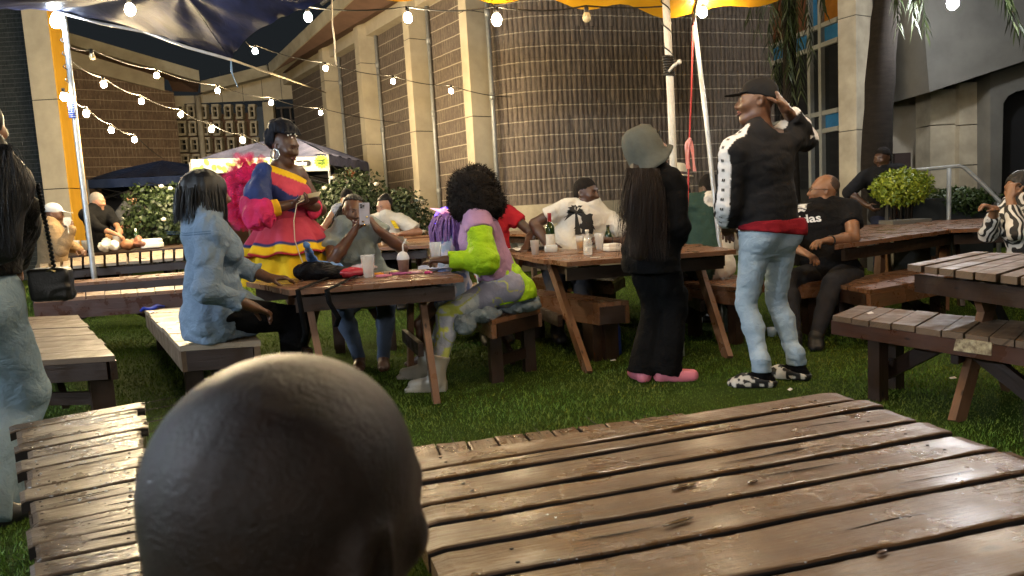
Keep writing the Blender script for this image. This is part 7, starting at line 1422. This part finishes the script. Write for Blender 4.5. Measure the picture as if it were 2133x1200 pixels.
bottle('dark bottle with a pale label behind the clear cup', on3(1268, 511), CLEARB, gg, ([(.0140, .170), (.0145, .171), (.0145, .19), (0, .19)], M['socket']), ([(.0345, .02), (.0350, .022), (.0350, .075), (.0345, .077)], lab))
bottle('amber bottle behind the beer cup on the wine table', on3(1236, 510), CLEARB, mat('amber_glass', (.09, .04, .006), .1, .2, spec=.7), ([(.0140, .172), (.0145, .173), (.0145, .19), (0, .19)], mat('gold_cap', (.5, .4, .15), .3, .1, metal=.8)))
lathe_thing('beer_cup', 'clear cup of golden beer on the wine table', 'cup', on3(1209, 518), [('wall', CUP, plast), ('beer', [(0, .006), (.0255, .006), (.0305, .07), (0, .07)], mat('golden_beer', (.62, .30, .02), .15, .1, emit=None)), ('froth', [(0, .07), (.0305, .07), (.032, .088), (0, .09)], mat('froth', (.75, .68, .5), .8))], 'cups on the tables')
cup('tall clear cup with ice beside the dark bottle', on3(1249, 517), plast, 1.15)
cup('white foam cup near the wine bottle', on3(1115, 528), white, 1.0)
cup('small white cup behind the tray on the wine table', on3(1131, 511), white, .7)
e = empty('cup', 'clear plastic cup lying on its side on the wine table', 'cup', on3(1150, 524), 'cups on the tables'); mb = MB(); a = on3(1135, 524) + (0, 0, .034); mb.lathe([(.0, .0), (.030, .0), (.036, .10), (.034, .10), (.028, .004), (0, .004)], a, 18, unit((1, .15, -.03))); mb.build('wall', plast, e)
def takeaway(label, p, s=1., yaw=0, op=False):
    e = empty('takeaway_box', label, 'takeaway box', p, 'takeaway boxes'); f = Field(.006); R_ = np.array([(math.cos(yaw), math.sin(yaw), 0), (-math.sin(yaw), math.cos(yaw), 0), (0, 0, 1)]); p = np.asarray(p, float)
    f.box(p + (0, 0, .022 * s), (.062 * s, .062 * s, .012 * s), R_, .012 * s); vmesh('base', f.mesh(), white, e); f = Field(.006)
    if op: f.box(p + R_[1] * .085 * s + (0, 0, .065 * s), (.062 * s, .012 * s, .05 * s), R_, .012 * s)
    else: f.box(p + (0, 0, .05 * s), (.054 * s, .054 * s, .010 * s), R_, .016 * s)
    vmesh('lid', f.mesh(), white, e); return e
takeaway('white foam takeaway box at the elbow of the woman in the hoodie', on3(1276, 520), .8, .3)
mb = MB(); mb.box(on3(1240, 534) + (0, 0, .003), (.035, .012, .002), np.stack([unit((1, .2, 0)), unit((-.2, 1, 0)), (0, 0, 1)])); tag(mb.build('paper_scrap', white, None), 'scrap of white paper on the front edge of the wine table', 'paper')
tr = empty('tray', 'black plastic food tray near the white foam cup', 'tray', on3(1100, 517)); mb = MB(); c = on3(1105, 518); mb.box(c + (0, 0, .012), (.13, .07, .012)); mb.box(c + (0, 0, .026), (.134, .074, .003)); mb.build('base', mat('black_tray', (.015, .015, .015), .3), tr); mb = MB(); mb.box(c + (-.01, .05, .035), (.10, .05, .006)); mb.build('lid', lab, tr)
mb = MB(); c = on3(1078, 521); mb.grid(lambda u, v: c + np.array([.16 * (u - .5), .08 * (v - .5), .02 + .012 * math.sin(9 * u + 5 * v)]), 14, 8); tag(mb.build('napkin', white, None), 'crumpled white wrapping at the left end of the wine table', 'paper')
# ---- party table
def backpack():
    c = on2(668, 583); e = empty('backpack', 'black backpack lying on the party table with its straps hanging over the edge', 'backpack', c); f = Field(.009)
    f.ell(c + (-.06, .06, .055), (.13, .10, .065)); f.ell(c + (.07, .03, .04), (.13, .085, .05), None, .04); f.ell(c + (.17, .02, .025), (.08, .05, .03), None, .03)
    vmesh('body', f.mesh(lambda p: folds(p, .010, (16, 16, 16))), cloth('black_nylon', (.010, .010, .012), .55, .9), e)
    for du, su in ((.06, 0), (.24, .03)):
        mb = MB(); a = c + (du, -.02, .02); fr = P(668 + du * 330, 605, .75); pts = [a, np.array([a[0] + .01, fr[1] - .02, .765]), np.array([a[0] + .02, fr[1] - .035, .70]), np.array([a[0] + .03 + su, fr[1] - .02, .52 + su * 3]), np.array([a[0] + .0 + su, fr[1] + .02, .47 + su * 3])]
        def fn(u, v): q = u * 4; k = min(int(q), 3); p = pts[k] + (pts[k + 1] - pts[k]) * (q - k); return p + np.array([.028 * (v - .5), 0, 0])
        mb.grid(fn, 24, 2); o = mb.build('strap', M['black'], e); md = o.modifiers.new('thickness', 'SOLIDIFY'); md.thickness = .004
backpack()
e = empty('plastic_bag', 'blue plastic bag with a raised handle behind the black backpack', 'bag', on2(655, 578)); f = Field(.008); c = on2(652, 580); f.ell(c + (0, .10, .05), (.12, .07, .055)); f.ell(c + (.08, .10, .05), (.10, .07, .045), None, .03); f.cone(c + (-.03, .10, .09), D(638, 510, 4.35), .030, .014, .02, ((0, 1, 0), .4)); f.cone(c + (.01, .10, .09), D(640, 512, 4.35), .02, .012, .02, ((0, 1, 0), .4)); vmesh('film', f.mesh(lambda p: folds(p, .010, (22, 22, 14))), mat('blue_film', (.10, .25, .62), .3, .3, 20, .5, 50, .5), e)
cup('white cup of dark drink at the left of the party table', on2(594, 574), white, 1.15)
lathe_thing('drink_sleeve', 'dark sleeve round the base of the white cup at the left of the party table', 'sleeve', on2(594, 574), [('band', [(.031, .002), (.0325, .004), (.037, .048), (.036, .05)], mat('dark_sleeve', (.03, .025, .03), .5))])
def chips(label, p, col, s, yaw):
    e = empty('crisp_packet', label, 'crisp packet', p); f = Field(.007); R_ = np.array([(math.cos(yaw), math.sin(yaw), 0), (-math.sin(yaw), math.cos(yaw), 0), (0, 0, 1)]); f.ell(p + np.array((0, 0, .035 * s)), (.10 * s, .06 * s, .034 * s), R_); f.box(p + R_[0] * .10 * s + (0, 0, .03 * s), (.015 * s, .05 * s, .003), R_, .003, .02); vmesh('foil', f.mesh(lambda q: folds(q, .006, (26, 26, 26))), mat(label[:12] + '_foil', col, .2, .25, 20, .4, 60, .6), e)
chips('red crisp packet on the party table', on2(735, 579), (.45, .03, .05), 1.0, .1); chips('silver and pink crisp packet behind the red one', on2(756, 567), (.55, .45, .48), .9, -.2)
cup('empty clear plastic cup before the crisp packets', on2(769, 579), plast, 1.25)
e = empty('drink_carton', 'tall turquoise drink bottle with a white lid before the smiling woman', 'bottle', on2(771, 559)); c = on2(771, 560); mb = MB(); mb.box(c + (0, 0, .072), (.028, .028, .070)); mb.build('body', mat('turquoise_plastic', (.25, .55, .55), .3, .1), e, bevel=.006); mb = MB(); mb.box(c + (0, 0, .156), (.026, .026, .014)); mb.lathe([(.022, .168), (.024, .170), (.024, .186), (0, .187)], c, 14); mb.build('lid', white, e, bevel=.003); mb = MB(); mb.ball(c + (.004, -.0285, .055), (.012, .002, .008), 10); mb.build('sticker', mat('red_sticker', (.6, .08, .05), .5), e)
e = empty('milkshake', 'chocolate milkshake with a domed lid and white straw on the party table', 'drink', on2(842, 570)); c = on2(842, 572); mb = MB(); mb.lathe([(0, 0), (.028, 0), (.038, .095), (.039, .097), (0, .097)], c, 18); mb.build('cup', mat('shake', (.30, .19, .15), .35, .35, 25), e); mb = MB(); mb.lathe([(.041, .097), (.041, .105), (.038, .12), (.028, .14), (.012, .148), (.01, .15)], c, 18); mb.build('dome_lid', frost, e); mb = MB(); mb.tube([c + (0, 0, .05), c + (.004, 0, .19), c + (.03, -.005, .23)], .0045, 8); mb.build('straw', white, e)
for i, (u, v, l, cc, an, lb) in enumerate(((800, 578, .10, (.75, .25, .35), .1, 'pink pen nearest the front of the party table'), (790, 574, .06, (.8, .35, .05), .5, 'orange lipstick beside the clear cup'), (835, 573, .14, (.45, .10, .25), -.1, 'dark pink comb lying before the milkshake'), (866, 571, .09, (.75, .45, .5), -.15, 'pale pink marker beside the milkshake'), (893, 571, .05, (.75, .05, .25), -.1, 'bright pink nail varnish at the right of the party table'), (822, 569, .05, (.7, .62, .3), .7, 'yellow wrapper behind the pink comb'), (816, 573, .035, (.02, .02, .02), .3, 'small black pot before the yellow wrapper'))):
    p = on2(u, v) + (0, 0, .011); d = np.array([math.cos(an), math.sin(an), 0]); mb = MB(); mb.lathe([(0, -l / 2), (.009, -l / 2), (.010, l * .2), (.006, l * .25), (.005, l / 2), (0, l / 2)], p, 10, d); tag(mb.build(('pen', 'lipstick', 'comb', 'marker', 'nail_varnish', 'wrapper', 'small_pot')[i], mat('trinket_%s' % ('pink', 'orange', 'plum', 'rose', 'magenta', 'yellow', 'black')[i], cc, .35), None), lb, ('pen', 'lipstick', 'comb', 'marker', 'nail varnish', 'wrapper', 'small pot')[i])
mb = MB(); c = on2(905, 566); mb.grid(lambda u, v: c + np.array([.20 * (u - .5), .12 * (v - .5), .025 + .02 * math.sin(7 * u + 4 * v) * math.sin(5 * v)]), 18, 12); tag(mb.build('tissue', mat('tie_dye_cloth', (.5, .55, .65), .8, .4, 25, col2=(.25, .3, .5)), None), 'crumpled pale blue cloth at the right end of the party table', 'cloth')
cup('clear cup held by the woman with lime sleeves', D(908, 531, 4.46) - (0, 0, .05), plast, 1.1)
mb = MB(); c = on2(705, 573); mb.box(c + (.03, .10, .012), (.06, .035, .004)); tag(mb.build('white_card', white, None), 'white card between the blue bag and the smiling woman', 'card')
# ---- left tables
ZL = lambda u, v, d: D(u, v, d)
for lb, u, v, d, s in (('clear tumbler beside the arm of the guest in beige', 160, 525, 9.5, 1.3), ('white foam cup left of the sauce bottles on the food table', 178, 521, 9.7, 1.1), ('tall white cup right of the left tent pole', 246, 518, 9.6, 1.45)): cup(lb, D(u, v, d), white if 'white' in lb else frost, s)
for lb, u, v, d, s, op in (('white foam box right of the braided loaf on the food table', 318, 516, 9.7, 1.6, False), ('opened white foam box behind the food on the food table', 283, 513, 10.3, 1.5, False), ('white foam box behind the left tent pole on the food table', 196, 522, 9.9, 1.3, False)): takeaway(lb, D(u, v, d), s, .2, op)
def blob(name, label, cat, cs, m, amp=.01, h=.01):
    e = empty(name, label, cat, cs[0][0]); f = Field(h)
    for c, r in cs: f.ell(c, r, None, .03)
    vmesh('shell', f.mesh(lambda p: folds(p, amp, (16, 16, 16))), m, e); return e
blob('paper_bag', 'crumpled white paper bag left of the tall white cup', 'paper bag', [(D(219, 513, 9.6), (.085, .09, .075)), (D(222, 503, 9.65), (.05, .05, .05))], white, .016); blob('paper_bag', 'crumpled white paper bag in front of the tall white cup', 'paper bag', [(D(238, 512, 9.55), (.06, .07, .075))], white, .014)
blob('bread_roll', 'round brown bread roll on the food table', 'bread', [(D(267, 510, 9.6), (.10, .09, .07))], mat('bread_crust', (.30, .13, .06), .5, .3, 12), .006); blob('food_wrap', 'reddish brown food in wrapping beside the round roll', 'food', [(D(292, 508, 9.6), (.10, .07, .05)), (D(288, 500, 9.65), (.05, .04, .06))], mat('cooked_meat', (.22, .09, .05), .45, .4, 18), .012)
blob('orange_pouch', 'orange food pouch behind the crumpled paper bags', 'pouch', [(D(232, 492, 9.9), (.08, .06, .06))], mat('orange_pouch', (.50, .26, .10), .6, .3, 14), .01)
bottle('green bottle standing behind the bread on the food table', D(285, 505, 9.9), [(a * .9, b * .6) for a, b in WINE], gg, ([(.014, .15), (.0145, .151), (.0145, .19), (0, .192)], white))
# ---- ground things
e = empty('canister', 'blue plastic canister standing on the grass under the polished bench', 'canister', gz(D(1272, 727, 5.35), 0)); c = D(1272, 727, 5.3); c[2] = g(c[0], c[1]); mb = MB(); mb.lathe([(0, 0), (.075, 0), (.082, .015), (.082, .20), (.07, .235), (.03, .25), (0, .25)], c, 20); mb.build('drum', mat('blue_drum', (.015, .04, .22), .45, .2, 10), e); mb = MB(); mb.lathe([(.055, .236), (.057, .24), (.057, .262), (0, .264)], c, 16); mb.build('lid', frost, e)
mb = MB(); c = P(312, 643, .475); mb.grid(lambda u, v: c + np.array([.14 * (u - .4), .16 * (v - .4), .018 + .008 * math.sin(7 * u + 4 * v) - .10 * max(0, .25 - u)]), 14, 10); o = mb.build('blue_cloth', mat('blue_cloth', (.01, .03, .32), .7), None); tag(o, 'bright blue cloth on the far end of the pale topped bench', 'cloth'); md = o.modifiers.new('thickness', 'SOLIDIFY'); md.thickness = .02
blob('jacket_bundle', 'grey blue denim jacket bundled on the bench under the woman with lime sleeves', 'jacket', [(D(1075, 638, 4.72), (.17, .10, .05)), (D(1000, 655, 4.58), (.14, .10, .06)), (D(968, 676, 4.5), (.07, .06, .07)), (D(1105, 625, 4.78), (.06, .06, .05))], cloth('grey_denim', (.22, .27, .31), .9, .8, 600), .014, .009)
mb = MB(); c = D(1608, 700, 5.6); c[2] = g(c[0], c[1]); mb.lathe([(0, 0), (.03, 0), (.04, .07), (.036, .07), (.028, .004), (0, .004)], c, 14); tag(mb.build('cup', glassmat('blue_plastic', (.45, .6, .75), .7, .3), None), 'pale blue plastic cup on the grass behind the man in jeans', 'cup', 'cups on the tables')
for lb, u, v, a in (('white paper scrap on the grass near the polished bench', 1277, 751, .3), ('pale paper scrap on the grass behind the heel of the man in jeans', 1646, 812, .8), ('tiny white scrap on the grass beside the weathered bench', 1985, 788, .2), ('scrap of white paper lying on the weathered bench at the right', 1813, 653, .4)):
    z = .446 if 'weathered bench at' in lb else .02; c = P(u, v, z + .01); mb = MB(); d = np.array([math.cos(a), math.sin(a), 0]); s = np.array([-d[1], d[0], 0]); mb.face([c - d * .022 - s * .008, c + d * .022 - s * .006, c + d * .018 + s * .009 + (0, 0, .008), c - d * .02 + s * .008 + (0, 0, .004)]); tag(mb.build('paper_scrap', white, None), lb, 'paper')
# ---- wet spots on the big table: spilled sauce, droplets
zt = .602
for i, (u, v, L, w) in enumerate(((1412, 1083, .034, .006), (1425, 1010, .03, .006), (1838, 1146, .012, .005), (1568, 1000, .012, .006))):
    mb = MB(); c = P(u, v, zt + .003); mb.ball(c - (0, 0, .0025), (L, w, .0016), 12, 0, np.stack([unit((.9, .45, 0)), unit((-.45, .9, 0)), (0, 0, 1)])); tag(mb.build('spill', mat('dark_spill', (.030, .008, .004), .18, .2, spec=.5) if i == 0 else bpy.data.materials['dark_spill'], None), ('long dark red spill in the middle of the wet table', 'short dark spill above the middle of the wet table', 'short dark spot near the right of the wet table', 'small dark drop near the far edge of the wet table')[i], 'spill')
mb = MB(); dm = glassmat('water_drop', (.9, .95, 1), .35, .03)
for i in range(60):
    u, v = rng.uniform(1100, 2050), rng.uniform(930, 1190); p = P(u, v, zt + .001); r = rng.uniform(.0008, .0020); mb.ball(p, (r * 1.3, r, r * .5), 6)
o = mb.build('water_drops', dm, None); tag(o, 'scattered water drops on the wet foreground table', 'water', kind='stuff')
mb = MB()
for i in range(120):
    u, v = rng.uniform(60, 285), rng.uniform(850, 1050); p = P(u, v, .482); r = rng.uniform(.0015, .0045); mb.ball(p, (r * 1.3, r, r * .35), 6)
o = mb.build('water_drops', dm, None); tag(o, 'water drops beading on the wet bench at the lower left', 'water', kind='stuff')
# ---- banner, poster, tent lettering
def banner():
    a, b = D(397, 332, 11.5), D(684, 326, 11.5); h = a[2] - D(397, 362, 11.5)[2]; ux = unit(b - a); L = np.linalg.norm(b - a); uz = np.array([0, 0, 1.]); e = empty('banner', 'white printed banner with green shapes hung along the grey topped gazebo', 'banner', (a + b) / 2); nz = np.array([0, -1., 0])
    mb = MB(); mb.grid(lambda u, v: a + ux * L * u - uz * h * v + nz * .01 * math.sin(u * 22), 40, 4); mb.build('sheet', mat('banner_sheet', (.46, .47, .40), .7, .05, emit=None), e)
    base = lambda x, z, o=.016: a + ux * x - uz * z + nz * o; green = mat('banner_green', (.20, .36, .06), .7, .5, 30); lime = mat('banner_lime', (.42, .62, .04), .7, .1)
    for i in range(16):
        mb = MB(); x = .1 + i * L * .62 / 16 + rng.uniform(-.03, .03); z = rng.uniform(.05, h - .05); mb.ball(base(x, z), (rng.uniform(.03, .07), .004, rng.uniform(.02, .05)), 10, 0, np.stack([unit((math.cos(i), 0, math.sin(i))), (0, 1, 0), unit((-math.sin(i), 0, math.cos(i)))])); mb.build('leaf_print', green, e)
    q = lambda u, v: base((u - 397) / (684 - 397) * L, (v - 328) / 30 * h * .98)
    mb = MB(); c0, c1 = q(592, 343), q(641, 341.5); n = 12; r = h * .20; pts = [c0 + (-.02, 0, -r)] + [c1 + (r * math.sin(t), 0, -r * math.cos(t)) for t in np.linspace(0, math.pi, n)] + [c0 + (-.02, 0, r)]; mb.face([p + nz * .004 for p in pts]); mb.build('name_pill', M['print_black'], e)
    def put(txt, size, c, m, sh=0, bold=.002, rot=0):
        V, Fs = textmesh(txt, size, sh, bold); cr, sr = math.cos(rot), math.sin(rot); Vw = [c + ux * (v[0] * cr - v[1] * sr) + uz * (v[0] * sr + v[1] * cr) + nz * .010 for v in V]; mb = MB(); mb.raw(Vw, Fs, 0, False); mb.build('lettering', m, e)
    put('& Rusks', h * .40, q(619, 342), M['print_white'], .15, .004)
    mb = MB(); c = q(669, 339); pts = [c + ux * (h * (.40 if k % 2 else .52) * math.sin(k * math.pi / 14) * 1.05) + uz * h * (.40 if k % 2 else .52) * math.cos(k * math.pi / 14) * .95 + nz * .003 for k in range(28)]; mb.face(pts); mb.build('star_print', lime, e)
    dk = mat('dark_green_print', (.03, .07, .02), .8); put('Vinegar', h * .21, q(669, 335.5), dk, .1, .002, .12); put('FREE', h * .27, q(669, 343), dk, 0, .002, .10)
banner()
e = empty('poster', 'small orange printed poster hanging under the side of the grey topped gazebo', 'poster', D(730, 368, 12.8)); mb = MB(); quad_slab(mb, [D(719, 385, 12.8), D(741, 386, 12.8), D(739, 354, 12.8), D(718, 350, 12.8)], (0, .01, 0)); mb.build('sheet', mat('poster_sheet', (.62, .5, .42), .7, .2), e); mb = MB()
for u, v, r in ((727, 357, .05), (733, 362, .055), (725, 367, .045), (733, 371, .04)): mb.ball(D(u, v, 12.79), (r, .004, r * .9), 10)
mb.build('print', mat('poster_print', (.38, .10, .03), .7, .2), e)
